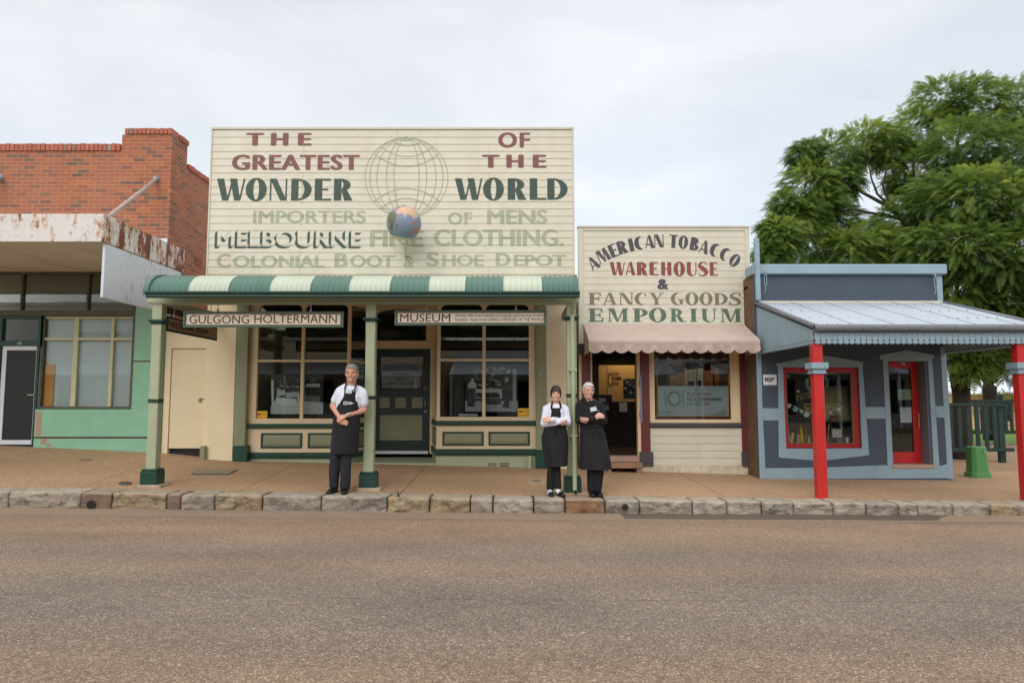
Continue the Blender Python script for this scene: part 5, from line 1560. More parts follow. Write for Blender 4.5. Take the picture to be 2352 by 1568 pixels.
m.box(bx - .05, bx + .05, YB - .03, YB - .017, bz - .06, bz + .03)
m.build('bracket', 'cream_trim', t)

# ------------------------------------------------------------------ displays in the museum windows
def panel(name, rect, Y, mat, label, cat, group=None, th=.012):
    a0, a1, c0, c1 = RC(*rect, Y)
    m = MB(); m.box(a0, a1, Y, Y + th, c0, c1)
    return tag(m.build(name, mat), label, cat, group)
def shapes_on(parent, Y, fn, items):
    """items: (part name, material, polygon in the zoomed points); each a hair in front of the last"""
    for k, (nm, mat, poly) in enumerate(items):
        P = [W(*fn(x, y), Y) for x, y in poly]
        a = sum(P[i][0] * P[(i + 1) % len(P)][1] - P[(i + 1) % len(P)][0] * P[i][1] for i in range(len(P)))
        if a < 0: P = P[::-1]
        m = MB(); y = Y - .001 - .0012 * k
        m.add([(x, y, z) for x, z in P], [tuple(range(len(P)))])
        m.build(nm, mat, parent)
def bx4(x0, y0, x1, y1): return [(x0, y1), (x1, y1), (x1, y0), (x0, y0)]
F5 = lambda x, y: (576.2 + x * .15315, 729.9 + y * .15315)
yw = YF + .22
o = panel('photo_panel', F5(300, 840) + F5(1085, 1440), yw, 'photo_tone_0', 'old photograph of a pale street scene in the window nearest the lane', 'photograph', 'old photographs in the museum windows')
shapes_on(o, yw, F5, [('photo_crowd', 'photo_clutter', bx4(380, 860, 1040, 1200)), ('photo_sky', 'photo_tone_1', bx4(300, 842, 1085, 935)), ('photo_stall', 'photo_tone_4', [(390, 1090), (510, 1075), (515, 1150), (450, 1165), (395, 1180)]), ('photo_stall', 'photo_tone_4', [(520, 1120), (690, 1110), (690, 1185), (530, 1190)]),
    ('photo_awnings', 'photo_tone_4', [(840, 985), (1040, 985), (1040, 1035), (830, 1035)]), ('photo_wall', 'photo_tone_2', bx4(800, 1165, 1040, 1260)),
    ('photo_ground', 'photo_tone_4', [(300, 1440), (1085, 1440), (1085, 1265), (780, 1250), (390, 1300), (390, 1190), (300, 1340)]), ('photo_snow', 'photo_tone_5', [(390, 1300), (390, 1190), (680, 1210), (700, 1300), (520, 1310)]),
    ('photo_figure', 'photo_tone_4', [(690, 1120), (730, 1120), (735, 1360), (705, 1360)]), ('photo_post', 'photo_tone_5', [(305, 940), (345, 930), (345, 1310), (318, 1310)])])
F4 = lambda x, y: (1037.2 + x * .08575, 864.4 + y * .08575)
o = panel('photo_panel', F4(360, -330) + F4(1780, 940), yw, 'photo_tone_0', 'old photograph of two standing shopkeepers in the window beside the woman', 'photograph', 'old photographs in the museum windows')
shapes_on(o, yw, F4, [('photo_shelves', 'photo_clutter', bx4(620, -260, 1640, 330)), ('photo_floor', 'photo_tone_3', bx4(360, 650, 1780, 940)), ('photo_goods', 'photo_tone_4', bx4(640, 330, 1350, 585)), ('photo_goods', 'photo_clutter', bx4(650, 430, 1300, 570)),
    ('photo_chest', 'photo_tone_1', bx4(930, 580, 1320, 750)), ('photo_column', 'photo_tone_3', bx4(1640, -200, 1730, 810)), ('photo_apron', 'photo_tone_1', [(410, 720), (640, 720), (630, 310), (470, 310)]), ('photo_feet', 'photo_tone_0', [(430, 800), (660, 800), (560, 715), (430, 720)]),
    ('photo_shirt', 'photo_tone_4', [(430, 310), (665, 320), (650, 180), (590, 130), (500, 130), (450, 190)]), ('photo_face', 'photo_tone_5', [(525, 125), (585, 125), (592, 60), (560, 45), (522, 62)]),
    ('photo_trousers', 'photo_tone_0', [(1350, 820), (1540, 850), (1560, 400), (1390, 400), (1440, 600)]), ('photo_coat', 'photo_tone_1', [(1340, 380), (1625, 380), (1600, 190), (1480, 130), (1380, 190)]), ('photo_face', 'photo_tone_4', [(1440, 130), (1520, 130), (1530, 20), (1430, 20)]), ('photo_hat', 'photo_tone_2', [(1400, 40), (1550, 40), (1530, -20), (1420, -20)])])
panel('caption_card', F4(190, 1000) + F4(700, 1055), YF + .16, 'photo_tone_4', 'low grey caption card at the foot of the two shopkeepers photograph', 'card')
for q, fn, lab in (((75, 1395, 245, 1515), F5, 'yellow window sticker in the lower corner nearest the lane'), ((1775, 850, 2070, 1065), F4, 'yellow window sticker in the lower corner nearest the doorbell')):
    ys = YF + .047
    o = panel('window_sticker', fn(q[0], q[1]) + fn(q[2], q[3]), ys, 'sticker_yellow', lab, 'sticker', 'yellow window stickers', .002)
    w_, h_ = q[2] - q[0], q[3] - q[1]
    P = lambda u, v: (q[0] + w_ * u, q[1] + h_ * v)
    circ = lambda u, v, r: [P(u + r * math.cos(a), v + r * w_ / h_ * math.sin(a)) for a in [2 * math.pi * k / 14 for k in range(14)]]
    shapes_on(o, ys, fn, [('red_disc', 'sticker_red', circ(.16, .4, .11)), ('dark_disc', 'sticker_navy', circ(.35, .38, .10))] + [('faint_lettering', 'sticker_red', [P(a, b + .09), P(c, b + .09), P(c, b), P(a, b)]) for a, b, c in ((.5, .15, .72), (.76, .15, .95), (.5, .42, .66), (.7, .42, .95), (.06, .76, .3), (.36, .76, .6), (.66, .76, .94))])
# lower clutter inside: pale bins and stands
for px0, py0, px1, py1, Y, mat, lab in ((730, 925, 762, 956, YF + .7, 'photo_tone_2', 'grey display box low behind the first shop window'), ):
    panel('display_box', (px0, py0, px1, py1), Y, mat, lab, 'display box', None, .3)

# ------------------------------------------------------------------ tobacco and fancy goods shop
Z8 = lambda x, y: (1306.1 + x * .2572, 787.5 + y * .2572)
Z7 = lambda x, y: (1306.1 + x * .245, 499.4 + y * .245)
def zx8(x, Y=YF): return PX(Z8(x, 0)[0], Y, 930)
def zz8(y, Y=YF): return PZ(Z8(0, y)[1], Y)
xe0, xe1 = PX(1329.5, YF, 800), PX(1727.5, YF, 860)
ES = thing('tobacco_shop', 'small cream weatherboard shop with arched lettering and a scalloped cloth awning', 'shop building', ((xe0 + xe1) / 2, YF, zf((xe0 + xe1) / 2)))
ye = YF - .05
ztop = PZ(519.5, ye); zbot = PZ(759, ye)
zi0, zi1 = PZ(742.5, ye), PZ(530, ye)
xi0, xi1 = PX(1340.5, ye, 640), PX(1713, ye, 640)
st2 = (PZ(605, ye) - PZ(620.4, ye))
zs2 = []; z = zi1
while z > zi0 - .02: zs2.append(z); z -= st2
zs2.append(zi0 - .03) if zs2[-1] > zi0 + .02 else None
zs2 = sorted(zs2)
def lap2(z, z0, z1): return -0.008 + 0.006 * (z - z0) / (z1 - z0)
m = MB()
for z0, z1 in zip(zs2[:-1], zs2[1:]):
    m.cur = 0; m.quad((xi0, ye + lap2(z0, z0, z1), z0 + .003), (xi1, ye + lap2(z0, z0, z1), z0 + .003), (xi1, ye + lap2(z1, z0, z1), z1), (xi0, ye + lap2(z1, z0, z1), z1))
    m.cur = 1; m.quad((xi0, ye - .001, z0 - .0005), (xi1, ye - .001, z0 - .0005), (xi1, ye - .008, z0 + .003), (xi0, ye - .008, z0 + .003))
m.cur = 0; m.box(xe0 + .003, xe1 - .003, ye + .002, ye + .12, PZ(800, ye), ztop - .004)
sw = m.build('sign_wall', ['cream_board', 'lap_shade_joint'], ES)
m = MB()
m.box(xe0, xi0, ye - .02, ye + .1, zz8(60), ztop - .03); m.box(xi1, xe1, ye - .02, ye + .1, zz8(60), ztop - .03); m.box(xi0, xi1, ye - .02, ye + .001, zi1, ztop - .03); m.box(xi0, xi1, ye - .02, ye + .001, PZ(800, ye), zi0)
m.box(xe0 - .012, xe1 + .012, ye - .04, ye + .14, ztop - .0295, ztop)
m.build('edge_trim', 'cream_trim', sw, bevel=0.003)
YLe = ye - .003
def painted2(m, mat, label=None):
    o = lap_onto(m, zs2, lap2).build('painted_word', mat, sw)
    if label: o['label'] = label
def z7i(ch, x0, x1, y0, y1): return (ch,) + (Z7(x0, 0)[0], Z7(x1, 0)[0], Z7(0, y0)[1], Z7(0, y1)[1])
m = MB()
ARC = [('A', 232, 430, 33, 95), ('M', 320, 358, 29, 118), ('E', 421, 310, 22, 82), ('R', 502, 280, 16, 90), ('I', 586, 258, 11, 42), ('C', 660, 242, 8, 92), ('A', 757, 229, 4, 92), ('N', 846, 221, 1, 88), ('T', 983, 225, -4, 82), ('O', 1075, 233, -7, 92), ('B', 1181, 250, -11, 84), ('A', 1272, 278, -15, 92), ('C', 1368, 305, -21, 88), ('C', 1464, 345, -27, 88), ('O', 1557, 403, -34, 92)]
for ch, cx, cy, ang, wpx in ARC:
    X0, Z0 = W(*Z7(cx, cy), YLe); k = .245 / 1568 * YLe
    lo, hi = gwidth(ch, .33, .085); hgt = 126 * k; wid = wpx * k; a = R(ang)
    glyph_mb(m, ch, lambda u, w: (X0 + ((u - lo) / (hi - lo) - .5) * wid * math.cos(a) - (w - .5) * hgt * math.sin(a), Z0 + ((u - lo) / (hi - lo) - .5) * wid * math.sin(a) + (w - .5) * hgt * math.cos(a)), YLe, .33, .085)
painted2(m, 'black_letter', 'arched charcoal capitals')
m = MB(); glyphs_fit(m, [z7i(*q) for q in (('W', 385, 527, 418, 542), ('A', 532, 626, 418, 542), ('R', 640, 741, 418, 542), ('E', 757, 843, 418, 542), ('H', 867, 962, 418, 545), ('O', 982, 1091, 416, 550), ('U', 1107, 1198, 418, 548), ('S', 1212, 1307, 416, 550), ('E', 1322, 1400, 420, 546))], YLe, .32, .085)
painted2(m, 'red_letter', 'dull red capitals')
m = MB(); words_mb(m, [('&',) + tuple(z7i('&', 830, 937, 577, 676)[1:]) + (.05,)], YLe); painted2(m, 'black_letter', 'charcoal ampersand')
m = MB(); glyphs_fit(m, [z7i(*q) for q in (('F', 182, 302, 706, 818), ('A', 312, 458, 706, 818), ('N', 470, 610, 706, 818), ('C', 618, 728, 706, 820), ('Y', 750, 893, 706, 818))], YLe, .25, .07, True)
painted2(m, 'olive_letter', 'olive brown ornamental capitals')
m = MB(); glyphs_fit(m, [z7i(*q) for q in (('G', 958, 1082, 706, 820), ('O', 1093, 1217, 704, 822), ('O', 1226, 1348, 704, 822), ('D', 1358, 1490, 708, 820), ('S', 1500, 1616, 706, 824))], YLe, .25, .07, True)
painted2(m, 'olive_letter', 'olive brown ornamental capitals')
m = MB(); glyphs_fit(m, [z7i(*q) for q in (('E', 182, 325, 853, 978), ('M', 364, 562, 853, 978), ('P', 597, 742, 853, 978), ('O', 752, 916, 849, 980), ('R', 948, 1104, 853, 978), ('I', 1133, 1208, 855, 978), ('U', 1238, 1393, 855, 980), ('M', 1423, 1620, 855, 980))], YLe, .25, .07, True)
painted2(m, 'emporium_green', 'green slab capitals')
# ground storey
zpl = zz8(1092); zhd = zz8(70)
m = MB(); m.box(zx8(95), zx8(120), YF, YF + .2, zf(1.5) - .1, zz8(60)); m.box(zx8(195), zx8(214), YF + .01, YF + .2, zz8(1005), zhd); m.box(zx8(615), zx8(644), YF + .0, YF + .15, zz8(1010), zhd)
m.box(zx8(1615), xe1, YF, YF + .2, zz8(1100), zhd); m.box(zx8(95), xe1, YF + .021, YF + .2, zhd + .001, zz8(20))
m.build('door_post', 'joinery_cream', ES, bevel=0.004)
for a, b, base in ((120, 195, None), (645, 722, (625, 742)), (1535, 1615, (1528, 1643))):
    m = MB(); m.box(zx8(a), zx8(b), YF - .04, YF + .15, zf(zx8(a)) - .1 if base is None else zz8(1092), zhd)
    p = m.build('pilaster', 'maroon', ES, bevel=0.004)
    if base:
        m = MB(); m.box(zx8(base[0]), zx8(base[1]), YF - .075, YF + .14, zz8(1096), zz8(970)); m.build('pilaster_base', 'charcoal', p, bevel=0.005)
m = MB(); frame_mb(m, zx8(722), zx8(1534), zz8(714), zhd, zx8(770) - zx8(722), zx8(1534) - zx8(1453), zz8(682) - zz8(714), .02, YF + .0, YF + .09)
m.box(zx8(1508), zx8(1518), YF - .012, YF - .0005, zz8(712), zhd - .03); m.box(zx8(740), zx8(750), YF - .012, YF - .0005, zz8(712), zhd - .03)
wf = m.build('shop_window', 'joinery_cream', ES, bevel=0.004)
m = MB(); m.box(zx8(770), zx8(1453), YF + .05, YF + .056, zz8(682), zhd - .02); m.build('pane', 'glass', wf)
# maroon signwriting on the inside of the glass, leaving an arch clear
yg = YF + .06
G3 = lambda x, y: (1498.2 + x * .098, 816.3 + y * .098)
def g3(x, y): return W(*G3(x, y), yg)
archp = [(115, 500)] + [(115 + (1785 - 115) * (1 - math.cos(t)) / 2, 500 - 410 * math.sin(t) ** .8) for t in [math.pi * k / 28 for k in range(1, 28)]] + [(1785, 500)]
ap = [g3(*p) for p in archp]
xl, xr, zbt, ztp = zx8(770, yg), zx8(1453, yg), zz8(682, yg), zhd
m = MB()
m.prism([(xl, g3(0, 500)[1]), ap[0]] + ap[1:15] + [(ap[14][0], ztp), (xl, ztp)], yg, yg + .002)
m.prism([(xr, g3(0, 500)[1]), (xr, ztp), (ap[14][0], ztp)] + ap[14:-1] + [ap[-1]], yg, yg + .002)
m.box(xl, g3(115, 0)[0], yg, yg + .002, zbt, g3(0, 500)[1] - .0001); m.box(g3(1785, 0)[0], xr, yg, yg + .002, zbt, g3(0, 500)[1] - .0001); m.box(g3(115, 0)[0] + .0001, g3(1785, 0)[0] - .0001, yg, yg + .002, zbt, g3(0, 1425)[1])
m.build('maroon_border', 'dark_maroon', wf)
m = MB()
ring_pts = ap + [g3(1792, 1420), g3(112, 1420)]
for i in range(len(ring_pts)):
    a, b = Vector(ring_pts[i]), Vector(ring_pts[(i + 1) % len(ring_pts)]); d = (b - a).normalized(); n_ = Vector((-d.y, d.x)) * .006
    m.add([(p.x, yg - .0005 - .0002 * (i % 2), p.y) for p in (a - n_, b - n_, b + n_, a + n_)], [(0, 1, 2, 3)])
m.build('gold_line', 'gold', wf)
a, b = g3(128, 1410), g3(1772, 712)
m = MB(); m.box(a[0], b[0], yg + .0, yg + .002, a[1], b[1]); gp = m.build('grey_panel', 'poster_grey', wf)
yp = yg - .0008
def g3r(x0, x1, y0, y1): return G3(x0, 0)[0], G3(x1, 0)[0], G3(0, y0)[1], G3(0, y1)[1]
m = MB(); words_mb(m, [('GULGONG',) + g3r(820, 1383, 855, 942) + (.0,), ('MUSEUM',) + g3r(820, 1325, 1092, 1175) + (.0,)], yp); m.build('panel_words', 'poster_ink', wf)
m = MB(); words_mb(m, [('H',) + g3r(824, 890, 980, 1055) + (.02,), ('LTERMANN',) + g3r(1015, 1622, 982, 1062) + (.02,), ('NO STEPS ENTRY',) + g3r(145, 438, 1302, 1332) + (.02,), ('at rear of complex',) + g3r(145, 420, 1355, 1390)], yp); 
def ring_at(cx, cy, r, w, n=36):
    for i in range(n):
        q = []
        for aa, rr in ((i, r - w), (i + 1, r - w), (i + 1, r + w), (i, r + w)):
            t = 2 * math.pi * aa / n; q.append(g3(cx + rr * math.cos(t), cy - rr * math.sin(t)))
        m.add([(x, yp, z) for x, z in q], [(0, 1, 2, 3)])
ring_at(540, 1004, 150, 7); yp -= .0004; ring_at(492, 1004, 150, 7)
for k, (x0, x1, y) in enumerate(((1620, 1740, 1282), (1545, 1740, 1316), (1480, 1740, 1350), (1375, 1740, 1386))):
    xx = x0
    while xx < x1 - 12:
        w_ = 18 + (xx * 7 + k * 13) % 31; a, b = g3(xx, y + 6), g3(min(xx + w_, x1), y - 6)
        m.add([(a[0], yp, a[1]), (b[0], yp, a[1]), (b[0], yp, b[1]), (a[0], yp, b[1])], [(0, 1, 2, 3)]); xx += w_ + 7
m.build('panel_words', 'poster_black', wf)
m = MB(); yp += .0004; ring_at(950, 1018, 42, 5, 24)
for q in ((300, 820, 735, 826), (300, 1184, 735, 1190)): a, b = g3(q[0], q[3]), g3(q[2], q[1]); m.box(a[0], b[0], yp - .0002, yp, a[1], b[1])
for q in ((300, 826, 306, 1184), (729, 826, 735, 1184)): a, b = g3(q[0], q[3]), g3(q[2], q[1]); m.box(a[0], b[0], yp - .0002, yp, a[1], b[1])
m.build('panel_lines', 'poster_ink', wf)
m = MB()
for k in range(22):
    xx = 470 + (k % 11) * 22; yy = 190 + (k // 11) * 30 - (xx - 470) * .16
    a, b = g3(xx, yy + 18), g3(xx + 13, yy); m.add([(a[0], yg - .0006, a[1]), (b[0], yg - .0006, a[1]), (b[0], yg - .0006, b[1]), (a[0], yg - .0006, b[1])], [(0, 1, 2, 3)])
m.build('gold_flourish', 'gold', wf)
m = MB(); m.box(zx8(722) - .01, zx8(1545), YF - .06, YF + .08, zz8(750), zz8(716)); m.build('sill', 'charcoal', wf, bevel=0.012)
m = MB()
zz = [zz8(q) for q in (1090, 1027, 962, 897, 828, 757)]
x0, x1 = zx8(742), zx8(1516)
for a, b in zip(zz[:-1], zz[1:]):
    m.cur = 0; m.quad((x0, YF - .008, a + .004), (x1, YF - .008, a + .004), (x1, YF + .004, b), (x0, YF + .004, b))
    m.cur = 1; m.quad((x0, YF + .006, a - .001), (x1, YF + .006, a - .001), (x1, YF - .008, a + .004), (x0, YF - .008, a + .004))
m.cur = 0; m.box(x0, x1, YF + .012, YF + .1, zz[0], zz[-1]); m.box(zx8(722), x0, YF - .012, YF + .1, zz[0], zz[-1] - .001); m.box(x1, zx8(1536), YF - .012, YF + .1, zz[0], zz[-1] - .001); m.box(x0 + .001, x1 - .001, YF - .012, YF + .011, zz8(1098), zz[0] + .002)
m.build('stall_riser', ['cream_board', 'lap_shade_joint'], ES)
m = MB()
x0, x1 = zx8(600), zx8(1640)
m.sheet(lambda u, v: (x0 + (x1 - x0) * u, YF - .03 + .012 * fbm((u * 9, v * 2, 1), 1.5, 4), -.25 + (zz8(1094) + .25) * v), 60, 10); m.quad((x0, YF - .03, zz8(1094)), (x1, YF - .03, zz8(1094)), (x1, YF + .15, zz8(1094)), (x0, YF + .15, zz8(1094)))
m.build('plinth', 'white_plinth', ES, smooth=True)
m = MB(); m.box(zx8(205), zx8(640), YF - .02, YF + .25, zz8(1066) - .06, zz8(1010)); m.build('threshold', 'threshold_pink', ES, bevel=0.006)
m = MB(); xa_, xb_ = zx8(328, YF - .3), zx8(650, YF - .3); zt_ = PZ(Z8(0, 1068)[1], YF - .3); m.box(xa_, xb_, YF - .33, YF - .021, zt_ - .10, zt_); m.box(xb_ - .1, xb_ - .03, YF - .3, YF - .03, zt_ - .3, zt_ - .101); m.box(xa_ + .03, xa_ + .1, YF - .3, YF - .03, zt_ - .3, zt_ - .101)
m.build('door_step', 'timber_step', ES, bevel=0.008)
m = MB(); m.box(zx8(634), zx8(648), YF - .09, YF - .05, zz8(710), zz8(292)); m.box(zx8(628), zx8(640), YF - .05, YF - .001, zz8(385), zz8(340)); m.box(zx8(628), zx8(640), YF - .05, YF - .001, zz8(660), zz8(612))
m.build('door_bar', 'box_grey', ES, bevel=0.004)
# room behind
m = MB(); yr = YF + 3.4
m.box(xe0 + .05, xe1 - .05, yr, yr + .1, -.2, 3.2); m.box(xe0 + .03, xe0 + .13, YF + .201, yr, -.2, 3.2); m.box(xe1 - .13, xe1 - .03, YF + .201, yr, -.2, 3.2); m.box(xe0 + .03, xe1 - .03, YF + .201, yr, 2.95, 3.2)
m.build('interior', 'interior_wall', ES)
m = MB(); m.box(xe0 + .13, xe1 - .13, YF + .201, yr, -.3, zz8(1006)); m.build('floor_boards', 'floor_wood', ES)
m = MB(); m.box(xe0, xe0 + .029, YF + .2, 22, -.3, 3.6); m.box(xe1 - .029, xe1, YF + .2, 22, -.3, 3.6); m.box(xe0 + .03, xe1 - .03, 21.9, 22, -.3, 3.6); m.build('side_walls', 'cream_board', ES)
m = MB(); m.add([(xe0, YF + .1, 3.6), (xe1, YF + .1, 3.6), (xe1, 22.1, 3.6), (xe0, 22.1, 3.6), ((xe0 + xe1) / 2, YF + .1, 4.3), ((xe0 + xe1) / 2, 22.1, 4.3)], [(0, 3, 5, 4), (1, 4, 5, 2), (0, 4, 1), (3, 2, 5)]); m.build('roof', 'iron_roof', ES)
# things inside
D2 = lambda x, y: (1354.2 + x * .098, 806.7 + y * .098)
yk = YF + 2.6
o = panel('information_wall', D2(215, 325) + D2(1060, 1170), yk, 'warm_panel', 'warmly lit cream display wall with dark logo seen through the open doorway', 'display wall', None, .06)
m = MB()
def d2(x, y): return W(*D2(x, y), yk - .002)
def d2r(x0, x1, y0, y1): return D2(x0, 0)[0], D2(x1, 0)[0], D2(0, y0)[1], D2(0, y1)[1]
words_mb(m, [('GULGONG',) + d2r(552, 686, 486, 560) + (.03,), ('HOLTERMANN',) + d2r(552, 745, 588, 685) + (.06,), ('MUSEUM',) + d2r(556, 680, 715, 792) + (.03,)], yk - .002)
for i in range(30):
    q = []
    for aa, rr in ((i, .86), (i + 1, .86), (i + 1, 1.1), (i, 1.1)):
        t = 2 * math.pi * aa / 30; q.append(d2(490 + 42 * rr * math.cos(t), 665 - 140 * rr * math.sin(t)))
    m.add([(x, yk - .002, z) for x, z in q], [(0, 1, 2, 3)])
for q in ((440, 488, 540, 494), (440, 834, 540, 840), (440, 494, 446, 834), (534, 494, 540, 834), (405, 330, 411, 1000)):
    a, b = d2(q[0], q[3]), d2(q[2], q[1]); m.box(a[0], b[0], yk - .002, yk - .0005, a[1], b[1])
m.build('logo_and_words', 'poster_black', o)
o = panel('enlarged_portrait', D2(790, 640) + D2(1060, 1110), yk - .2, 'photo_clutter', 'grey enlarged photograph hung in front of the lit display wall', 'photograph', None, .01)
m = MB(); a0, a1, c0, c1 = RC(*D2(90, 1010), *D2(480, 1190), YF + 2.2); m.box(a0 - .2, a1, YF + 1.9, YF + 2.3, c0 - .02, c1); tag(m.build('till', 'black', None, bevel=.01), 'black counter box below the lit display wall', 'counter box')
m = MB(); a0, a1, c0, c1 = RC(*D2(60, 1195), *D2(1075, 2300), YF + 2.3); m.box(a0, a1, YF + 2.31, YF + 2.58, zz8(1006), c1); tag(m.build('counter', 'interior_dark', None, bevel=.01), 'dark timber counter across the back of the lit doorway', 'counter')
for q, lab in (((215, 1090, 382, 1182), 'small grey card leaning on the counter box'), ((300, 1210, 450, 1375), 'grey paper notice on the counter front by the black jumper'), ((698, 1190, 880, 1410), 'white paper notice with a sketch on the dark counter front')):
    panel('paper_notice', D2(q[0], q[1]) + D2(q[2], q[3]), YF + (2.29 if q[1] > 1185 else 1.88), 'paper', lab, 'notice', None, .004)
# exhibition panels seen through the arch
yq = YF + 1.6
for q, mat, lab in (((765, 300, 1200, 900), 'paper', 'white exhibition panel with old print under the window arch'), ((415, 450, 580, 900), 'sepia', 'first brown photograph panel under the window arch'), ((590, 405, 760, 900), 'sepia', 'brown photograph panel touching the white exhibition panel'), ((1225, 345, 1420, 900), 'sepia', 'brown photograph panel just past the white exhibition panel'), ((1478, 310, 1690, 900), 'sepia', 'last brown photograph panel near the window edge')):
    o = panel('exhibition_panel', G3(q[0], q[1]) + G3(q[2], q[3]), yq, mat, lab, 'exhibition panel', 'panels inside the arched window', .03)
    if mat == 'paper':
        shapes_on(o, yq, G3, [('photo_block', 'photo_tone_0', bx4(830, 600, 985, 720)), ('photo_block', 'photo_tone_0', bx4(1072, 580, 1165, 720)), ('dark_edge', 'black', [(765, 345), (1200, 290), (1200, 262), (765, 318)]), ('dark_edge', 'black', bx4(1035, 300, 1055, 720)), ('dark_edge', 'black', bx4(1195, 265, 1215, 720))])
        m = MB()
        for k in range(9): 
            a, b = W(*G3(825 + (k % 2) * 100, 380 + k * 20), yq - .008), W(*G3(885 + (k % 2) * 100, 392 + k * 20), yq - .008); m.box(a[0], b[0], yq - .008, yq - .007, b[1], a[1])
        m.build('print_lines', 'photo_tone_3', o)
    else:
        shapes_on(o, yq, G3, [('figures', 'photo_tone_1', [(q[0] + 30 + i * 36, 720), (q[0] + 50 + i * 36, 720), (q[0] + 46 + i * 36, 590 - 20 * (i % 2)), (q[0] + 36 + i * 36, 590 - 20 * (i % 2))]) for i in range(3)])
lx, lz = W(*D2(870, 300), YF + 2.2)
for nm, loc, pw_ in (('doorway_downlight', (lx + .05, YF + 2.15, 2.85), 26), ('window_downlight', (PX(1600, YF + 1.2, 800), YF + 1.0, 2.85), 10)):
    ld = bpy.data.lights.new(nm, 'SPOT'); ld.energy = pw_ * 1.3; ld.color = (1.0, .74, .46); ld.spot_size = R(110); ld.spot_blend = .9; ld.shadow_soft_size = .04
    lo = bpy.data.objects.new(nm, ld); lo.location = loc; COL.objects.link(lo)
    lo.rotation_euler = (R(18), 0, 0)
# cloth awning
xa0, xa1, yaf = PX(1339.5, ye, 745), PX(1746, 11.95, 790), 11.95
xa0f = PX(1352, yaf, 785)
zA, zB_, zC = PZ(744, ye), PZ(779.5, yaf), PZ(803, yaf)
prof2 = [(ye - .03, zA), (ye - .3, zA + (zB_ - zA) * .33), (ye - .6, zA + (zB_ - zA) * .67), (yaf + .03, zB_ + .012), (yaf, zB_ - .012), (yaf - .012, zB_ - .05), (yaf - .005, zB_ - .09)]
N = 13
def aw_pt(u, j):
    y, z = prof2[j]
    t = (ye - y) / (ye - yaf)
    x0 = xa0 + (xa0f - xa0) * min(t, 1); x1 = xa1 + .02 * (1 - min(t, 1))
    sag = -.012 * math.sin(math.pi * u) * math.sin(math.pi * min(t, 1))
    w = .004 * fbm((u * 12, j, 0), 1.4, 3) + (.006 * math.sin(u * 40 + fbm((u * 5, 1, 2), 1) * 6) * (1 if j >= 4 else 0))
    return (x0 + (x1 - x0) * u, y + w, z + sag + (w if j < 4 else 0))
m = MB(); m.smooth = True
nu_ = N * 12
m.sheet(lambda u, v: aw_pt(u, int(round(v * 6))), nu_, 6)
def val(u, v):
    x, y, z = aw_pt(u, 6)
    k = (u * N) % 1.0
    drop = (zB_ - .09 - zC) + .062 * (math.sin(math.pi * k) ** .7 if 0 < k < 1 else 0)
    return (x, y + .012 * v * math.sin(u * 6.28 * N * .5 + 1.2) + .01 * v * fbm((u * 18, v, 3), 1, 3) - .012 * v * math.cos(2 * math.pi * k), z - drop * v)
m.sheet(val, nu_, 5)
ac = m.build('cloth_awning', 'awning_cloth', ES)
m = MB(); m.smooth = True
for side in (0, 1):
    n = 24
    def endp(u, v, side=side):
        # u runs from the wall to the front edge
        y = ye - .03 + (yaf - ye + .03) * u
        zt = zA + (zB_ - zA) * u - .01
        k = (u * 4) % 1.0
        zb2 = zC - .01 - .05 * math.sin(math.pi * k)
        x = (xa0 + (xa0f - xa0) * u) if side == 0 else xa1 + .02 * (1 - u)
        return (x + .012 * math.sin(u * 14 + side) * v, y, zt + (zb2 - zt) * v)
    m.sheet(endp, n, 6)
m.build('awning_ends', 'awning_cloth', ac)
m = MB(); m.box(xa0 - .01, xa1 + .02, ye - .04, ye - .021, zA - .01, zA + .016); m.build('awning_batten', 'cream_trim', ac)
x, z = W(1339, 797, 12.6)
m = MB(); m.box(xe0 - .03, xe0 + .06, 12.55, 12.85, PZ(811, 12.6), PZ(789, 12.6)); tag(m.build('wall_lamp', 'black', None, bevel=.01), 'small black lamp box at the corner under the cloth awning', 'lamp')
# ------------------------------------------------------------------ people
paint('skin_tan', S(206, 152, 128), 0.5, 0.08, 12, bump=0.05)
paint('skin_fair', S(222, 172, 150), 0.5, 0.06, 12, bump=0.05)
paint('skin_ruddy', S(212, 160, 142), 0.5, 0.08, 12, bump=0.05)
paint('lips', S(190, 126, 112), 0.5); paint('eye_dark', S(44, 36, 34), 0.25); paint('eye_white', S(150, 128, 118), 0.4)
paint('hair_grey', S(138, 132, 128), 0.75, 0.25, 60, bump=0.5, bscale=160); paint('hair_silver', S(196, 194, 192), 0.75, 0.18, 60, bump=0.5, bscale=160); paint('hair_brown', S(58, 36, 32), 0.5, 0.3, 50, bump=0.5, bscale=160)
paint('brow_grey', S(120, 104, 96), 0.8); paint('brow_brown', S(84, 58, 48), 0.8)
paint('shirt_white', S(222, 224, 238), 0.8, 0.03, 4); paint('apron_black', S(24, 23, 26), 0.85, 0.18, 6, bump=0.12, bscale=90); paint('trouser_navy', S(32, 34, 42), 0.85, 0.15, 5); paint('trouser_black', S(13, 12, 14), 0.85, 0.2, 5)
paint('jumper_black', S(18, 18, 20), 0.9, 0.15, 6, bump=0.1, bscale=90); paint('shoe_black', S(20, 20, 22), 0.28, 0.1, 6); paint('sock_white', S(226, 226, 232), 0.9); paint('badge', S(200, 212, 222), 0.4); paint('logo_white', S(214, 216, 218), 0.6)

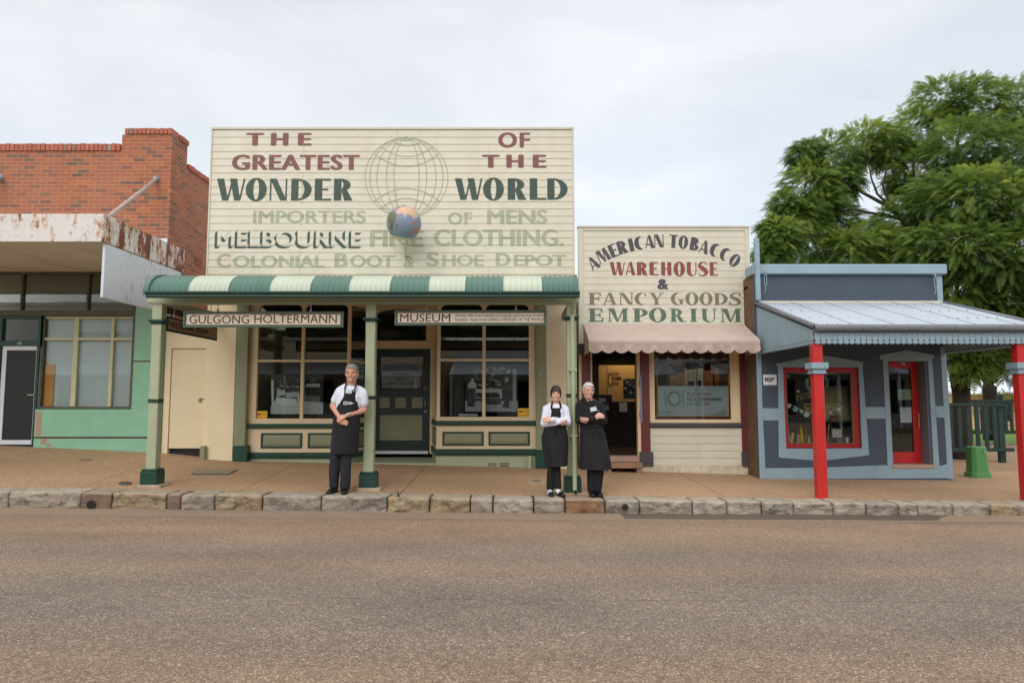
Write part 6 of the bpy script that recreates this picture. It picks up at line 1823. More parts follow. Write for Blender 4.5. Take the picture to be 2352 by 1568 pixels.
def fused(name, mb, mat, parent, voxel=0.008, smooth=3, wr=0.0, wf=9.0, extra=None):
    """one continuous skin over overlapping tapering limbs"""
    me = bpy.data.meshes.new('tmp'); me.from_pydata([tuple(p) for p in mb.v], [], mb.f)
    bm = bmesh.new(); bm.from_mesh(me); bmesh.ops.recalc_face_normals(bm, faces=bm.faces[:]); bm.to_mesh(me); bm.free()
    o = bpy.data.objects.new('tmp', me); COL.objects.link(o)
    r = o.modifiers.new('r', 'REMESH'); r.mode = 'VOXEL'; r.voxel_size = voxel; r.use_smooth_shade = True
    s_ = o.modifiers.new('s', 'SMOOTH'); s_.factor = .5; s_.iterations = smooth
    dg = bpy.context.evaluated_depsgraph_get(); dg.update()
    out = bpy.data.meshes.new_from_object(o.evaluated_get(dg)); out.name = name
    bpy.data.objects.remove(o); bpy.data.meshes.remove(me)
    if wr > 0:
        for v in out.vertices:
            p = v.co; k = fbm((p.x * 1.0, p.y, p.z * .55), wf, 3) + .6 * abs(fbm((p.x + 3, p.y, p.z * 1.8), wf * 1.3, 2)) 
            v.co = p + v.normal * (k * wr)
    org = ORG[parent.name]; out.transform(Matrix.Translation(-org))
    out.materials.clear(); out.materials.append(MATS[mat])
    for p in out.polygons: p.use_smooth = True
    ob = bpy.data.objects.new(name, out); COL.objects.link(ob); ob.parent = parent; ORG[ob.name] = org
    return ob
def lerp(a, b, t): return tuple(a[i] + (b[i] - a[i]) * t for i in range(3))
class Fig:
    def __init__(s, name_label, cat, X, Y, lean=0.0, group=None):
        s.X, s.Y = X, Y; s.Z = gz(X, Y)
        s.root = thing('person', name_label, cat, (X, Y, s.Z), group)
    def w(s, p): return (s.X + p[0], s.Y + p[1], s.Z + p[2])
    def loft(s, m, pts, radii, n=14, front=(0, -1, 0)): m.loft([s.w(p) for p in pts], radii, n, front)
    def limb(s, m, a, b, ra, rb, bulge=0.0, n=12):
        pts = [lerp(a, b, t) for t in (0, .3, .65, 1)]
        s.loft(m, pts, [ra, ra + (rb - ra) * .3 + bulge, ra + (rb - ra) * .65 + bulge * .4, rb], n)
        m.ball(s.w(a), ra * .99, 10, 8); m.ball(s.w(b), rb * .99, 10, 8)
    def head(s, m, c, h, w, turn=0.0, tilt=0.0, chin=1.0):
        """c: centre of the head, h: height chin to crown, w: width; turn and tilt in radians"""
        s.hc, s.hh, s.hw, s.turn, s.tilt = Vector(c), h, w, turn, tilt
        rows = [(0, .26, .22, -.17), (.05, .36, .31, -.14), (.13, .46, .42, -.07), (.25, .53, .54, -.03), (.40, .58, .61, 0), (.52, .60, .66, .02), (.66, .61, .68, .02), (.78, .57, .62, .02), (.88, .46, .49, .02), (.95, .31, .33, .02), (1.0, .1, .1, .02)]
        pts = [s.hp((0, cy * w * 1.25, (t - .5) * h)) for t, rx, ry, cy in rows]
        m.loft(pts, [(rx * w * .72, ry * w * .92) for t, rx, ry, cy in rows], 20)
        hp = s.hp
        # brow ridge, nose, cheeks, jaw and ears
        m.loft([hp((0, -.60 * w, .06 * h)), hp((0, -.70 * w, -.06 * h)), hp((0, -.73 * w, -.115 * h)), hp((0, -.60 * w, -.15 * h))], [.045 * w, .07 * w, .095 * w, .06 * w], 10, (1, 0, 0))
        for sx in (-1, 1):
            m.ball(hp((sx * .055 * w, -.63 * w, -.12 * h)), .055 * w, 8, 6)
            m.ball(hp((sx * .22 * w, -.415 * w, -.10 * h)), (.16 * w, .12 * w, .17 * w), 12, 8)
            m.ball(hp((sx * .18 * w, -.505 * w, .09 * h)), (.15 * w, .06 * w, .035 * h), 10, 6)
            m.ball(hp((sx * .455 * w, .06 * w, -.04 * h)), (.05 * w, .11 * w, .125 * h), 10, 8)
        m.ball(hp((0, -.46 * w, -.40 * h)), (.18 * w, .12 * w, .08 * h), 12, 8)
        m.ball(hp((0, -.50 * w, -.25 * h)), (.16 * w, .085 * w, .07 * h), 12, 8)
    def hp(s, p):
        v = Vector(p); v = Matrix.Rotation(s.tilt, 3, 'Y') @ (Matrix.Rotation(s.turn, 3, 'Z') @ v)
        return s.w(tuple(s.hc + v))
    def face(s, body, brow, lip=True):
        w, h = s.hw, s.hh; hp = s.hp
        for sx in (-1, 1):
            m = MB(); m.ball(hp((sx * .215 * w, -.50 * w, .025 * h)), (.075 * w, .04 * w, .018 * h), 10, 8); e = m.build('eye', 'eye_white', s.root, smooth=True)
            m = MB(); m.ball(hp((sx * .215 * w, -.535 * w, .026 * h)), (.042 * w, .03 * w, .02 * h), 8, 6); m.build('iris', 'eye_dark', e, smooth=True)
            m = MB(); m.tube([hp((sx * (.10 + .07 * k) * w, -(.605 - .03 * k) * w, (.098 + .006 * math.sin(k) - .006 * k) * h)) for k in range(4)], [.012 * w, .022 * w, .02 * w, .01 * w], 6); m.build('eyebrow', brow, s.root, smooth=True)
        m = MB(); m.tube([hp((k * .058 * w, -(.590 - .016 * k * k) * w, (-.262 - .002 * k * k) * h)) for k in (-2, -1, 0, 1, 2)], [.006 * w, .018 * w, .022 * w, .018 * w, .006 * w], 8); m.build('mouth', 'lips', s.root, smooth=True)
    def hair(s, mat, line, grow=.05, lift=.0, fall=None, seed=1):
        """a cap of hair: line(azimuth) gives the lowest height (in head heights from the centre) where hair grows"""
        w, h = s.hw, s.hh
        m = MB(); m.smooth = True
        nu, nv = 48, 26
        def pt(u, v):
            a = 2 * math.pi * u            # 0 = straight ahead
            lo = line(abs(((u + .5) % 1) - .5) * 2)
            t = lo + (.5 + .035 - lo) * v
            zz = min(t, .53)
            q = max(0.0, 1 - (abs(zz - .06) / .485) ** 2.5) ** .5 if zz > .06 else 1.0 - .06 * ((.06 - zz) / .4)
            g = 1 + grow * (1 if v > .02 else .2) + .035 * fbm((u * 14, v * 3, seed), 1.6, 3)
            rx, ry = .455 * w * q * g, .63 * w * q * g
            return s.hp((rx * math.sin(a), -ry * math.cos(a) + .02 * w, zz * h + lift * h * v))
        m.sheet(pt, nu, nv)
        return m.build('hair', mat, s.root)
    def hand(s, m, wrist, d, curl, palm_n, size=.095, thumb=1, spread=.006):
        """palm, four unequal bent fingers and a thumb from its side; d: pointing direction, palm_n: direction fingers curl to"""
        W_ = Vector(wrist); d = Vector(d).normalized(); n = Vector(palm_n); n = (n - d * n.dot(d)).normalized(); sd = d.cross(n).normalized()
        L_ = size
        A = lambda a, b, c: tuple(W_ + d * a + sd * b + n * c)
        s.loft(m, [A(-.01, 0, 0), A(L_ * .35, 0, 0), A(L_ * .8, 0, .004), A(L_ * 1.0, 0, .006)], [(.026, .02), (.034, .019), (.041, .017), (.038, .013)], 12, tuple(n))
        for i, (b, ln) in enumerate(((-.030, .062), (-.010, .074), (.011, .070), (.031, .054))):
            p = Vector(A(L_ * .95, b, .006)); dir_ = d.copy(); pts = [tuple(p)]
            for j, f in enumerate((.45, .32, .23)):
                a = curl * (.55 + .35 * j) 
                dir_ = (d * math.cos(a) + n * math.sin(a)).normalized(); p = p + dir_ * ln * f; pts.append(tuple(p))
            s.loft(m, pts, [.0095, .009, .0082, .0065], 8, tuple(n)); m.ball(s.w(pts[-1]), .0068, 8, 6)
        t = thumb
        pts = [A(L_ * .2, t * .03, .004), A(L_ * .5, t * .052, .014), A(L_ * .85, t * .05, .024), A(L_ * 1.05, t * .038, .03)]
        s.loft(m, pts, [.013, .0115, .0098, .007], 8, tuple(n)); m.ball(s.w(pts[-1]), .0072, 8, 6)
    def shoe(s, name, heel, toe, mat='shoe_black', wid=.046, high=.075):
        m = MB(); m.smooth = True
        a, b = Vector(heel), Vector(toe); d = (b - a); d.normalize(); L_ = (b - a).length
        P = lambda t, z: tuple(a + d * (L_ * t) + Vector((0, 0, z)))
        rows = [(0, .5, .03, .7), (.04, .05 / .05, .04, .85), (.22, 1.0, high * .62, 1), (.42, .92, high * .6, 1), (.62, 1.08, high * .44, 1), (.82, 1.05, high * .36, 1), (.95, .75, high * .30, 1), (1.0, .3, high * .24, 1)]
        pts, rad = [], []
        for t, wd, hh, q in rows:
            pts.append(s.w(P(t, hh * .98))); rad.append((wid * wd * .95, hh))
        m.loft(pts, rad, 16, (0, 0, 1))
        o = m.build(name, mat, s.root)
        for v in o.data.vertices:
            if v.co.z < 0.012: v.co.z = 0.012 - (0.012 - v.co.z) * .1
        m = MB(); n = 20; sd = Vector((-d.y, d.x, 0)); 
        ol = []
        for k in range(n):
            t = 2 * math.pi * k / n; u = .5 - .5 * math.cos(t); wd = wid * (1.04 if .5 < u < .9 else .92) * abs(math.sin(t)) ** .6 * (1 if math.sin(t) > 0 else -1)
            ol.append(a + d * (L_ * (u * 1.03 - .015)) + sd * wd)
        m.add([s.w((p.x, p.y, .0)) for p in ol] + [s.w((p.x, p.y, .014)) for p in ol], [tuple(range(n - 1, -1, -1)), tuple(range(n, 2 * n))] + [(i, (i + 1) % n, (i + 1) % n + n, i + n) for i in range(n)])
        m.build('sole', mat, o)
        return o
    def apron_sheet(s, name, rows, mat='apron_black', th=.006, folds=.006, nf=7, seed=0):
        """rows: (z, centre x, half width, centre y, depth radius, wrap 0..1) from top to bottom; wraps round the body's front"""
        m = MB(); m.smooth = True
        def pt(u, v):
            k = v * (len(rows) - 1); i = min(int(k), len(rows) - 2); f = k - i; f2 = f
            z, cx, hw, cy, dr, wrp = [rows[i][j] + (rows[i + 1][j] - rows[i][j]) * f2 for j in range(6)]
            a = (u * 2 - 1) * wrp * math.pi / 2
            sn = math.sin(math.pi / 2 * min(wrp, 1))
            x = cx + hw * math.sin(a) / sn
            y = cy - dr * math.cos(a)
            amp = folds * min(1, v * 1.2)
            y += amp * math.sin(u * nf * 2 + 3 * fbm((u * 3, v * 1.2, seed), 1, 2)) * (.4 + v) + .006 * fbm((u * 7, v * 5, seed + 4), 1.2, 3)
            return s.w((x, y, z))
        m.sheet(pt, 44, 36)
        return m.build(name, mat, s.root, solid=-th)

def badge(f, c, w, h, ang, lines=True):
    m = MB(); a = R(ang); ca, sa = math.cos(a), math.sin(a)
    q = [(-w, -h), (w, -h), (w, h), (-w, h)]
    v = [f.w((c[0] + x * ca - z * sa, c[1], c[2] + x * sa + z * ca)) for x, z in q] + [f.w((c[0] + x * ca - z * sa, c[1] + .006, c[2] + x * sa + z * ca)) for x, z in q]
    m.add(v, [(0, 1, 2, 3), (7, 6, 5, 4), (0, 4, 5, 1), (1, 5, 6, 2), (2, 6, 7, 3), (3, 7, 4, 0)]); return m.build('name_badge', 'badge', f.root)

# --- man in a white polo shirt, hands joined
f = Fig('grey haired man in white polo shirt and long black apron by the middle post', 'person', PX(806, 9.99, 1000), 9.99)
shL, shR = (-.172, .0, 1.462), (.168, .005, 1.432)
elL, elR = (-.282, .03, 1.245), (.178, .03, 1.185)
wrL, wrR = (-.125, -.165, 1.075), (-.035, -.185, 1.105)
hipL, hipR = (-.175, .0, .95), (-.005, .0, .95)
knL, knR = (-.215, -.02, .53), (-.055, -.03, .52)
anL, anR = (-.232, .01, .10), (-.062, -.03, .09)
b = MB()
f.head(b, (0, -.02, 1.715), .255, .196, turn=R(4))
f.loft(b, [(-.005, .012, 1.52), (-.003, .0, 1.57), (0, -.01, 1.63)], [(.07, .068), (.064, .066), (.062, .064)])
f.loft(b, [(-.09, 0, .90), (-.085, 0, 1.0), (-.06, 0, 1.12), (-.035, 0, 1.28), (-.012, 0, 1.40), (-.005, .005, 1.49), (-.003, .01, 1.56)], [(.15, .10), (.155, .105), (.145, .10), (.155, .105), (.165, .105), (.09, .075), (.055, .058)])
for sh, el, wr in ((shL, elL, wrL), (shR, elR, wrR)):
    f.limb(b, sh, el, .050, .043, .004); f.loft(b, [sh, (sh[0] * .5, .01, sh[2] + .055), (sh[0] * .12, .015, sh[2] + .095)], [.044, .046, .042]); f.limb(b, el, wr, .046, .029, .004)
for h_, k_, a_ in ((hipL, knL, anL), (hipR, knR, anR)):
    f.limb(b, h_, k_, .082, .056); f.limb(b, k_, a_, .056, .038, .006)
f.hand(b, (-.125, -.168, 1.07), (.75, -.25, -.45), .9, (.1, .6, -.5), thumb=-1)
f.hand(b, (-.035, -.188, 1.10), (-.85, -.25, -.38), 1.0, (-.1, .75, -.5), thumb=-1)
body = fused('body', b, 'skin_tan', f.root, .0075, 6)
f.face(body, 'brow_grey')
f.hair('hair_grey', lambda a: .27 - .0 * a if a < .28 else (.27 - (a - .28) * 1.3 if a < .46 else (.03 if a < .6 else .03 - (a - .6) * .7)), .07, .02)
m = MB()
f.loft(m, [(-.085, 0, .97), (-.07, 0, 1.08), (-.04, 0, 1.25), (-.015, 0, 1.40), (-.005, .004, 1.48), (-.003, .01, 1.535)], [(.172, .122), (.168, .12), (.178, .126), (.185, .126), (.13, .1), (.072, .072)])
for sh, el, k in ((shL, elL, .62), (shR, elR, .60)):
    e_ = lerp(sh, el, k); f.limb(m, sh, e_, .060, .068, .002); f.loft(m, [sh, (sh[0] * .5, .01, sh[2] + .055), (sh[0] * .34, .012, sh[2] + .074)], [.058, .058, .044])
shirt = fused('shirt', m, 'shirt_white', f.root, .010, 3, .006, 8)
m = MB(); m.smooth = True
for sx in (-1, 1):
    pts = [(sx * .052, .055, 1.565), (sx * .072, .0, 1.56), (sx * .060, -.055, 1.535), (sx * .022, -.10, 1.485)]
    pt2 = [(sx * .066, .07, 1.535), (sx * .098, .0, 1.525), (sx * .088, -.085, 1.485), (sx * .05, -.127, 1.445)]
    for i in range(3): m.add([f.w(p) for p in (pts[i], pts[i + 1], pt2[i + 1], pt2[i])], [(0, 1, 2, 3)])
m.build('collar', 'shirt_white', shirt, solid=.006)
m = MB()
for h_, k_, a_ in ((hipL, knL, anL), (hipR, knR, anR)):
    f.limb(m, (h_[0], h_[1], h_[2] - .02), k_, .10, .078); f.limb(m, k_, (a_[0], a_[1], a_[2] - .005), .078, .07)
f.loft(m, [(-.09, 0, .86), (-.088, 0, .95), (-.085, 0, 1.02)], [(.175, .12), (.178, .125), (.17, .12)])
fused('trousers', m, 'trouser_navy', f.root, .011, 2, .009, 7)
f.shoe('shoe', (-.222, .06, 0), (-.262, -.19, 0)); f.shoe('shoe', (-.072, .03, 0), (-.03, -.235, 0))
ap = f.apron_sheet('apron', [(1.475, -.005, .075, .0, .135, .55), (1.40, -.01, .105, .0, .142, .62), (1.28, -.03, .155, .0, .146, .8), (1.17, -.052, .185, .0, .148, .98), (1.05, -.068, .195, .0, .148, 1.06), (.85, -.08, .198, .0, .145, 1.08), (.56, -.092, .196, .0, .15, 1.1)], folds=.014, nf=4, seed=1)
m = MB()
for sx in (-1, 1): m.tube([f.w(p) for p in ((sx * .07 - .003, -.125, 1.47), (sx * .074, -.085, 1.535), (sx * .075, -.01, 1.572), (sx * .06, .06, 1.575))], .0105, 6)
m.build('neck_strap', 'apron_black', ap)
m = MB(); c = f.w((-.075, -.1545, 1.285)); 
for (x0, x1, z0, z1) in ((-.005, .005, -.024, .024), (.041, .051, -.024, .024)): m.box(c[0] + x0, c[0] + x1, c[1] - .002, c[1], c[2] + z0, c[2] + z1)
m.box(c[0] - .005, c[0] + .051, c[1] - .002, c[1], c[2] + .0185, c[2] + .024); m.box(c[0] - .005, c[0] + .051, c[1] - .002, c[1], c[2] - .024, c[2] - .0185)
m.tube([(c[0] + .023 + .017 * math.cos(t), c[1] - .001, c[2] + .017 * math.sin(t)) for t in [2 * math.pi * k / 16 for k in range(17)]], .004, 5)
for k, (ww, zz) in enumerate(((.05, .014), (.085, .0), (.06, -.014))): m.box(c[0] + .06, c[0] + .06 + ww, c[1] - .001, c[1] + .001, c[2] + zz - .004, c[2] + zz + .004)
m.build('apron_logo', 'logo_white', ap)
badge(f, (-.01, -.152, 1.45), .044, .026, -2)
m = MB(); p = Vector(lerp(elR, wrR, .86)); d = (Vector(wrR) - Vector(elR)).normalized(); f.loft(m, [tuple(p - d * .012), tuple(p + d * .012)], [.036, .035], 16)
q = p + Vector((0, -.036, .004)); m.ball(f.w(tuple(q)), (.02, .008, .02), 12, 6)
m.build('wristwatch', 'steel', f.root, smooth=True)

# --- woman, arms folded
f = Fig('dark haired woman with folded arms in white sleeves and black apron', 'person', PX(1277, 10.0, 1000), 10.0)
shL, shR = (-.142, .0, 1.248), (.142, .0, 1.243)
elL, elR = (-.178, -.035, 1.025), (.172, -.035, 1.045)
wrL, wrR = (.045, -.205, 1.055), (-.075, -.225, 1.09)
hipL, hipR = (-.075, .0, .83), (.055, .0, .83)
knL, knR = (-.068, -.03, .46), (.0, .03, .46)
anL, anR = (-.088, .0, .10), (.022, -.02, .13)
b = MB()
f.head(b, (0, -.02, 1.455), .215, .160, turn=R(-3), tilt=R(2))
f.loft(b, [(0, .012, 1.29), (0, .0, 1.33), (0, -.01, 1.38)], [(.05, .05), (.045, .047), (.044, .046)])
f.loft(b, [(-.005, 0, .78), (-.005, 0, .88), (0, 0, 1.0), (0, 0, 1.12), (0, 0, 1.22), (0, .005, 1.28), (0, .01, 1.32)], [(.15, .105), (.155, .11), (.125, .095), (.135, .105), (.14, .1), (.105, .075), (.046, .046)])
for sh, el, wr in ((shL, elL, wrL), (shR, elR, wrR)):
    f.limb(b, sh, el, .041, .035, .003); f.limb(b, el, wr, .037, .024, .003)
for h_, k_, a_ in ((hipL, knL, anL), (hipR, knR, anR)):
    f.limb(b, h_, k_, .066, .044); f.limb(b, k_, a_, .044, .032, .002)
f.hand(b, wrR, (-.75, .05, .02), .9, (.0, .9, -.4), .082, thumb=-1)
f.hand(b, wrL, (.72, .18, -.05), 1.1, (0, .9, .3), .08, thumb=-1)
body = fused('body', b, 'skin_fair', f.root, .0075, 6)
f.face(body, 'brow_brown')
f.hair('hair_brown', lambda a: .18 - .04 * math.sin(a * 40) ** 2 if a < .24 else (.15 - (a - .24) * 2.8 if a < .36 else (-.19 if a < .5 else -.19 - (a - .5) * .5)), .10, .045, seed=5)
m = MB()
for sx in (-1, 1): m.tube([f.hp((sx * .085, .0, -.035)), f.hp((sx * .087, -.002, -.06))], .003, 6); m.ball(f.hp((sx * .088, -.002, -.068)), .009, 8, 6)
m.build('earrings', 'steel', f.root)
m = MB()
f.loft(m, [(0, 0, .90), (0, 0, 1.0), (0, 0, 1.12), (0, 0, 1.21), (0, .004, 1.275), (0, .012, 1.30)], [(.155, .115), (.138, .105), (.148, .118), (.152, .112), (.12, .084), (.065, .062)])
for sh, el, wr in ((shL, elL, wrL), (shR, elR, wrR)):
    f.limb(m, sh, el, .047, .046, .004); f.loft(m, [sh, (sh[0] * .5, .008, sh[2] + .035), (sh[0] * .2, .012, sh[2] + .06)], [.047, .045, .036]); f.limb(m, el, lerp(el, wr, .97), .049, .036, .006)
fused('shirt', m, 'shirt_white', f.root, .010, 3, .009, 9)
m = MB()
for h_, k_, a_ in ((hipL, knL, anL), (hipR, knR, anR)):
    f.limb(m, h_, k_, .082, .058); f.limb(m, k_, (a_[0], a_[1], a_[2] + .0), .058, .056)
fused('trousers', m, 'trouser_black', f.root, .011, 2, .006, 7)
m = MB()
for a_, toe in ((anL, (-.03, -.1)), (anR, (.05, -.09))): f.loft(m, [(a_[0], a_[1], .14), (a_[0], a_[1] - .01, .07), (a_[0] + toe[0] * .5, a_[1] + toe[1] * .6, .045)], [.034, .037, .034], 12)
m.smooth = True; m.build('socks', 'sock_white', f.root)
f.shoe('shoe', (-.085, .06, 0), (-.072, -.165, 0), wid=.041, high=.06); f.shoe('shoe', (.025, .02, 0), (.095, -.185, 0), wid=.041, high=.06)
bib = f.apron_sheet('apron_bib', [(1.255, -.005, .072, .0, .128, .6), (1.2, -.005, .09, .0, .132, .68), (1.12, -.005, .115, .0, .134, .82), (1.02, -.002, .128, .0, .126, .9)], folds=.003, nf=3, seed=3)
ap = f.apron_sheet('apron_skirt', [(1.015, -.01, .150, .0, .128, 1.05), (.96, -.012, .165, .0, .136, 1.08), (.83, -.018, .194, .0, .145, 1.1), (.68, -.01, .192, .0, .145, 1.1), (.42, .004, .162, .0, .14, 1.08)], folds=.012, nf=4, seed=7)
m = MB()
for sx in (-1, 1): m.loft([f.w(p) for p in ((sx * .068 - .005, -.118, 1.25), (sx * .064, -.085, 1.30), (sx * .055, -.03, 1.335), (sx * .045, .04, 1.345))], [(.014, .005)] * 4, 8)
m.build('neck_strap', 'apron_black', bib)
m = MB(); m.tube([f.w((.155 * math.sin(a), -.137 * math.cos(a), .99 + .004 * math.sin(a * 3))) for a in [R(-100 + 10 * k) for k in range(21)]], .011, 6)
m.tube([f.w((-.02, -.15, .985)), f.w((-.028, -.158, .93)), f.w((-.022, -.158, .88))], .009, 6); m.tube([f.w((-.015, -.15, .985)), f.w((-.004, -.158, .94)), f.w((-.008, -.158, .90))], .009, 6); m.ball(f.w((-.018, -.15, .985)), .015, 8, 6)
m.build('apron_tie', 'apron_black', ap)

# --- older man in black, arms folded, leaning on the post
f = Fig('silver haired man in black jumper and black apron with folded arms', 'person', PX(1351, 10.02, 1000), 10.02)
shL, shR = (-.125, .0, 1.300), (.172, .0, 1.285)
elL, elR = (-.135, -.04, 1.075), (.228, -.03, 1.075)
wrL, wrR = (.10, -.20, 1.115), (-.02, -.215, 1.095)
hipL, hipR = (.0, .0, .86), (.17, .0, .86)
knL, knR = (.055, .01, .48), (.165, -.03, .48)
anL, anR = (.048, .0, .10), (.132, -.03, .10)
b = MB()
f.head(b, (.005, -.03, 1.505), .232, .172, turn=R(10), tilt=R(3))
f.loft(b, [(.01, .012, 1.36), (.008, .0, 1.40), (.005, -.012, 1.44)], [(.06, .06), (.054, .056), (.052, .054)])
f.loft(b, [(.06, 0, .82), (.055, 0, .92), (.045, 0, 1.04), (.035, 0, 1.18), (.025, 0, 1.28), (.015, .005, 1.35), (.01, .01, 1.395)], [(.155, .115), (.16, .125), (.155, .12), (.165, .12), (.165, .11), (.115, .085), (.055, .055)])
for sh, el, wr in ((shL, elL, wrL), (shR, elR, wrR)):
    f.limb(b, sh, el, .046, .04, .003); f.limb(b, el, wr, .042, .028, .003)
for h_, k_, a_ in ((hipL, knL, anL), (hipR, knR, anR)):
    f.limb(b, h_, k_, .078, .052); f.limb(b, k_, a_, .052, .036, .005)
f.hand(b, (.088, -.212, 1.135), (.62, -.05, .12), 1.2, (0, .9, -.35), .088, thumb=1)
f.hand(b, wrR, (-.72, .2, -.05), 1.1, (0, .9, .3), .088, thumb=1)
body = fused('body', b, 'skin_ruddy', f.root, .0075, 6)
f.face(body, 'brow_grey')
f.hair('hair_silver', lambda a: .30 if a < .3 else (.30 - (a - .3) * 1.5 if a < .5 else (.0 if a < .62 else .0 - (a - .62) * .6)), .08, .02, seed=9)
m = MB()
w_, h_ = f.hw, f.hh
for sx in (-1, 1):
    m.tube([f.hp((sx * .215 * w_ + .145 * w_ * math.cos(t) * 1.0, -.66 * w_ + .04 * abs(math.cos(t)) * w_ * (1 if sx * math.cos(t) > 0 else 0), .02 * h_ + .085 * h_ * math.sin(t))) for t in [2 * math.pi * k / 16 for k in range(17)]], .0016, 5)
    m.tube([f.hp((sx * .36 * w_, -.62 * w_, .03 * h_)), f.hp((sx * .46 * w_, -.3 * w_, .03 * h_)), f.hp((sx * .47 * w_, .05 * w_, .02 * h_))], .0018, 5)
m.tube([f.hp((-.07 * w_, -.69 * w_, .03 * h_)), f.hp((0, -.71 * w_, .045 * h_)), f.hp((.07 * w_, -.69 * w_, .03 * h_))], .0018, 5)
m.build('glasses', 'steel', f.root)
m = MB()
f.loft(m, [(.055, 0, .94), (.048, 0, 1.05), (.035, 0, 1.18), (.026, 0, 1.28), (.015, .004, 1.335), (.011, .014, 1.362)], [(.168, .132), (.165, .13), (.178, .132), (.178, .122), (.135, .096), (.08, .072)])
for sh, el, wr in ((shL, elL, wrL), (shR, elR, wrR)):
    f.limb(m, sh, el, .056, .055, .005); f.loft(m, [sh, (sh[0] * .5 + .005, .008, sh[2] + .05), (sh[0] * .2 + .01, .012, sh[2] + .085)], [.056, .055, .045]); f.limb(m, el, lerp(el, wr, .94), .058, .043, .006)
sw_ = fused('jumper', m, 'jumper_black', f.root, .010, 3, .010, 8)
m = MB(); m.smooth = True
for sx in (-1, 1):
    pts = [(.012 + sx * .05, .055, 1.42), (.012 + sx * .066, .0, 1.415), (.012 + sx * .055, -.055, 1.39), (.012 + sx * .018, -.095, 1.335)]
    pt2 = [(.012 + sx * .064, .07, 1.39), (.012 + sx * .092, .0, 1.38), (.012 + sx * .082, -.085, 1.345), (.012 + sx * .05, -.12, 1.305)]
    for i in range(3): m.add([f.w(p) for p in (pts[i], pts[i + 1], pt2[i + 1], pt2[i])], [(0, 1, 2, 3)])
m.build('collar', 'jumper_black', sw_, solid=.006)
m = MB()
for h_, k_, a_ in ((hipL, knL, anL), (hipR, knR, anR)):
    f.limb(m, h_, k_, .09, .072); f.limb(m, k_, (a_[0] - .01, a_[1], a_[2] - .01), .072, .064)
fused('trousers', m, 'trouser_black', f.root, .011, 2, .009, 7)
f.shoe('shoe', (.04, .05, 0), (.045, -.20, 0)); f.shoe('shoe', (.125, .03, 0), (.15, -.21, 0))
bib = f.apron_sheet('apron_bib', [(1.31, .02, .095, .0, .138, .62), (1.22, .03, .13, .0, .142, .78), (1.1, .04, .155, .0, .142, .92), (1.0, .045, .165, .0, .142, 1.0)], folds=.003, nf=3, seed=13)
ap = f.apron_sheet('apron_skirt', [(1.01, .045, .162, .0, .142, 1.06), (.90, .055, .178, .0, .15, 1.08), (.72, .08, .205, -.005, .158, 1.1), (.38, .105, .238, -.01, .17, 1.1)], folds=.020, nf=4, seed=17)
m = MB(); m.tube([f.w((.048 + .167 * math.sin(a), -.148 * math.cos(a), .985 + .006 * math.sin(a * 3))) for a in [R(-100 + 10 * k) for k in range(21)]], .013, 6)
m.tube([f.w((.10, -.152, .98)), f.w((.075, -.162, .93)), f.w((.045, -.165, .90))], .010, 6); m.tube([f.w((.10, -.152, .98)), f.w((.14, -.16, .92)), f.w((.165, -.155, .86))], .010, 6)
m.build('apron_tie', 'apron_black', ap)
badge(f, (.062, -.152, 1.245), .046, .03, 14)
m = MB(); c = f.w((.125, -.15, 1.222)); m.box(c[0] - .02, c[0] + .02, c[1] - .004, c[1] + .002, c[2] - .004, c[2] + .006); m.build('pen_clip', 'steel', f.root)
# ------------------------------------------------------------------ blue corner shop
A1 = lambda x, y: (1709.5 + x * .27318, 576.2 + y * .27318)
A2 = lambda x, y: (1709.5 + x * .27318, 787.5 + y * .27318)
x3a, x3b = PX(A2(110, 600)[0], Y3, 950), PX(A2(1722, 600)[0], Y3, 951)
S3 = thing('blue_shop', 'slate and pale blue rendered shop with red door and iron veranda', 'shop building', ((x3a + x3b) / 2, Y3, zf((x3a + x3b) / 2)))
def w2(x, y, Y=Y3): return W(*A2(x, y), Y)
def w1(x, y, Y=Y3): return W(*A1(x, y), Y)
zcop0, zcop1 = PZ(631, Y3), PZ(608.5, Y3)
wx0, wx1 = w2(337, 540)[0], w2(972, 540)[0]; wz0, wz1 = w2(0, 884)[1], w2(0, 206)[1]
ex0, ex1 = w2(1226, 580)[0], w2(1548, 580)[0]; ez0, ez1 = w2(0, 1022)[1], w2(0, 149)[1]
m = MB()
zlo = zf(x3a) - .25
m.box(x3a, x3a + .25, Y3, Y3 + .04, zlo, zcop0); m.box(x3a + .2505, wx0, Y3, Y3 + .3, zlo, zcop0); m.box(wx0, wx1, Y3, Y3 + .3, zlo, wz0); m.box(wx0, wx1, Y3, Y3 + .3, wz1, zcop0); m.box(wx1, ex0, Y3, Y3 + .3, zlo, zcop0); m.box(ex0, ex1, Y3, Y3 + .3, zlo, ez0); m.box(ex0, ex1, Y3, Y3 + .3, ez1, zcop0); m.box(ex1, x3b, Y3, Y3 + .3, zlo, zcop0)
fw = m.build('front_wall', 'slate_blue', S3)
def pale(polys, d, name='pale_band'):
    m = MB()
    for p in polys: m.prism([w2(x, y, Y3) for x, y in p], Y3 - d, Y3 - .0004)
    return m.build(name, 'pale_blue', fw)
wr_ = lambda x, y: w2(x, y)
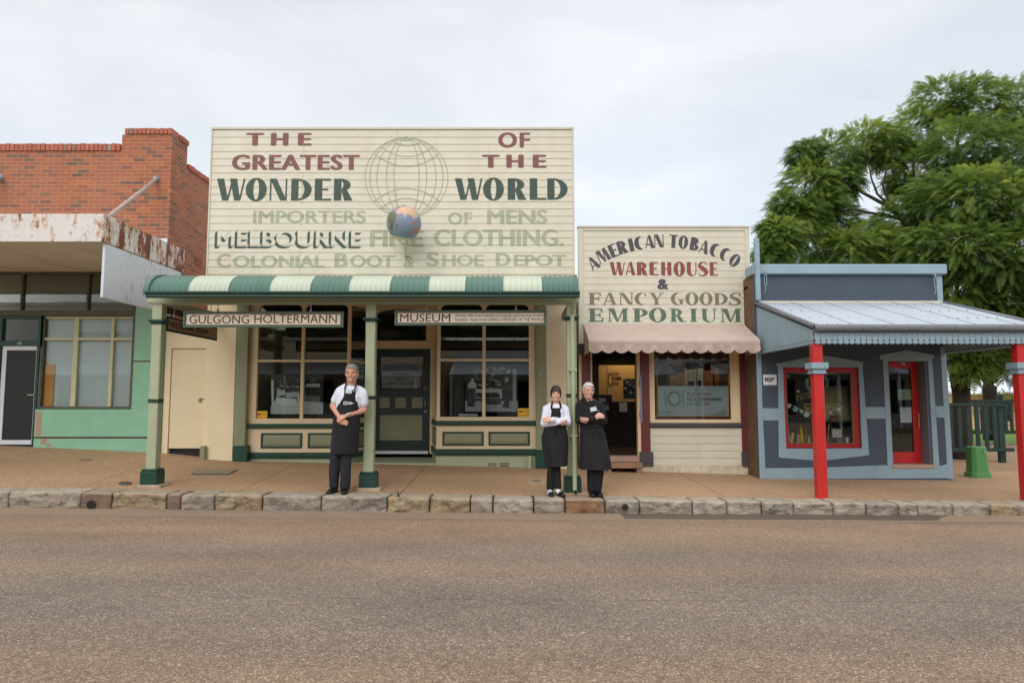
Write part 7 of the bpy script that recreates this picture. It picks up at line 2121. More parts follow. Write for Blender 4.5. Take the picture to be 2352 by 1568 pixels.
# broad painted bands that leave the slate panels
L0 = [(98, 40), (140, 40), (152, 545), (178, 1052), (131, 1150)]
pale([L0, [(152, 548), (289, 548), (289, 650), (160, 650)], [(1017, 538), (1180, 538), (1187, 635), (1030, 635)], [(1606, 530), (1674, 530), (1684, 625), (1617, 625)],
      [(178, 1052), (600, 1046), (1190, 1026), (1250, 1044), (1595, 1044), (1703, 1017), (1711, 1134), (1300, 1136), (700, 1140), (131, 1150)], [(1648, 30), (1692, 30), (1757, 1096), (1758, 1140), (1712, 1140), (1704, 1016)]], .003, 'pale_band')
def surround(outer, inner):
    """a painted architrave: outer outline with a hole, split down the middle into two halves"""
    return outer, inner
P = lambda pts: [w2(x, y) for x, y in pts]
m = MB()
o_l = [(262, 178), (630, 100)]; 
m.prism(P([(262, 178), (630, 100), (630, 204), (325, 205), (283, 212), (280, 200)]), Y3 - .006, Y3 - .0005)
m.prism(P([(630, 100), (1000, 160), (994, 200), (958, 205), (630, 204)]), Y3 - .006, Y3 - .0005)
m.prism(P([(283, 212), (325, 205), (352, 886), (352, 966), (290, 960)]), Y3 - .006, Y3 - .0005)
m.prism(P([(958, 205), (994, 200), (1048, 940), (988, 949), (988, 884)]), Y3 - .006, Y3 - .0005)
m.prism(P([(352, 886), (988, 884), (988, 949), (640, 990), (352, 966)]), Y3 - .006, Y3 - .0005)
m.build('window_surround', 'pale_blue', fw)
m = MB()
m.prism(P([(1140, 105), (1360, 60), (1593, 100), (1593, 128), (1572, 128), (1540, 150), (1203, 150), (1165, 140), (1140, 138)]), Y3 - .007, Y3 - .0005)
m.prism(P([(1165, 140), (1203, 150), (1252, 1044), (1205, 1050)]), Y3 - .007, Y3 - .0005)
m.prism(P([(1543, 150), (1577, 128), (1640, 1046), (1592, 1044)]), Y3 - .007, Y3 - .0005)
m.build('door_surround', 'pale_blue', fw)
m = MB()
m.box(x3a, x3a + .25, Y3 + .041, 19, -.3, zcop0 - .002); m.box(x3b - .25, x3b, Y3 + .301, 19, -.3, zcop0 - .2); m.box(x3a + .25, x3b - .25, 18.8, 19, -.3, zcop0 - .2)
m.build('side_walls', 'oldwall_brown', S3)
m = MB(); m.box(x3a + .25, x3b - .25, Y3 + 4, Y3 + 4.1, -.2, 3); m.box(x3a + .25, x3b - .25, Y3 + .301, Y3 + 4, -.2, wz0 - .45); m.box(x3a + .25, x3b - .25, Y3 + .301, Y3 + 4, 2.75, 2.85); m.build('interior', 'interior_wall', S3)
m = MB(); m.hexa([(x3a, Y3 + .31, zcop0 - .19), (x3b, Y3 + .31, zcop0 - .19), (x3b, 19, zcop0 - .6), (x3a, 19, zcop0 - .6), (x3a, Y3 + .31, zcop0 - .15), (x3b, Y3 + .31, zcop0 - .15), (x3b, 19, zcop0 - .56), (x3a, 19, zcop0 - .56)]); m.build('roof', 'iron_roof', S3)
m = MB(); cx0, cx1 = w1(60, 160)[0], w1(1683, 160)[0]
m.box(cx0, cx1, Y3 - .09, Y3 + .36, zcop0, zcop1); m.build('coping', 'pale_blue', S3, bevel=.015)
m = MB(); a = w1(1620, 320)[0]; m.box(a, x3b, Y3 - .005, Y3 - .0005, w1(0, 440)[1], zcop0 - .002); a = w1(125, 320)[0]; m.box(x3a, a - .1, Y3 - .005, Y3 - .0005, w1(0, 440)[1], zcop0 - .002); m.build('pale_band', 'pale_blue', fw)
m = MB(); a, b = w1(88, 200, Y3 - .1)[0], w1(125, 200, Y3 - .1)[0]; m.box(a, b, Y3 - .16, Y3 - .091, PZ(690, Y3 - .1), PZ(549, Y3 - .1)); m.build('sign_bracket_post', 'pale_blue', S3, bevel=.004)
for x, y0, y1 in ((175, 165, 355), (1606, 190, 370)):
    p0, p1 = w1(x, y0, Y3 - .11), w1(x + 3, y1, Y3 - .11)
    m = MB(); yy = Y3 - .11; h = p0[1] - p1[1]
    m.tube([(p0[0], Y3 + .02, p0[1] - .01), (p0[0], yy, p0[1] - .02)], .016, 8); m.tube([(p0[0], yy, p0[1]), (p0[0], yy, p0[1] - h * .2)], .007, 6)
    for d in (-.022, .022): m.tube([(p0[0] + d, yy, p0[1] - h * .2), (p0[0] + d, yy, p0[1] - h * .65)], .006, 6)
    m.tube([(p0[0] - .022, yy, p0[1] - h * .2), (p0[0] + .022, yy, p0[1] - h * .2)], .006, 6); m.tube([(p0[0] - .022, yy, p0[1] - h * .65), (p0[0] + .022, yy, p0[1] - h * .65)], .006, 6)
    m.tube([(p0[0], yy, p0[1] - h * .65), (p1[0], yy, p1[1] + .04), (p1[0] - .02, yy, p1[1]), (p1[0] - .03, yy, p1[1] + .03)], .006, 6)
    m.build('turnbuckle', 'pale_blue', S3)
# veranda
ya3 = 9.97; zbk, zft = PZ(695.6, Y3), PZ(748.5, ya3)
vx0, vx1 = PX(1736.5, Y3, 700), PX(2166, Y3, 698)
m = MB(); m.smooth = True
n = int(round((vx1 - vx0) / .076)) * 6
def roof3(u, v):
    k = u * n
    return (vx0 + (vx1 - vx0) * u, Y3 - .02 + (ya3 - Y3 + .02) * v, zbk + (zft - zbk) * v + .012 * math.cos(2 * math.pi * k / 6))
m.sheet(roof3, n, 4)
r3 = m.build('veranda_roof', 'zinc', S3)
m = MB(); h_ = MB()
for k in range(1, 6):
    x = vx0 + (vx1 - vx0) * k / 5.6
    m.hexa([(x, ya3, zft + .012), (x + .012, ya3, zft + .012), (x + .012, Y3 - .04, zbk + .012), (x, Y3 - .04, zbk + .012), (x, ya3, zft + .016), (x + .012, ya3, zft + .016), (x + .012, Y3 - .04, zbk + .016), (x, Y3 - .04, zbk + .016)])
for v_ in (.12, .42, .72, .97):
    for k in range(22):
        p = roof3((k + .5) / 22, v_); h_.ball((p[0], p[1], p[2] + .006), (.012, .012, .008), 6, 4)
m.build('sheet_laps', 'grey_metal', r3); h_.build('roof_screws', 'grey_metal', r3)
m = MB(); m.box(vx0, vx1, Y3 - .03, Y3 - .0005, zbk - .03, zbk + .035); m.build('roof_flashing', 'cream_trim', r3)
m = MB()
sl_ = (zbk - zft) / (Y3 - ya3)
for x in (vx0, vx1):
    m.tube([(x, Y3 - .02, zbk + .0), (x, ya3, zft + .0)], .04, 12)
m.build('barge_roll', 'grey_metal', r3, smooth=True)
m = MB(); vs = []
prof3 = [(ya3 + .03 + .055 * math.cos(t), zft - .03 + .055 * math.sin(t)) for t in [math.pi * (.05 + k / 12 * 1.25) for k in range(13)]]
prof3 = [(y - .045, z) for y, z in prof3]
for x in (vx0 - .01, vx1 + .02): vs += [(x, y, z) for y, z in prof3]
k_ = len(prof3); m.add(vs, [(i, i + 1, i + 1 + k_, i + k_) for i in range(k_ - 1)]); m.tube([(vx0 - .01, prof3[0][0], prof3[0][1]), (vx1 + .02, prof3[0][0], prof3[0][1])], .008, 8)
for j in range(1, 5):
    x = vx0 + (vx1 - vx0) * j / 5; m.tube([(x, prof3[i][0] - .002, prof3[i][1]) for i in range(0, k_, 2)], .006, 6)
m.box(vx0 - .009, vx1 + .019, ya3 + .021, ya3 + .03, zft - .09, zft - .03)
m.build('gutter', 'grey_metal', S3, smooth=True)
zv0, zv1 = PZ(791.5, ya3 + .05), PZ(756, ya3 + .05)
def valance(fn, L_, n, ztop):
    m = MB(); h = MB(); w = L_ / n
    for k in range(n):
        s0 = k * w; c = s0 + w / 2
        pts = [(s0 + .002, ztop(s0)), (s0 + .002, zv0 + .03), (s0 + w * .2, zv0 + .012), (s0 + w * .32, zv0 + .022), (c, zv0), (s0 + w * .68, zv0 + .022), (s0 + w * .8, zv0 + .012), (s0 + w - .002, zv0 + .03), (s0 + w - .002, ztop(s0 + w))]
        j = len(pts); vs = [fn(s_, 0, z) for s_, z in pts] + [fn(s_, .018, z) for s_, z in pts]
        m.add(vs, [tuple(range(j)), tuple(range(2 * j - 1, j - 1, -1))] + [(i, i + j, (i + 1) % j + j, (i + 1) % j) for i in range(j)])
        for d in (-.001, .019):
            h.add([fn(s0 + .013 * math.cos(t), d, zv0 + .062 + .013 * math.sin(t)) for t in [2 * math.pi * q / 10 for q in range(10)]], [tuple(range(10))])
    return m, h
m, h = valance(lambda s_, d, z: (vx0 + .02 + s_, ya3 + .03 + d, z), vx1 - vx0 - .02, 40, lambda s_: zv1 + .03)
v = m.build('front_valance', 'pale_blue', S3); h.build('valance_holes', 'black', v)
for x in (vx0, vx1 - .02):
    m, h = valance(lambda s_, d, z: (x + d, ya3 + .06 + s_, z), Y3 - ya3 - .07, 28, lambda s_: zft - .05 + sl_ * s_)
    v = m.build('side_valance', 'pale_blue', S3); h.build('valance_holes', 'black', v)
m = MB()
m.hexa([(vx0 + .02, ya3 + .06, zft - .07), (vx1 - .02, ya3 + .06, zft - .07), (vx1 - .02, Y3 - .03, zbk - .08), (vx0 + .02, Y3 - .03, zbk - .08), (vx0 + .02, ya3 + .06, zft - .05), (vx1 - .02, ya3 + .06, zft - .05), (vx1 - .02, Y3 - .03, zbk - .06), (vx0 + .02, Y3 - .03, zbk - .06)])
m.box(vx0 + .02, vx1 - .02, ya3 + .07, ya3 + .16, zv1 - .06, zft - .075); m.build('veranda_ceiling', 'grey_metal', S3)
def red_post(xb, lab):
    yb = ya3 + .14; x = xb; z0 = gz(x, yb) - .03; w = .072
    m = MB(); c = .012
    q = [(-w + c, -w), (w - c, -w), (w, -w + c), (w, w - c), (w - c, w), (-w + c, w), (-w, w - c), (-w, -w + c)]
    zt = zv1 - .02
    m.add([(x + a, yb + b, z0) for a, b in q] + [(x + a, yb + b, zt) for a, b in q], [tuple(range(7, -1, -1)), tuple(range(8, 16))] + [(i, (i + 1) % 8, (i + 1) % 8 + 8, i + 8) for i in range(8)])
    p = m.build('veranda_post', 'red_paint', S3)
    za, zb_ = PZ(854, yb), PZ(833, yb)
    h_ = zb_ - za; m = MB()
    for face in range(4):
        for k in range(5):
            u0, u1 = -.12 + .048 * k, -.12 + .048 * (k + 1)
            def T(u, d, z):
                return [(x + u, yb - d, z), (x + d, yb + u, z), (x - u, yb + d, z), (x - d, yb - u, z)][face]
            pts = [(u0, zb_), (u0, za + h_ * .42), (u0 + .012, za + h_ * .3), (u0 + .036, za + h_ * .36), (u1, za + h_ * .42), (u1, zb_)]
            j = 6; m.add([T(a, .122, b) for a, b in pts] + [T(a, .108, b) for a, b in pts], [tuple(range(j)), tuple(range(2 * j - 1, j - 1, -1))] + [(i, i + j, (i + 1) % j + j, (i + 1) % j) for i in range(j)])
    m.box(x - .108, x + .108, yb - .108, yb + .108, zb_ - .014, zb_ - .002); m.box(x - .092, x + .092, yb - .092, yb + .092, za - .005, za + h_ * .45); m.box(x - .098, x + .098, yb - .098, yb + .098, za - .028, za - .0055)
    m.build('post_collar', 'pale_blue', p)
red_post(PX(1880, ya3 + .14, 960), ''); red_post(PX(2349.5, ya3 + .14, 960), '')
# window
m = MB(); frame_mb(m, wx0 + .001, wx1 - .001, wz0 + .001, wz1 - .001, .06, .09, .075, .085, Y3 + .03, Y3 + .10); wf = m.build('shop_window', 'window_red', S3, bevel=.005)
m = MB(); frame_mb(m, wx0 + .061, wx1 - .091, wz0 + .076, wz1 - .086, .012, .03, .012, .012, Y3 + .04, Y3 + .09); m.build('glazing_bead', 'brown_trim', wf)
m = MB(); m.box(wx0 + .06, wx1 - .09, Y3 + .07, Y3 + .075, wz0 + .07, wz1 - .08); m.build('pane', 'glass', wf)
B3 = lambda x, y: (1786.3 + x * .12862, 835.5 + y * .12862)
yg3 = Y3 + .078
def b3(x, y, Y=yg3): return W(*B3(x, y), Y)
m = MB()
cxp, czp = 735, 1700
word = 'PETTICOAT RULE'
xs14 = [365, 432, 492, 540, 580, 622, 680, 735, 790, 820, 850, 915, 985, 1050, 1105]
for k, ch in enumerate(word):
    if ch == ' ': continue
    u = [360, 425, 487, 540, 577, 620, 680, 740, 800, 0, 915, 980, 1045, 1103][k]
    a = (u - 735) / 1150.0
    px_, py_ = u, 548 + 1150 * (1 - math.cos(a)) * .95
    X0, Z0 = b3(px_, py_); k_ = .12862 / 1568 * yg3
    v, f = fit(text_geo(ch, .06), -.5, .5, -.5, .5)
    wd = (24 if ch == 'I' else 56) * k_; hg = 100 * k_
    m.add([(X0 + x * wd * math.cos(-a) - z * hg * math.sin(-a), yg3, Z0 + x * wd * math.sin(-a) + z * hg * math.cos(-a)) for x, z in v], f)
def b3r(x0, x1, y0, y1): return B3(x0, 0)[0], B3(x1, 0)[0], B3(0, y0)[1], B3(0, y1)[1]
for x0_, x1_, yb0 in ((445, 560, 790), (820, 900, 780), (925, 1050, 785)):
    m.tube([(b3(x0_ + (x1_ - x0_) * t, 0)[0], yg3, b3(0, yb0 - 26 * math.sin(t * 19) * (1 - .5 * t) - (20 if t < .12 else 0))[1]) for t in [k / 30 for k in range(31)]], .0045, 5)
for y in (720, 835):
    a, b = b3(455, y + 4), b3(1100, y - 4); m.box(a[0], b[0], yg3 - .0002, yg3 + .0002, a[1], b[1])
m.build('gold_lettering', 'gold_leaf', wf)
m = MB()
for x, y, r in ((185, 215, 27), (522, 305, 27), (365, 487, 36), (825, 455, 24)):
    c = b3(x, y); rr = r * .12862 / 1568 * yg3 * 1.0
    pts = [(c[0] + rr * (1 if i % 2 == 0 else .42) * math.sin(2 * math.pi * i / 10 + .2), c[1] + rr * (1 if i % 2 == 0 else .42) * math.cos(2 * math.pi * i / 10 + .2)) for i in range(10)]
    m.add([(px_, yg3, pz_) for px_, pz_ in pts][::-1], [tuple(range(10))])
m.build('white_stars', 'paper', wf)
# window display
paint('mint', S(150, 196, 180), .5); paint('cup_white', S(214, 216, 208), .4); paint('pink_card', S(214, 168, 160), .6); paint('yellow_jar', S(222, 190, 30), .35); paint('cushion_cloth', S(196, 180, 148), .9, .1, 8); paint('brown_dots', S(120, 72, 56), .8); paint('suitcase_brown', S(140, 104, 78), .6); paint('cream_figure', S(214, 190, 150), .5); paint('basket_blue', S(120, 126, 168), .8); paint('pot_grey', S(86, 92, 96), .6)
yd = Y3 + .33
fz = wz0 - .02
m = MB(); m.box(wx0, wx1, Y3 + .12, Y3 + 1.1, wz0 - .06, wz0 - .02); m.build('window_shelf', 'interior_dark', S3)
def wt_(x, y, Y=yd): return W(*B3(x, y), Y)
t = thing('bunting', 'strand of paper teapots and cups strung across the red framed window', 'bunting', (wt_(600, 850)[0], yd - .2, wt_(600, 850)[1]))
yb_ = yd - .2
m = MB(); m.tube([(*[wt_(150, 700, yb_)[0]], yb_, wt_(150, 700, yb_)[1]), (wt_(520, 850, yb_)[0], yb_, wt_(520, 850, yb_)[1]), (wt_(840, 880, yb_)[0], yb_, wt_(840, 880, yb_)[1]), (wt_(1180, 770, yb_)[0], yb_, wt_(1180, 770, yb_)[1])], .003, 5); m.build('string', 'paper', t)
def pot(x, y, s_, mat, cup=False):
    c = wt_(x, y, yb_); k_ = s_ * .12862 / 1568 * yb_
    m = MB()
    if cup: pts = [(-.9, .7), (-.7, -.3), (-.4, -.9), (.4, -.9), (.7, -.3), (.9, .7)]
    else: pts = [(-.25, 1.05), (-.6, .6), (-.8, 0), (-.55, -.75), (.55, -.75), (.75, -.2), (1.15, .25), (1.4, .75), (1.2, .75), (.95, .45), (.6, .6), (.25, 1.05), (.1, 1.3), (-.1, 1.3)]
    m.prism([(c[0] + a * k_, c[1] + b * k_) for a, b in pts], yb_ - .004, yb_ + .004)
    hh = [(-.7 - .45 * math.sin(q), .1 + .45 * math.cos(q)) for q in [math.pi * i / 8 for i in range(9)]]
    m.tube([(c[0] + a * k_, yb_, c[1] + b * k_) for a, b in hh], .08 * k_ / .06 * .05, 6)
    m.build('paper_cup' if cup else 'paper_teapot', mat, t)
m = MB(); c_ = wt_(700, 340, yd + .1); m.tube([(c_[0] + .19 * math.cos(q), yd + .1, c_[1] + .19 * math.sin(q)) for q in [2 * math.pi * i / 28 for i in range(29)]], .035, 8); tag(m.build('wreath', 'mint', None, smooth=True), 'mint green ring wreath hung high in the red framed window', 'wreath')
m = MB(); p_, q_ = wt_(205, 1395, yd + .5), wt_(610, 1060, yd + .5); m.box(p_[0], q_[0], yd + .5, yd + .9, fz, q_[1]); tag(m.build('old_chest', 'suitcase_brown', None, bevel=.01), 'brown wooden chest behind the yellow jar in the window', 'chest')
pot(200, 745, 48, 'cup_white', True); pot(315, 815, 52, 'mint'); pot(425, 845, 34, 'cup_white', True); pot(515, 905, 55, 'cup_white'); pot(830, 920, 48, 'pink_card'); pot(945, 860, 40, 'cup_white', True); pot(1090, 810, 50, 'cup_white', True)
t = thing('display_table', 'small dark table on splayed gold legs in the red framed window', 'table', (wt_(1030, 1400)[0], yd + .2, fz))
a0, a1 = wt_(850, 1040, yd)[0], wt_(1200, 1040, yd)[0]; zt = wt_(0, 1035, yd)[1]
m = MB(); m.box(a0, a1, yd - .05, yd + .45, zt - .025, zt); m.build('table_top', 'black', t, bevel=.004)
for sx in (0, 1):
    for sy in (0, 1):
        x = a0 + .05 if sx == 0 else a1 - .05; y = yd if sy == 0 else yd + .4
        m = MB(); m.tube([(x + (.02 if sx == 0 else -.02), y, zt - .025), (x + (-.03 if sx == 0 else .03), y, fz)], .009, 6); m.build('leg', 'gold', t)
def soft_box(cx, cy, cz, sx, sy, sz, tilt=0.0):
    m = MB(); m.smooth = True
    def pt(u, v, s_):
        a, b = u * 2 - 1, v * 2 - 1; e = (1 - a ** 4) * (1 - b ** 4)
        y = s_ * sy * max(e, 0) ** .6; x = a * sx; z = b * sz
        return (cx + x, cy + y + z * tilt, cz + z)
    m.sheet(lambda u, v: pt(u, v, -1), 14, 14); m.sheet(lambda u, v: pt(1 - u, v, 1), 14, 14)
    return m
c = wt_(1090, 855, yd)
cu = tag(soft_box(c[0], yd + .16, zt + .34, .30, .09, .33, .25).build('cushion', 'cushion_cloth'), 'beige cushion with brown dots leaning on the small dark table', 'cushion')
m = MB()
for x, y in ((1150, 735), (1190, 815), (1095, 895), (1000, 760)):
    q = wt_(x, y, yd + .05); m.ball((q[0], yd + .09 + (q[1] - zt - .34) * .25, q[1]), (.045, .012, .045), 10, 6)
m.build('dots', 'brown_dots', cu)
a, b = wt_(940, 1025, yd), wt_(1130, 925, yd)
t = tag((lambda m: (m.box(a[0], b[0], yd - .03, yd + .1, zt + .001, b[1]), m.build('small_case', 'suitcase_brown', None, bevel=.012))[1])(MB()), 'small brown case in front of the beige cushion on the table', 'case')
m = MB(); m.ball(((a[0] + b[0]) / 2, yd - .035, (zt + b[1]) / 2), .014, 8, 6); m.build('clasp', 'steel', t)
a, b = wt_(985, 1312, yd - .1), wt_(1140, 1165, yd - .1)
t = tag((lambda m: (m.box(a[0], b[0], yd - .1, yd - .05, a[1], b[1]), m.build('framed_card', 'paper', None, bevel=.003))[1])(MB()), 'white square card with a pink wreath under the small dark table', 'card')
m = MB(); cc = ((a[0] + b[0]) / 2, (a[1] + b[1]) / 2); m.tube([(cc[0] + .05 * math.cos(q), yd - .102, cc[1] + .05 * math.sin(q)) for q in [2 * math.pi * i / 20 for i in range(21)]], .008, 5); m.build('wreath', 'pink_card', t)
def pot_lathe(name, x, y0, y1, w, Y, prof, mat, lab, cat):
    p0, p1 = wt_(x, y1, Y), wt_(x, y0, Y); h = p1[1] - fz; k_ = w * .12862 / 1568 * Y / 2
    m = MB(); m.smooth = True; m.tube([(p0[0], Y, fz + h * q) for q, r in prof], [max(r * k_, .002) for q, r in prof], 14)
    return tag(m.build(name, mat), lab, cat)
JAR = [(0, .6), (.1, .85), (.35, 1), (.6, .9), (.78, .55), (.8, .62), (.88, .6), (.9, .2), (1, .12)]
pot_lathe('basket', 1105, 1320, 1395, 150, yd + .1, [(0, .8), (.5, 1), (1, .95)], 'basket_blue', 'low round blue basket between the table legs', 'basket')
pot_lathe('planter', 945, 1275, 1395, 120, yd + .15, [(0, .7), (.3, .95), (.8, 1), (1, .85)], 'pot_grey', 'dark grey round planter under the small table', 'planter')
pot_lathe('ginger_jar', 425, 1100, 1390, 95, yd + .1, JAR, 'yellow_jar', 'bright yellow lidded jar in the red framed window', 'jar')
pot_lathe('figurine', 365, 1250, 1395, 70, yd - .15, [(0, .9), (.15, .8), (.3, .4), (.55, .6), (.75, .3), (.85, .38), (1, .15)], 'cream_figure', 'cream figurine in front of the yellow jar', 'figurine')
pot_lathe('candlestick', 515, 1130, 1390, 60, yd, [(0, 1), (.06, .9), (.1, .25), (.5, .2), (.55, .5), (.6, .2), (.9, .2), (1, .5)], 'gold', 'brass candlestick beside the yellow jar', 'candlestick')
pot_lathe('figurine', 560, 1285, 1395, 70, yd - .1, [(0, 1), (.2, .8), (.45, .9), (.6, .4), (.8, .5), (1, .1)], 'cream_figure', 'squat cream figurine next to the red post line in the window', 'figurine')
pot_lathe('teacup', 1240, 1305, 1370, 60, yd - .1, [(0, .4), (.1, .5), (.5, .9), (1, 1)], 'cup_white', 'white teacup beside the table leg in the window corner', 'teacup')
m = MB(); p, q = wt_(215, 1395, yd - .15), wt_(290, 1235, yd - .15); m.tube([(p[0], yd - .15, fz), (q[0], yd - .1, q[1])], .028, 8); p, q = wt_(235, 1395, yd - .1), wt_(190, 1130, yd - .1); m.tube([(p[0], yd - .1, fz), (q[0], yd - .05, q[1])], .018, 8)
tag(m.build('rolling_pins', 'cream_figure'), 'pair of pale wooden rollers leaning in the window corner', 'rollers')
# door
yd3 = Y3 + .24
m = MB(); m.box(ex0, ex0 + .012, Y3 + .0, Y3 + .29, ez0, ez1); m.box(ex1 - .012, ex1, Y3 + .002, Y3 + .29, ez0, ez1); m.box(ex0 + .012, ex1 - .012, Y3 + .002, Y3 + .29, ez1 - .012, ez1); m.build('door_reveal', 'grey_metal', S3)
dx0, dx1 = ex0 + .013, w2(1525, 580, yd3)[0]
if dx1 > ex1 - .014: dx1 = ex1 - .014
m = MB(); frame_mb(m, dx0, dx1, ez0 + .005, ez1 - .013, .05, .12, .20, .115, yd3, yd3 + .045); dr = m.build('door', 'red_paint', S3, bevel=.005)
m = MB(); m.box(dx0 + .045, dx1 - .115, yd3 + .02, yd3 + .025, ez0 + .2, ez1 - .125); m.build('pane', 'glass', dr)
hx = dx1 - .045; z1_, z0_ = w2(0, 585, yd3)[1], w2(0, 722, yd3)[1]
m = MB(); m.tube([(hx, yd3 + .01, z1_), (hx, yd3 - .05, z1_ - .02), (hx - .015, yd3 - .06, (z0_ + z1_) / 2), (hx, yd3 - .05, z0_ + .02), (hx, yd3 + .01, z0_)], .010, 8); m.build('handle', 'gold', dr)
m = MB(); words_mb(m, [('54', A2(1322, 0)[0], A2(1350, 0)[0], A2(0, 160)[1], A2(0, 184)[1], .02)], yd3 - .001); m.build('house_number', 'paper', dr)
m = MB(); m.box(ex0 + .0, w2(1594, 1035)[0], Y3 - .02, Y3 + .30, w2(0, 1052)[1], ez0 + .004); m.build('threshold', 'threshold_pink', S3, bevel=.004)
yn = yd3 + .03
def card(q, Y, mat, lab, nm='notice'):
    a, b = w2(q[0], q[3], Y), w2(q[2], q[1], Y); m = MB(); m.box(a[0], b[0], Y, Y + .002, a[1], b[1]); return tag(m.build(nm, mat), lab, 'notice')
t = card((1293, 388, 1414, 478), yn, 'mint', 'mint green closed sign hanging inside the red door glass', 'closed_sign')
m = MB(); words_mb(m, [('Sorry', A2(1322, 0)[0], A2(1385, 0)[0], A2(0, 400)[1], A2(0, 422)[1], .02, .3), ('CLOSED', A2(1308, 0)[0], A2(1396, 0)[0], A2(0, 436)[1], A2(0, 462)[1], .04)], yn - .001); m.build('words', 'gold', t)
t = card((1316, 540, 1404, 668), yn + .004, 'paper', 'white sheet of paper taped inside the red door glass')
m = MB()
for k in range(5): a, b = w2(1338, 565 + k * 18, yn), w2(1384, 568 + k * 18, yn); m.box(a[0], b[0], yn + .003, yn + .0036, b[1], a[1])
m.build('print_lines', 'photo_tone_3', t)
t = card((160, 265, 270, 353), Y3 - .006, 'paper', 'white poster with small purple pictures on the slate wall', 'wall_poster')
m = MB()
rnd = random.Random(3)
for k in range(9):
    x, y = 172 + (k % 5) * 17, 292 + (k // 5) * 18 + rnd.uniform(-4, 4); a, b = w2(x, y + 15), w2(x + 13, y); m.box(a[0], b[0], Y3 - .0075, Y3 - .0062, a[1], b[1])
m.build('pictures', 'sticker_navy', t)

# ------------------------------------------------------------------ park corner
def zpk(x): return zf(x)
x, z = W(2246, 1096, 12.75)
yg_ = 12.75; zg = zf(x)
t = thing('cable_pillar', 'squat green fibreglass cable pillar standing on the path by the blue shop', 'cable pillar', (x, yg_, zg))
def ngon8(cx, cy, w, d, c): return [(cx - w + c, cy - d), (cx + w - c, cy - d), (cx + w, cy - d + c), (cx + w, cy + d - c), (cx + w - c, cy + d), (cx - w + c, cy + d), (cx - w, cy + d - c), (cx - w, cy - d + c)]
def frust(m, cx, cy, a, b, z0, z1):
    q0, q1 = ngon8(cx, cy, *a), ngon8(cx, cy, *b)
    m.add([(p, q, z0) for p, q in q0] + [(p, q, z1) for p, q in q1], [tuple(range(7, -1, -1)), tuple(range(8, 16))] + [(i, (i + 1) % 8, (i + 1) % 8 + 8, i + 8) for i in range(8)])
ztp = PZ(1025, yg_)
m = MB(); frust(m, x, yg_, (.156, .142, .06), (.140, .127, .05), zg + .10, ztp - .03); frust(m, x, yg_, (.146, .133, .052), (.128, .115, .045), ztp - .0295, ztp); m.build('body', 'pillar_green', t, bevel=.006)
m = MB(); frust(m, x, yg_, (.186, .17, .06), (.183, .167, .06), zg - .05, zg + .07); frust(m, x, yg_, (.176, .16, .06), (.166, .15, .06), zg + .0705, zg + .0995); m.build('base', 'pillar_green', t, bevel=.006)
m = MB(); m.tube([(x + .05, yg_ - .115, ztp - .09), (x + .05, yg_ - .15, ztp - .088)], .022, 12); m.build('lock', 'steel', t)
Fz = lambda a, b: (2170.5 + a * .18374, 806.7 + b * .18374)
def fence(name, lab, Y, x0, x1, ztop, zbot, rail, slats, posts, zpost_top=None):
    t = thing(name, lab, 'fence', ((x0 + x1) / 2, Y, zpk(x0)), 'green timber park fences')
    m = MB(); m.box(x0, x1, Y - .05, Y + .045, ztop - rail, ztop); m.build('top_rail', 'fence_green', t, bevel=.005)
    m = MB(); m.box(x0 - .0, x1 + .12, Y - .06, Y + .045, zbot, zbot + rail * 1.1); m.build('bottom_rail', 'fence_green', t, bevel=.005)
    m = MB()
    for s_ in slats: m.box(s_ - .045, s_ + .045, Y - .02, Y + .015, zbot + rail * 1.1 + .001, ztop - rail - .001)
    m.build('slats', 'fence_green', t, bevel=.004)
    for p in posts:
        m = MB(); m.box(p - .06, p + .06, Y + .046, Y + .16, zpk(p) - .3, zpost_top or ztop); m.build('post', 'fence_green', t, bevel=.005)
    return t
Yf = 15.5
fx = lambda a, Y=Yf: PX(Fz(a, 0)[0], Y, 980)
fz_ = lambda b, Y=Yf: PZ(Fz(0, b)[1], Y)
fence('park_fence', 'dark green timber slat fence before the big tree trunk', Yf, fx(-700), fx(765), fz_(645), fz_(1250), .07, [fx(75 + 110 * k) for k in range(-6, 6)], [fx(730), fx(60), fx(-650)])
Yf2 = 20.5
fence('park_fence', 'dark green timber fence further back in the park beside the lawn', Yf2, PX(2215, Yf2), PX(2700, Yf2), PZ(917.5, Yf2), PZ(996, Yf2), .09, [PX(2222 + 13.5 * k, Yf2) for k in range(0, 36)], [PX(2298, Yf2), PX(2420, Yf2), PX(2560, Yf2)], PZ(906, Yf2))
def zone(name, x0, x1, y0, y1, z, mat):
    m = MB(); m.sheet(lambda u, v: (x0 + (x1 - x0) * u, y0 + (y1 - y0) * v, z), 12, 6)
    return m.build(name, mat)
struct(zone('lawn', 8.5, 45, 21.5, 33, zf(12) + .03, 'lawn'))
m = MB(); m.box(8.4, 45, 21.35, 21.5, zf(12) - .2, zf(12) + .06); struct(m.build('lawn_edging', 'pad_stone'))
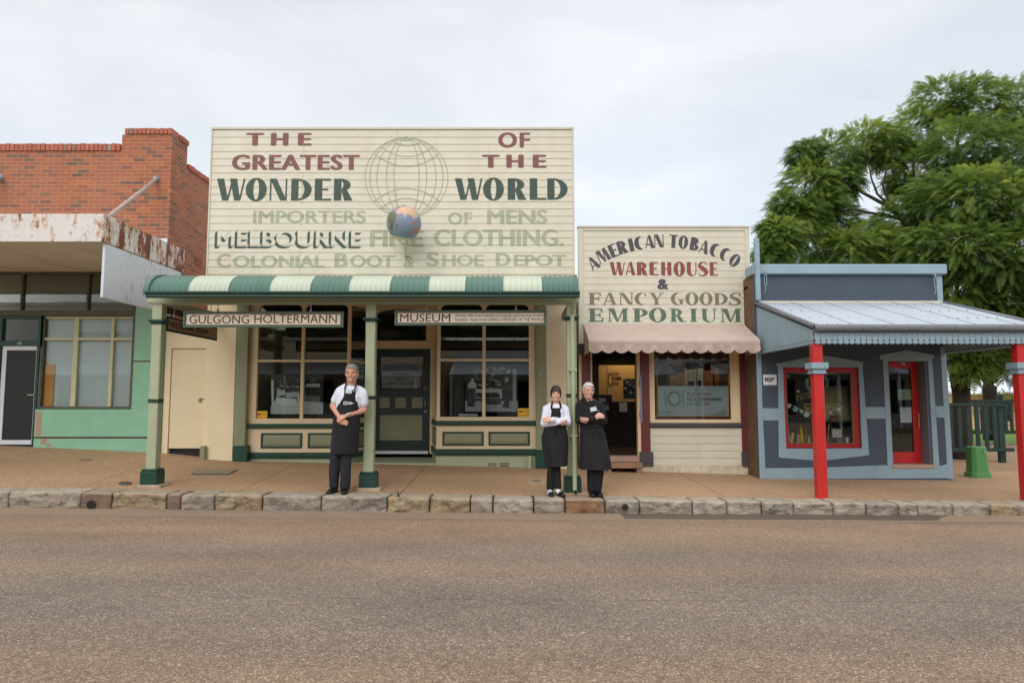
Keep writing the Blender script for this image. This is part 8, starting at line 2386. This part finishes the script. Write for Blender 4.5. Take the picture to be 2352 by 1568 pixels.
# leafy things: many small leaf faces
def leaves(name, mat, centres, n_per, size, parent, seed, droop=.4, frond=True, density=None):
    rng = np.random.default_rng(seed)
    V, Fc, Tn = [], [], []
    base = 0
    for ci, (c, r, k) in enumerate(centres):
        n = int(n_per * k)
        d = rng.normal(size=(n, 3)); d /= np.linalg.norm(d, axis=1)[:, None]
        rad = rng.uniform(.35, 1.05, n) ** .6
        o = np.array(c) + d * rad[:, None] * np.array(r)
        dirv = d * np.array([1, 1, .55]) + rng.normal(scale=.35, size=(n, 3)) + np.array([-.05, 0, .05]); dirv /= np.linalg.norm(dirv, axis=1)[:, None]
        L_ = size * rng.uniform(.5, 1.45, n)
        ctint = rng.uniform(-.16, .16)
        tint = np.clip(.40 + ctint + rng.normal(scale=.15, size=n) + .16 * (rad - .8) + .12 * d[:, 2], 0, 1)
        side = np.cross(dirv, np.array([0, 0, 1.0]) + rng.normal(scale=.45, size=(n, 3))); side /= np.linalg.norm(side, axis=1)[:, None]
        nl = 8
        for j in range(nl):
            t0, t1 = j / nl, (j + 1.15) / nl
            def sp(t): return o + dirv * (L_ * t)[:, None] + np.array([0, 0, -1.0]) * (droop * L_ * t * t)[:, None]
            tm = t0 + .4 / nl
            wl = L_ * .27 * math.sin(math.pi * min(.12 + .88 * (t0 * .9 + .1), .985))
            a, b = sp(t0), sp(t0 + .75 / nl)
            tip = sp(t0 + 1.0 / nl)
            for sg in (-1, 1):
                tipv = tip + side * (sg * wl)[:, None] + np.array([0, 0, -1.0]) * (wl * .25)[:, None]
                mid = (a + tipv) / 2 + (b - a) * .45
                q = np.stack([a, b, tipv, (a + tipv) / 2 - (b - a) * .1], 1) if sg > 0 else np.stack([b, a, (a + tipv) / 2 - (b - a) * .1, tipv], 1)
                V.append(q.reshape(-1, 3)); Tn.append(np.repeat(tint, 4))
    Vv = np.concatenate(V); Tn = np.concatenate(Tn)
    org = ORG.get(parent.name) if parent else Vector((0, 0, 0))
    Vv = Vv - np.array(org)
    nq = len(Vv) // 4
    me = bpy.data.meshes.new(name)
    me.vertices.add(len(Vv)); me.vertices.foreach_set('co', Vv.ravel().astype(np.float32))
    me.loops.add(nq * 4); me.loops.foreach_set('vertex_index', np.arange(nq * 4, dtype=np.int32))
    me.polygons.add(nq); me.polygons.foreach_set('loop_start', np.arange(0, nq * 4, 4, dtype=np.int32)); me.polygons.foreach_set('loop_total', np.full(nq, 4, dtype=np.int32))
    at = me.attributes.new('tint', 'FLOAT', 'POINT'); at.data.foreach_set('value', Tn.astype(np.float32))
    me.materials.append(MATS[mat]); me.update(calc_edges=True)
    ob = bpy.data.objects.new(name, me); COL.objects.link(ob)
    if parent: ob.parent = parent
    return ob
TY = 16.6
tx = PX(2206, TY, 1000)
T = thing('tree', 'tall spreading jacaranda with feathery leaves behind the blue shop', 'tree', (tx, TY, zpk(tx)))
CR = [(1860, 425, 62, 17.5, 1), (1905, 362, 66, 18, 1), (1985, 330, 62, 18.5, 1), (2040, 335, 52, 18, .9), (1835, 500, 52, 17, .9), (1795, 545, 46, 16.5, 1), (1772, 520, 20, 16.6, .35), (1800, 470, 26, 17, .45), (1890, 470, 46, 17.2, .9), (1935, 415, 40, 17.6, .8), (1850, 355, 36, 17.8, .7), (1990, 545, 50, 17, .9), (2070, 420, 26, 18, .4), (1765, 585, 26, 16.4, .5), (1860, 560, 62, 17, 1), (1920, 510, 55, 18, .9), (1950, 575, 60, 16.5, 1), (2035, 570, 60, 16.5, 1),
      (2120, 400, 78, 17.5, 1.2), (2075, 510, 62, 17, 1), (2110, 300, 70, 18.5, 1.1), (2160, 230, 62, 18.5, 1), (2240, 235, 70, 18, 1), (2310, 245, 74, 18.5, 1), (2390, 250, 86, 18, 1.1), (2220, 340, 90, 16.5, 1.3), (2310, 350, 90, 16, 1.3), (2400, 370, 100, 17, 1.3),
      (2160, 460, 80, 16, 1.2), (2250, 455, 90, 15.2, 1.3), (2345, 470, 95, 15, 1.3), (2140, 570, 70, 15.5, 1.1), (2220, 570, 80, 15, 1.2), (2310, 590, 85, 14.8, 1.2), (2410, 570, 100, 15, 1.2), (2200, 660, 60, 15.5, 1), (2280, 690, 66, 15.4, 1), (2360, 680, 80, 15.2, 1), (2210, 760, 44, 16, .7), (2280, 790, 40, 16.5, .7), (2330, 770, 56, 17, .8), (2440, 700, 90, 15.5, 1), (2205, 815, 34, 16.2, .5), (2255, 815, 36, 16, .55), (2300, 815, 30, 16.4, .4), (2235, 850, 22, 16, .3), (2490, 450, 130, 17, 1.3), (2520, 620, 120, 16.5, 1.2), (2200, 420, 100, 19, 1), (2330, 540, 120, 19, 1), (2050, 590, 70, 19, .8)]
cent = []
for px_, py_, r, Y, k in CR:
    X, Z = W(px_, py_, Y); rr = r / 1568 * Y
    cent.append(((X, Y, Z), (rr, rr * 1.1, rr * .82), k))
m = MB()
def limb(pts, r0, r1, n=9):
    P = []
    for i, (px_, py_, Y) in enumerate(pts):
        X, Z = W(px_, py_, Y); P.append(Vector((X, Y, Z)))
    Q = []
    for i in range(len(P) - 1):
        for j in range(4):
            t_ = j / 4; q = P[i].lerp(P[i + 1], t_); 
            q += Vector((fbm(q, 1.3, 2), fbm(q + Vector((5, 5, 5)), 1.3, 2), fbm(q + Vector((9, 1, 3)), 1.3, 2))) * .05; Q.append(q)
    Q.append(P[-1])
    m.tube(Q, [r0 + (r1 - r0) * i / (len(Q) - 1) for i in range(len(Q))], n)
m.smooth = True
limb([(2206, 1075, TY), (2206, 1000, TY), (2204, 930, TY), (2203, 880, TY), (2203, 850, TY)], .25, .12, 14)
limb([(2207, 960, TY), (2212, 890, TY - .05), (2228, 830, TY - .2), (2250, 760, TY - .6), (2270, 650, TY - 1), (2300, 540, TY - 1.2), (2330, 430, TY)], .16, .04)
limb([(2203, 960, TY), (2199, 890, TY), (2190, 800, TY + .2), (2170, 680, TY + .4), (2150, 560, TY + .8), (2120, 470, TY + 1), (2080, 400, TY + 1.2), (2040, 350, TY + 1.5)], .17, .03)
limb([(2165, 640, TY + .5), (2110, 560, TY + .6), (2070, 505, TY + .8), (2030, 470, TY + 1), (1975, 440, TY + 1), (1920, 420, TY + 1)], .10, .02)
limb([(2060, 495, TY + .8), (2035, 450, TY + .9), (2025, 420, TY + 1), (2040, 385, TY + 1.2)], .045, .015)
limb([(2045, 480, TY + .9), (2015, 445, TY + 1), (2000, 405, TY + 1.1), (1990, 370, TY + 1.2)], .04, .012)
limb([(2090, 470, TY + .8), (2085, 440, TY + .9), (2100, 405, TY + 1), (2098, 370, TY + 1)], .05, .015)
limb([(2070, 505, TY + .8), (2010, 490, TY + .7), (1950, 480, TY + .5), (1890, 500, TY + .4)], .05, .012)
limb([(2250, 760, TY - .6), (2330, 640, TY - 1.5), (2400, 520, TY - 1.2)], .09, .02)
limb([(2190, 800, TY + .2), (2200, 650, TY + 1), (2210, 480, TY + 1.5), (2200, 330, TY + 1.8), (2210, 240, TY + 1.8)], .12, .02)
limb([(2170, 680, TY + .4), (2080, 640, TY), (1980, 600, TY - .3), (1880, 570, TY - .2)], .07, .015)
m.build('trunk', 'bark', T)
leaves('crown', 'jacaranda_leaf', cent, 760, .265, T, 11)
# smaller forked tree further back
TY2 = 22
t2 = thing('tree', 'smaller forked tree in the park seen past the red post', 'tree', (PX(2275, TY2), TY2, zpk(12)))
m = MB(); m.smooth = True
limb([(2277, 1010, TY2), (2277, 930, TY2), (2274, 885, TY2)], .21, .2, 12); limb([(2274, 890, TY2), (2262, 868, TY2), (2246, 850, TY2), (2225, 815, TY2)], .13, .08); limb([(2274, 890, TY2), (2283, 860, TY2), (2293, 830, TY2), (2300, 780, TY2), (2310, 700, TY2)], .16, .08)
m.build('trunk', 'bark', t2)
cent2 = []
for px_, py_, r, k in ((2320, 800, 34, .6), (2335, 850, 22, .35), (2315, 868, 12, .12), (2345, 790, 40, .6), (2300, 740, 60, 1), (2230, 760, 50, .8), (2380, 760, 60, 1)):
    X, Z = W(px_, py_, TY2); rr = r / 1568 * TY2; cent2.append(((X, TY2, Z), (rr, rr, rr), k))
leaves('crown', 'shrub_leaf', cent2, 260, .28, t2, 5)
# hedge by the house and ivy
hy = 30
X, Z = W(2325, 915, hy)
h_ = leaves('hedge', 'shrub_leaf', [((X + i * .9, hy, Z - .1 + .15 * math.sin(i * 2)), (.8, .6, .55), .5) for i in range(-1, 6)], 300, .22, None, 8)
tag(h_, 'bright green clipped hedge in front of the distant house', 'hedge')
HY = 38
H = thing('house', 'distant cream house with a pale iron roof across the park', 'house', (PX(2290, HY), HY, 0))
zev, zrd = PZ(900, HY), PZ(835, HY + 5)
hx0, hx1 = PX(2195, HY), PX(2700, HY)
m = MB(); m.box(hx0, hx1, HY, HY + 9, -.4, zev); m.build('wall', 'house_cream', H)
m = MB(); m.add([(hx0 - .6, HY - .7, zev - .1), (hx1 + .6, HY - .7, zev - .1), (hx1 + .6, HY + 4.5, zrd), (hx0 - .6, HY + 4.5, zrd), (hx0 - .6, HY + 9.7, zev - .1), (hx1 + .6, HY + 9.7, zev - .1)], [(0, 1, 2, 3), (3, 2, 5, 4), (0, 3, 4), (1, 5, 2)]); m.build('roof', 'iron_roof', H)
m = MB(); vx_ = PX(2262, HY - 2); m.hexa([(vx_, HY - 2.6, PZ(903, HY - 2.6)), (hx1, HY - 2.6, PZ(903, HY - 2.6)), (hx1, HY - .7, zev - .15), (vx_, HY - .7, zev - .15), (vx_, HY - 2.6, PZ(901, HY - 2.6)), (hx1, HY - 2.6, PZ(901, HY - 2.6)), (hx1, HY - .7, zev - .1), (vx_, HY - .7, zev - .1)]); m.build('porch_roof', 'iron_roof', H)
m = MB(); a = PX(2268, HY); m.box(a, a + 1.2, HY - .03, HY - .001, zev - 1.6, zev - .5); w_ = m.build('window', 'black', H)
# trees behind the row so that gaps between roofs show leaves, as in the lane
X, Z = W(474, 470, 30)
tb = thing('tree', 'distant tree just showing in the lane behind the brick shop', 'tree', (X - .2, 30, 0))
m = MB(); m.tube([(X, 30, -.3), (X, 30, Z)], [.2, .1], 8); m.build('trunk', 'bark', tb)
leaves('crown', 'jacaranda_leaf', [((X - .1, 30, Z + .2), (1.0, 1.0, .9), 1), ((X + .2, 30, Z - .9), (1.2, 1, .9), 1)], 200, .4, tb, 3)

# ------------------------------------------------------------------ the other side of the street (it shows in the window panes)
def far_shop(x0, x1, y, h, mat, lab, words=None, veranda=None, nm='far_shop'):
    t = thing(nm, lab, 'shop building', ((x0 + x1) / 2, y, 0))
    m = MB(); m.box(x0, x1, y - 8, y, -.4, h)
    if mat == 'white_boards':
        for k in range(int(h / .16)): m.box(x0, x1, y, y + .012, -.2 + k * .16, -.2 + k * .16 + .03)
    m.build('wall', mat, t)
    m = MB(); n = max(2, int((x1 - x0) / 2.6))
    for k in range(n):
        a = x0 + (x1 - x0) * (k + .18) / n; b = x0 + (x1 - x0) * (k + .82) / n
        m.box(a, b, y + .013, y + .05, .6 if k % 2 else .0, 2.3)
    m.build('window', 'black', t)
    m = MB(); m.box(x0 - .05, x1 + .05, y - .1, y + .1, h, h + .18); m.build('cornice', 'cream_trim', t)
    if veranda:
        m = MB(); n = int((x1 - x0) / .6)
        for k in range(n):
            m.cur = k % 2; a = x0 + (x1 - x0) * k / n; b = x0 + (x1 - x0) * (k + 1) / n
            m.hexa([(a, y + .02, 3.2), (b, y + .02, 3.2), (b, y + 2.8, 2.5), (a, y + 2.8, 2.5), (a, y + .02, 3.24), (b, y + .02, 3.24), (b, y + 2.8, 2.54), (a, y + 2.8, 2.54)])
        m.build('awning', veranda, t)
        for k in range(int((x1 - x0) / 3) + 1):
            x = x0 + .1 + k * 3; m = MB(); m.box(x - .06, x + .06, y + 2.6, y + 2.72, -.1, 2.5); m.build('awning_post', 'white_metal', t)
    if words:
        m = MB(); v, f = fit(text_geo(words[0], .03, .25), *words[1:]); m.add([(-x, y + .03, z) for x, z in v], f)
        m.build('lettering', 'red_letter', t)
    return t
far_shop(-30, -15, -9.5, 6.2, 'white_boards', 'white weatherboard shop across the street with script lettering', ('Commerce', 18.2, 22.6, 4.3, 5.1), ['roof_cream', 'zinc'])
far_shop(-14, -3.5, -9.5, 4.4, 'stucco_cream', 'cream shop across the street with a plain low parapet', None, ['grey_metal', 'grey_metal'])
far_shop(-3, 8, -9.5, 4.0, 'white_boards', 'white boarded shop across the street facing the museum', None, ['zinc', 'zinc'])
far_shop(9, 26, -9.5, 3.7, 'white_boards', 'long white boarded shop across the street facing the blue shop', None, ['grey_metal', 'zinc'])
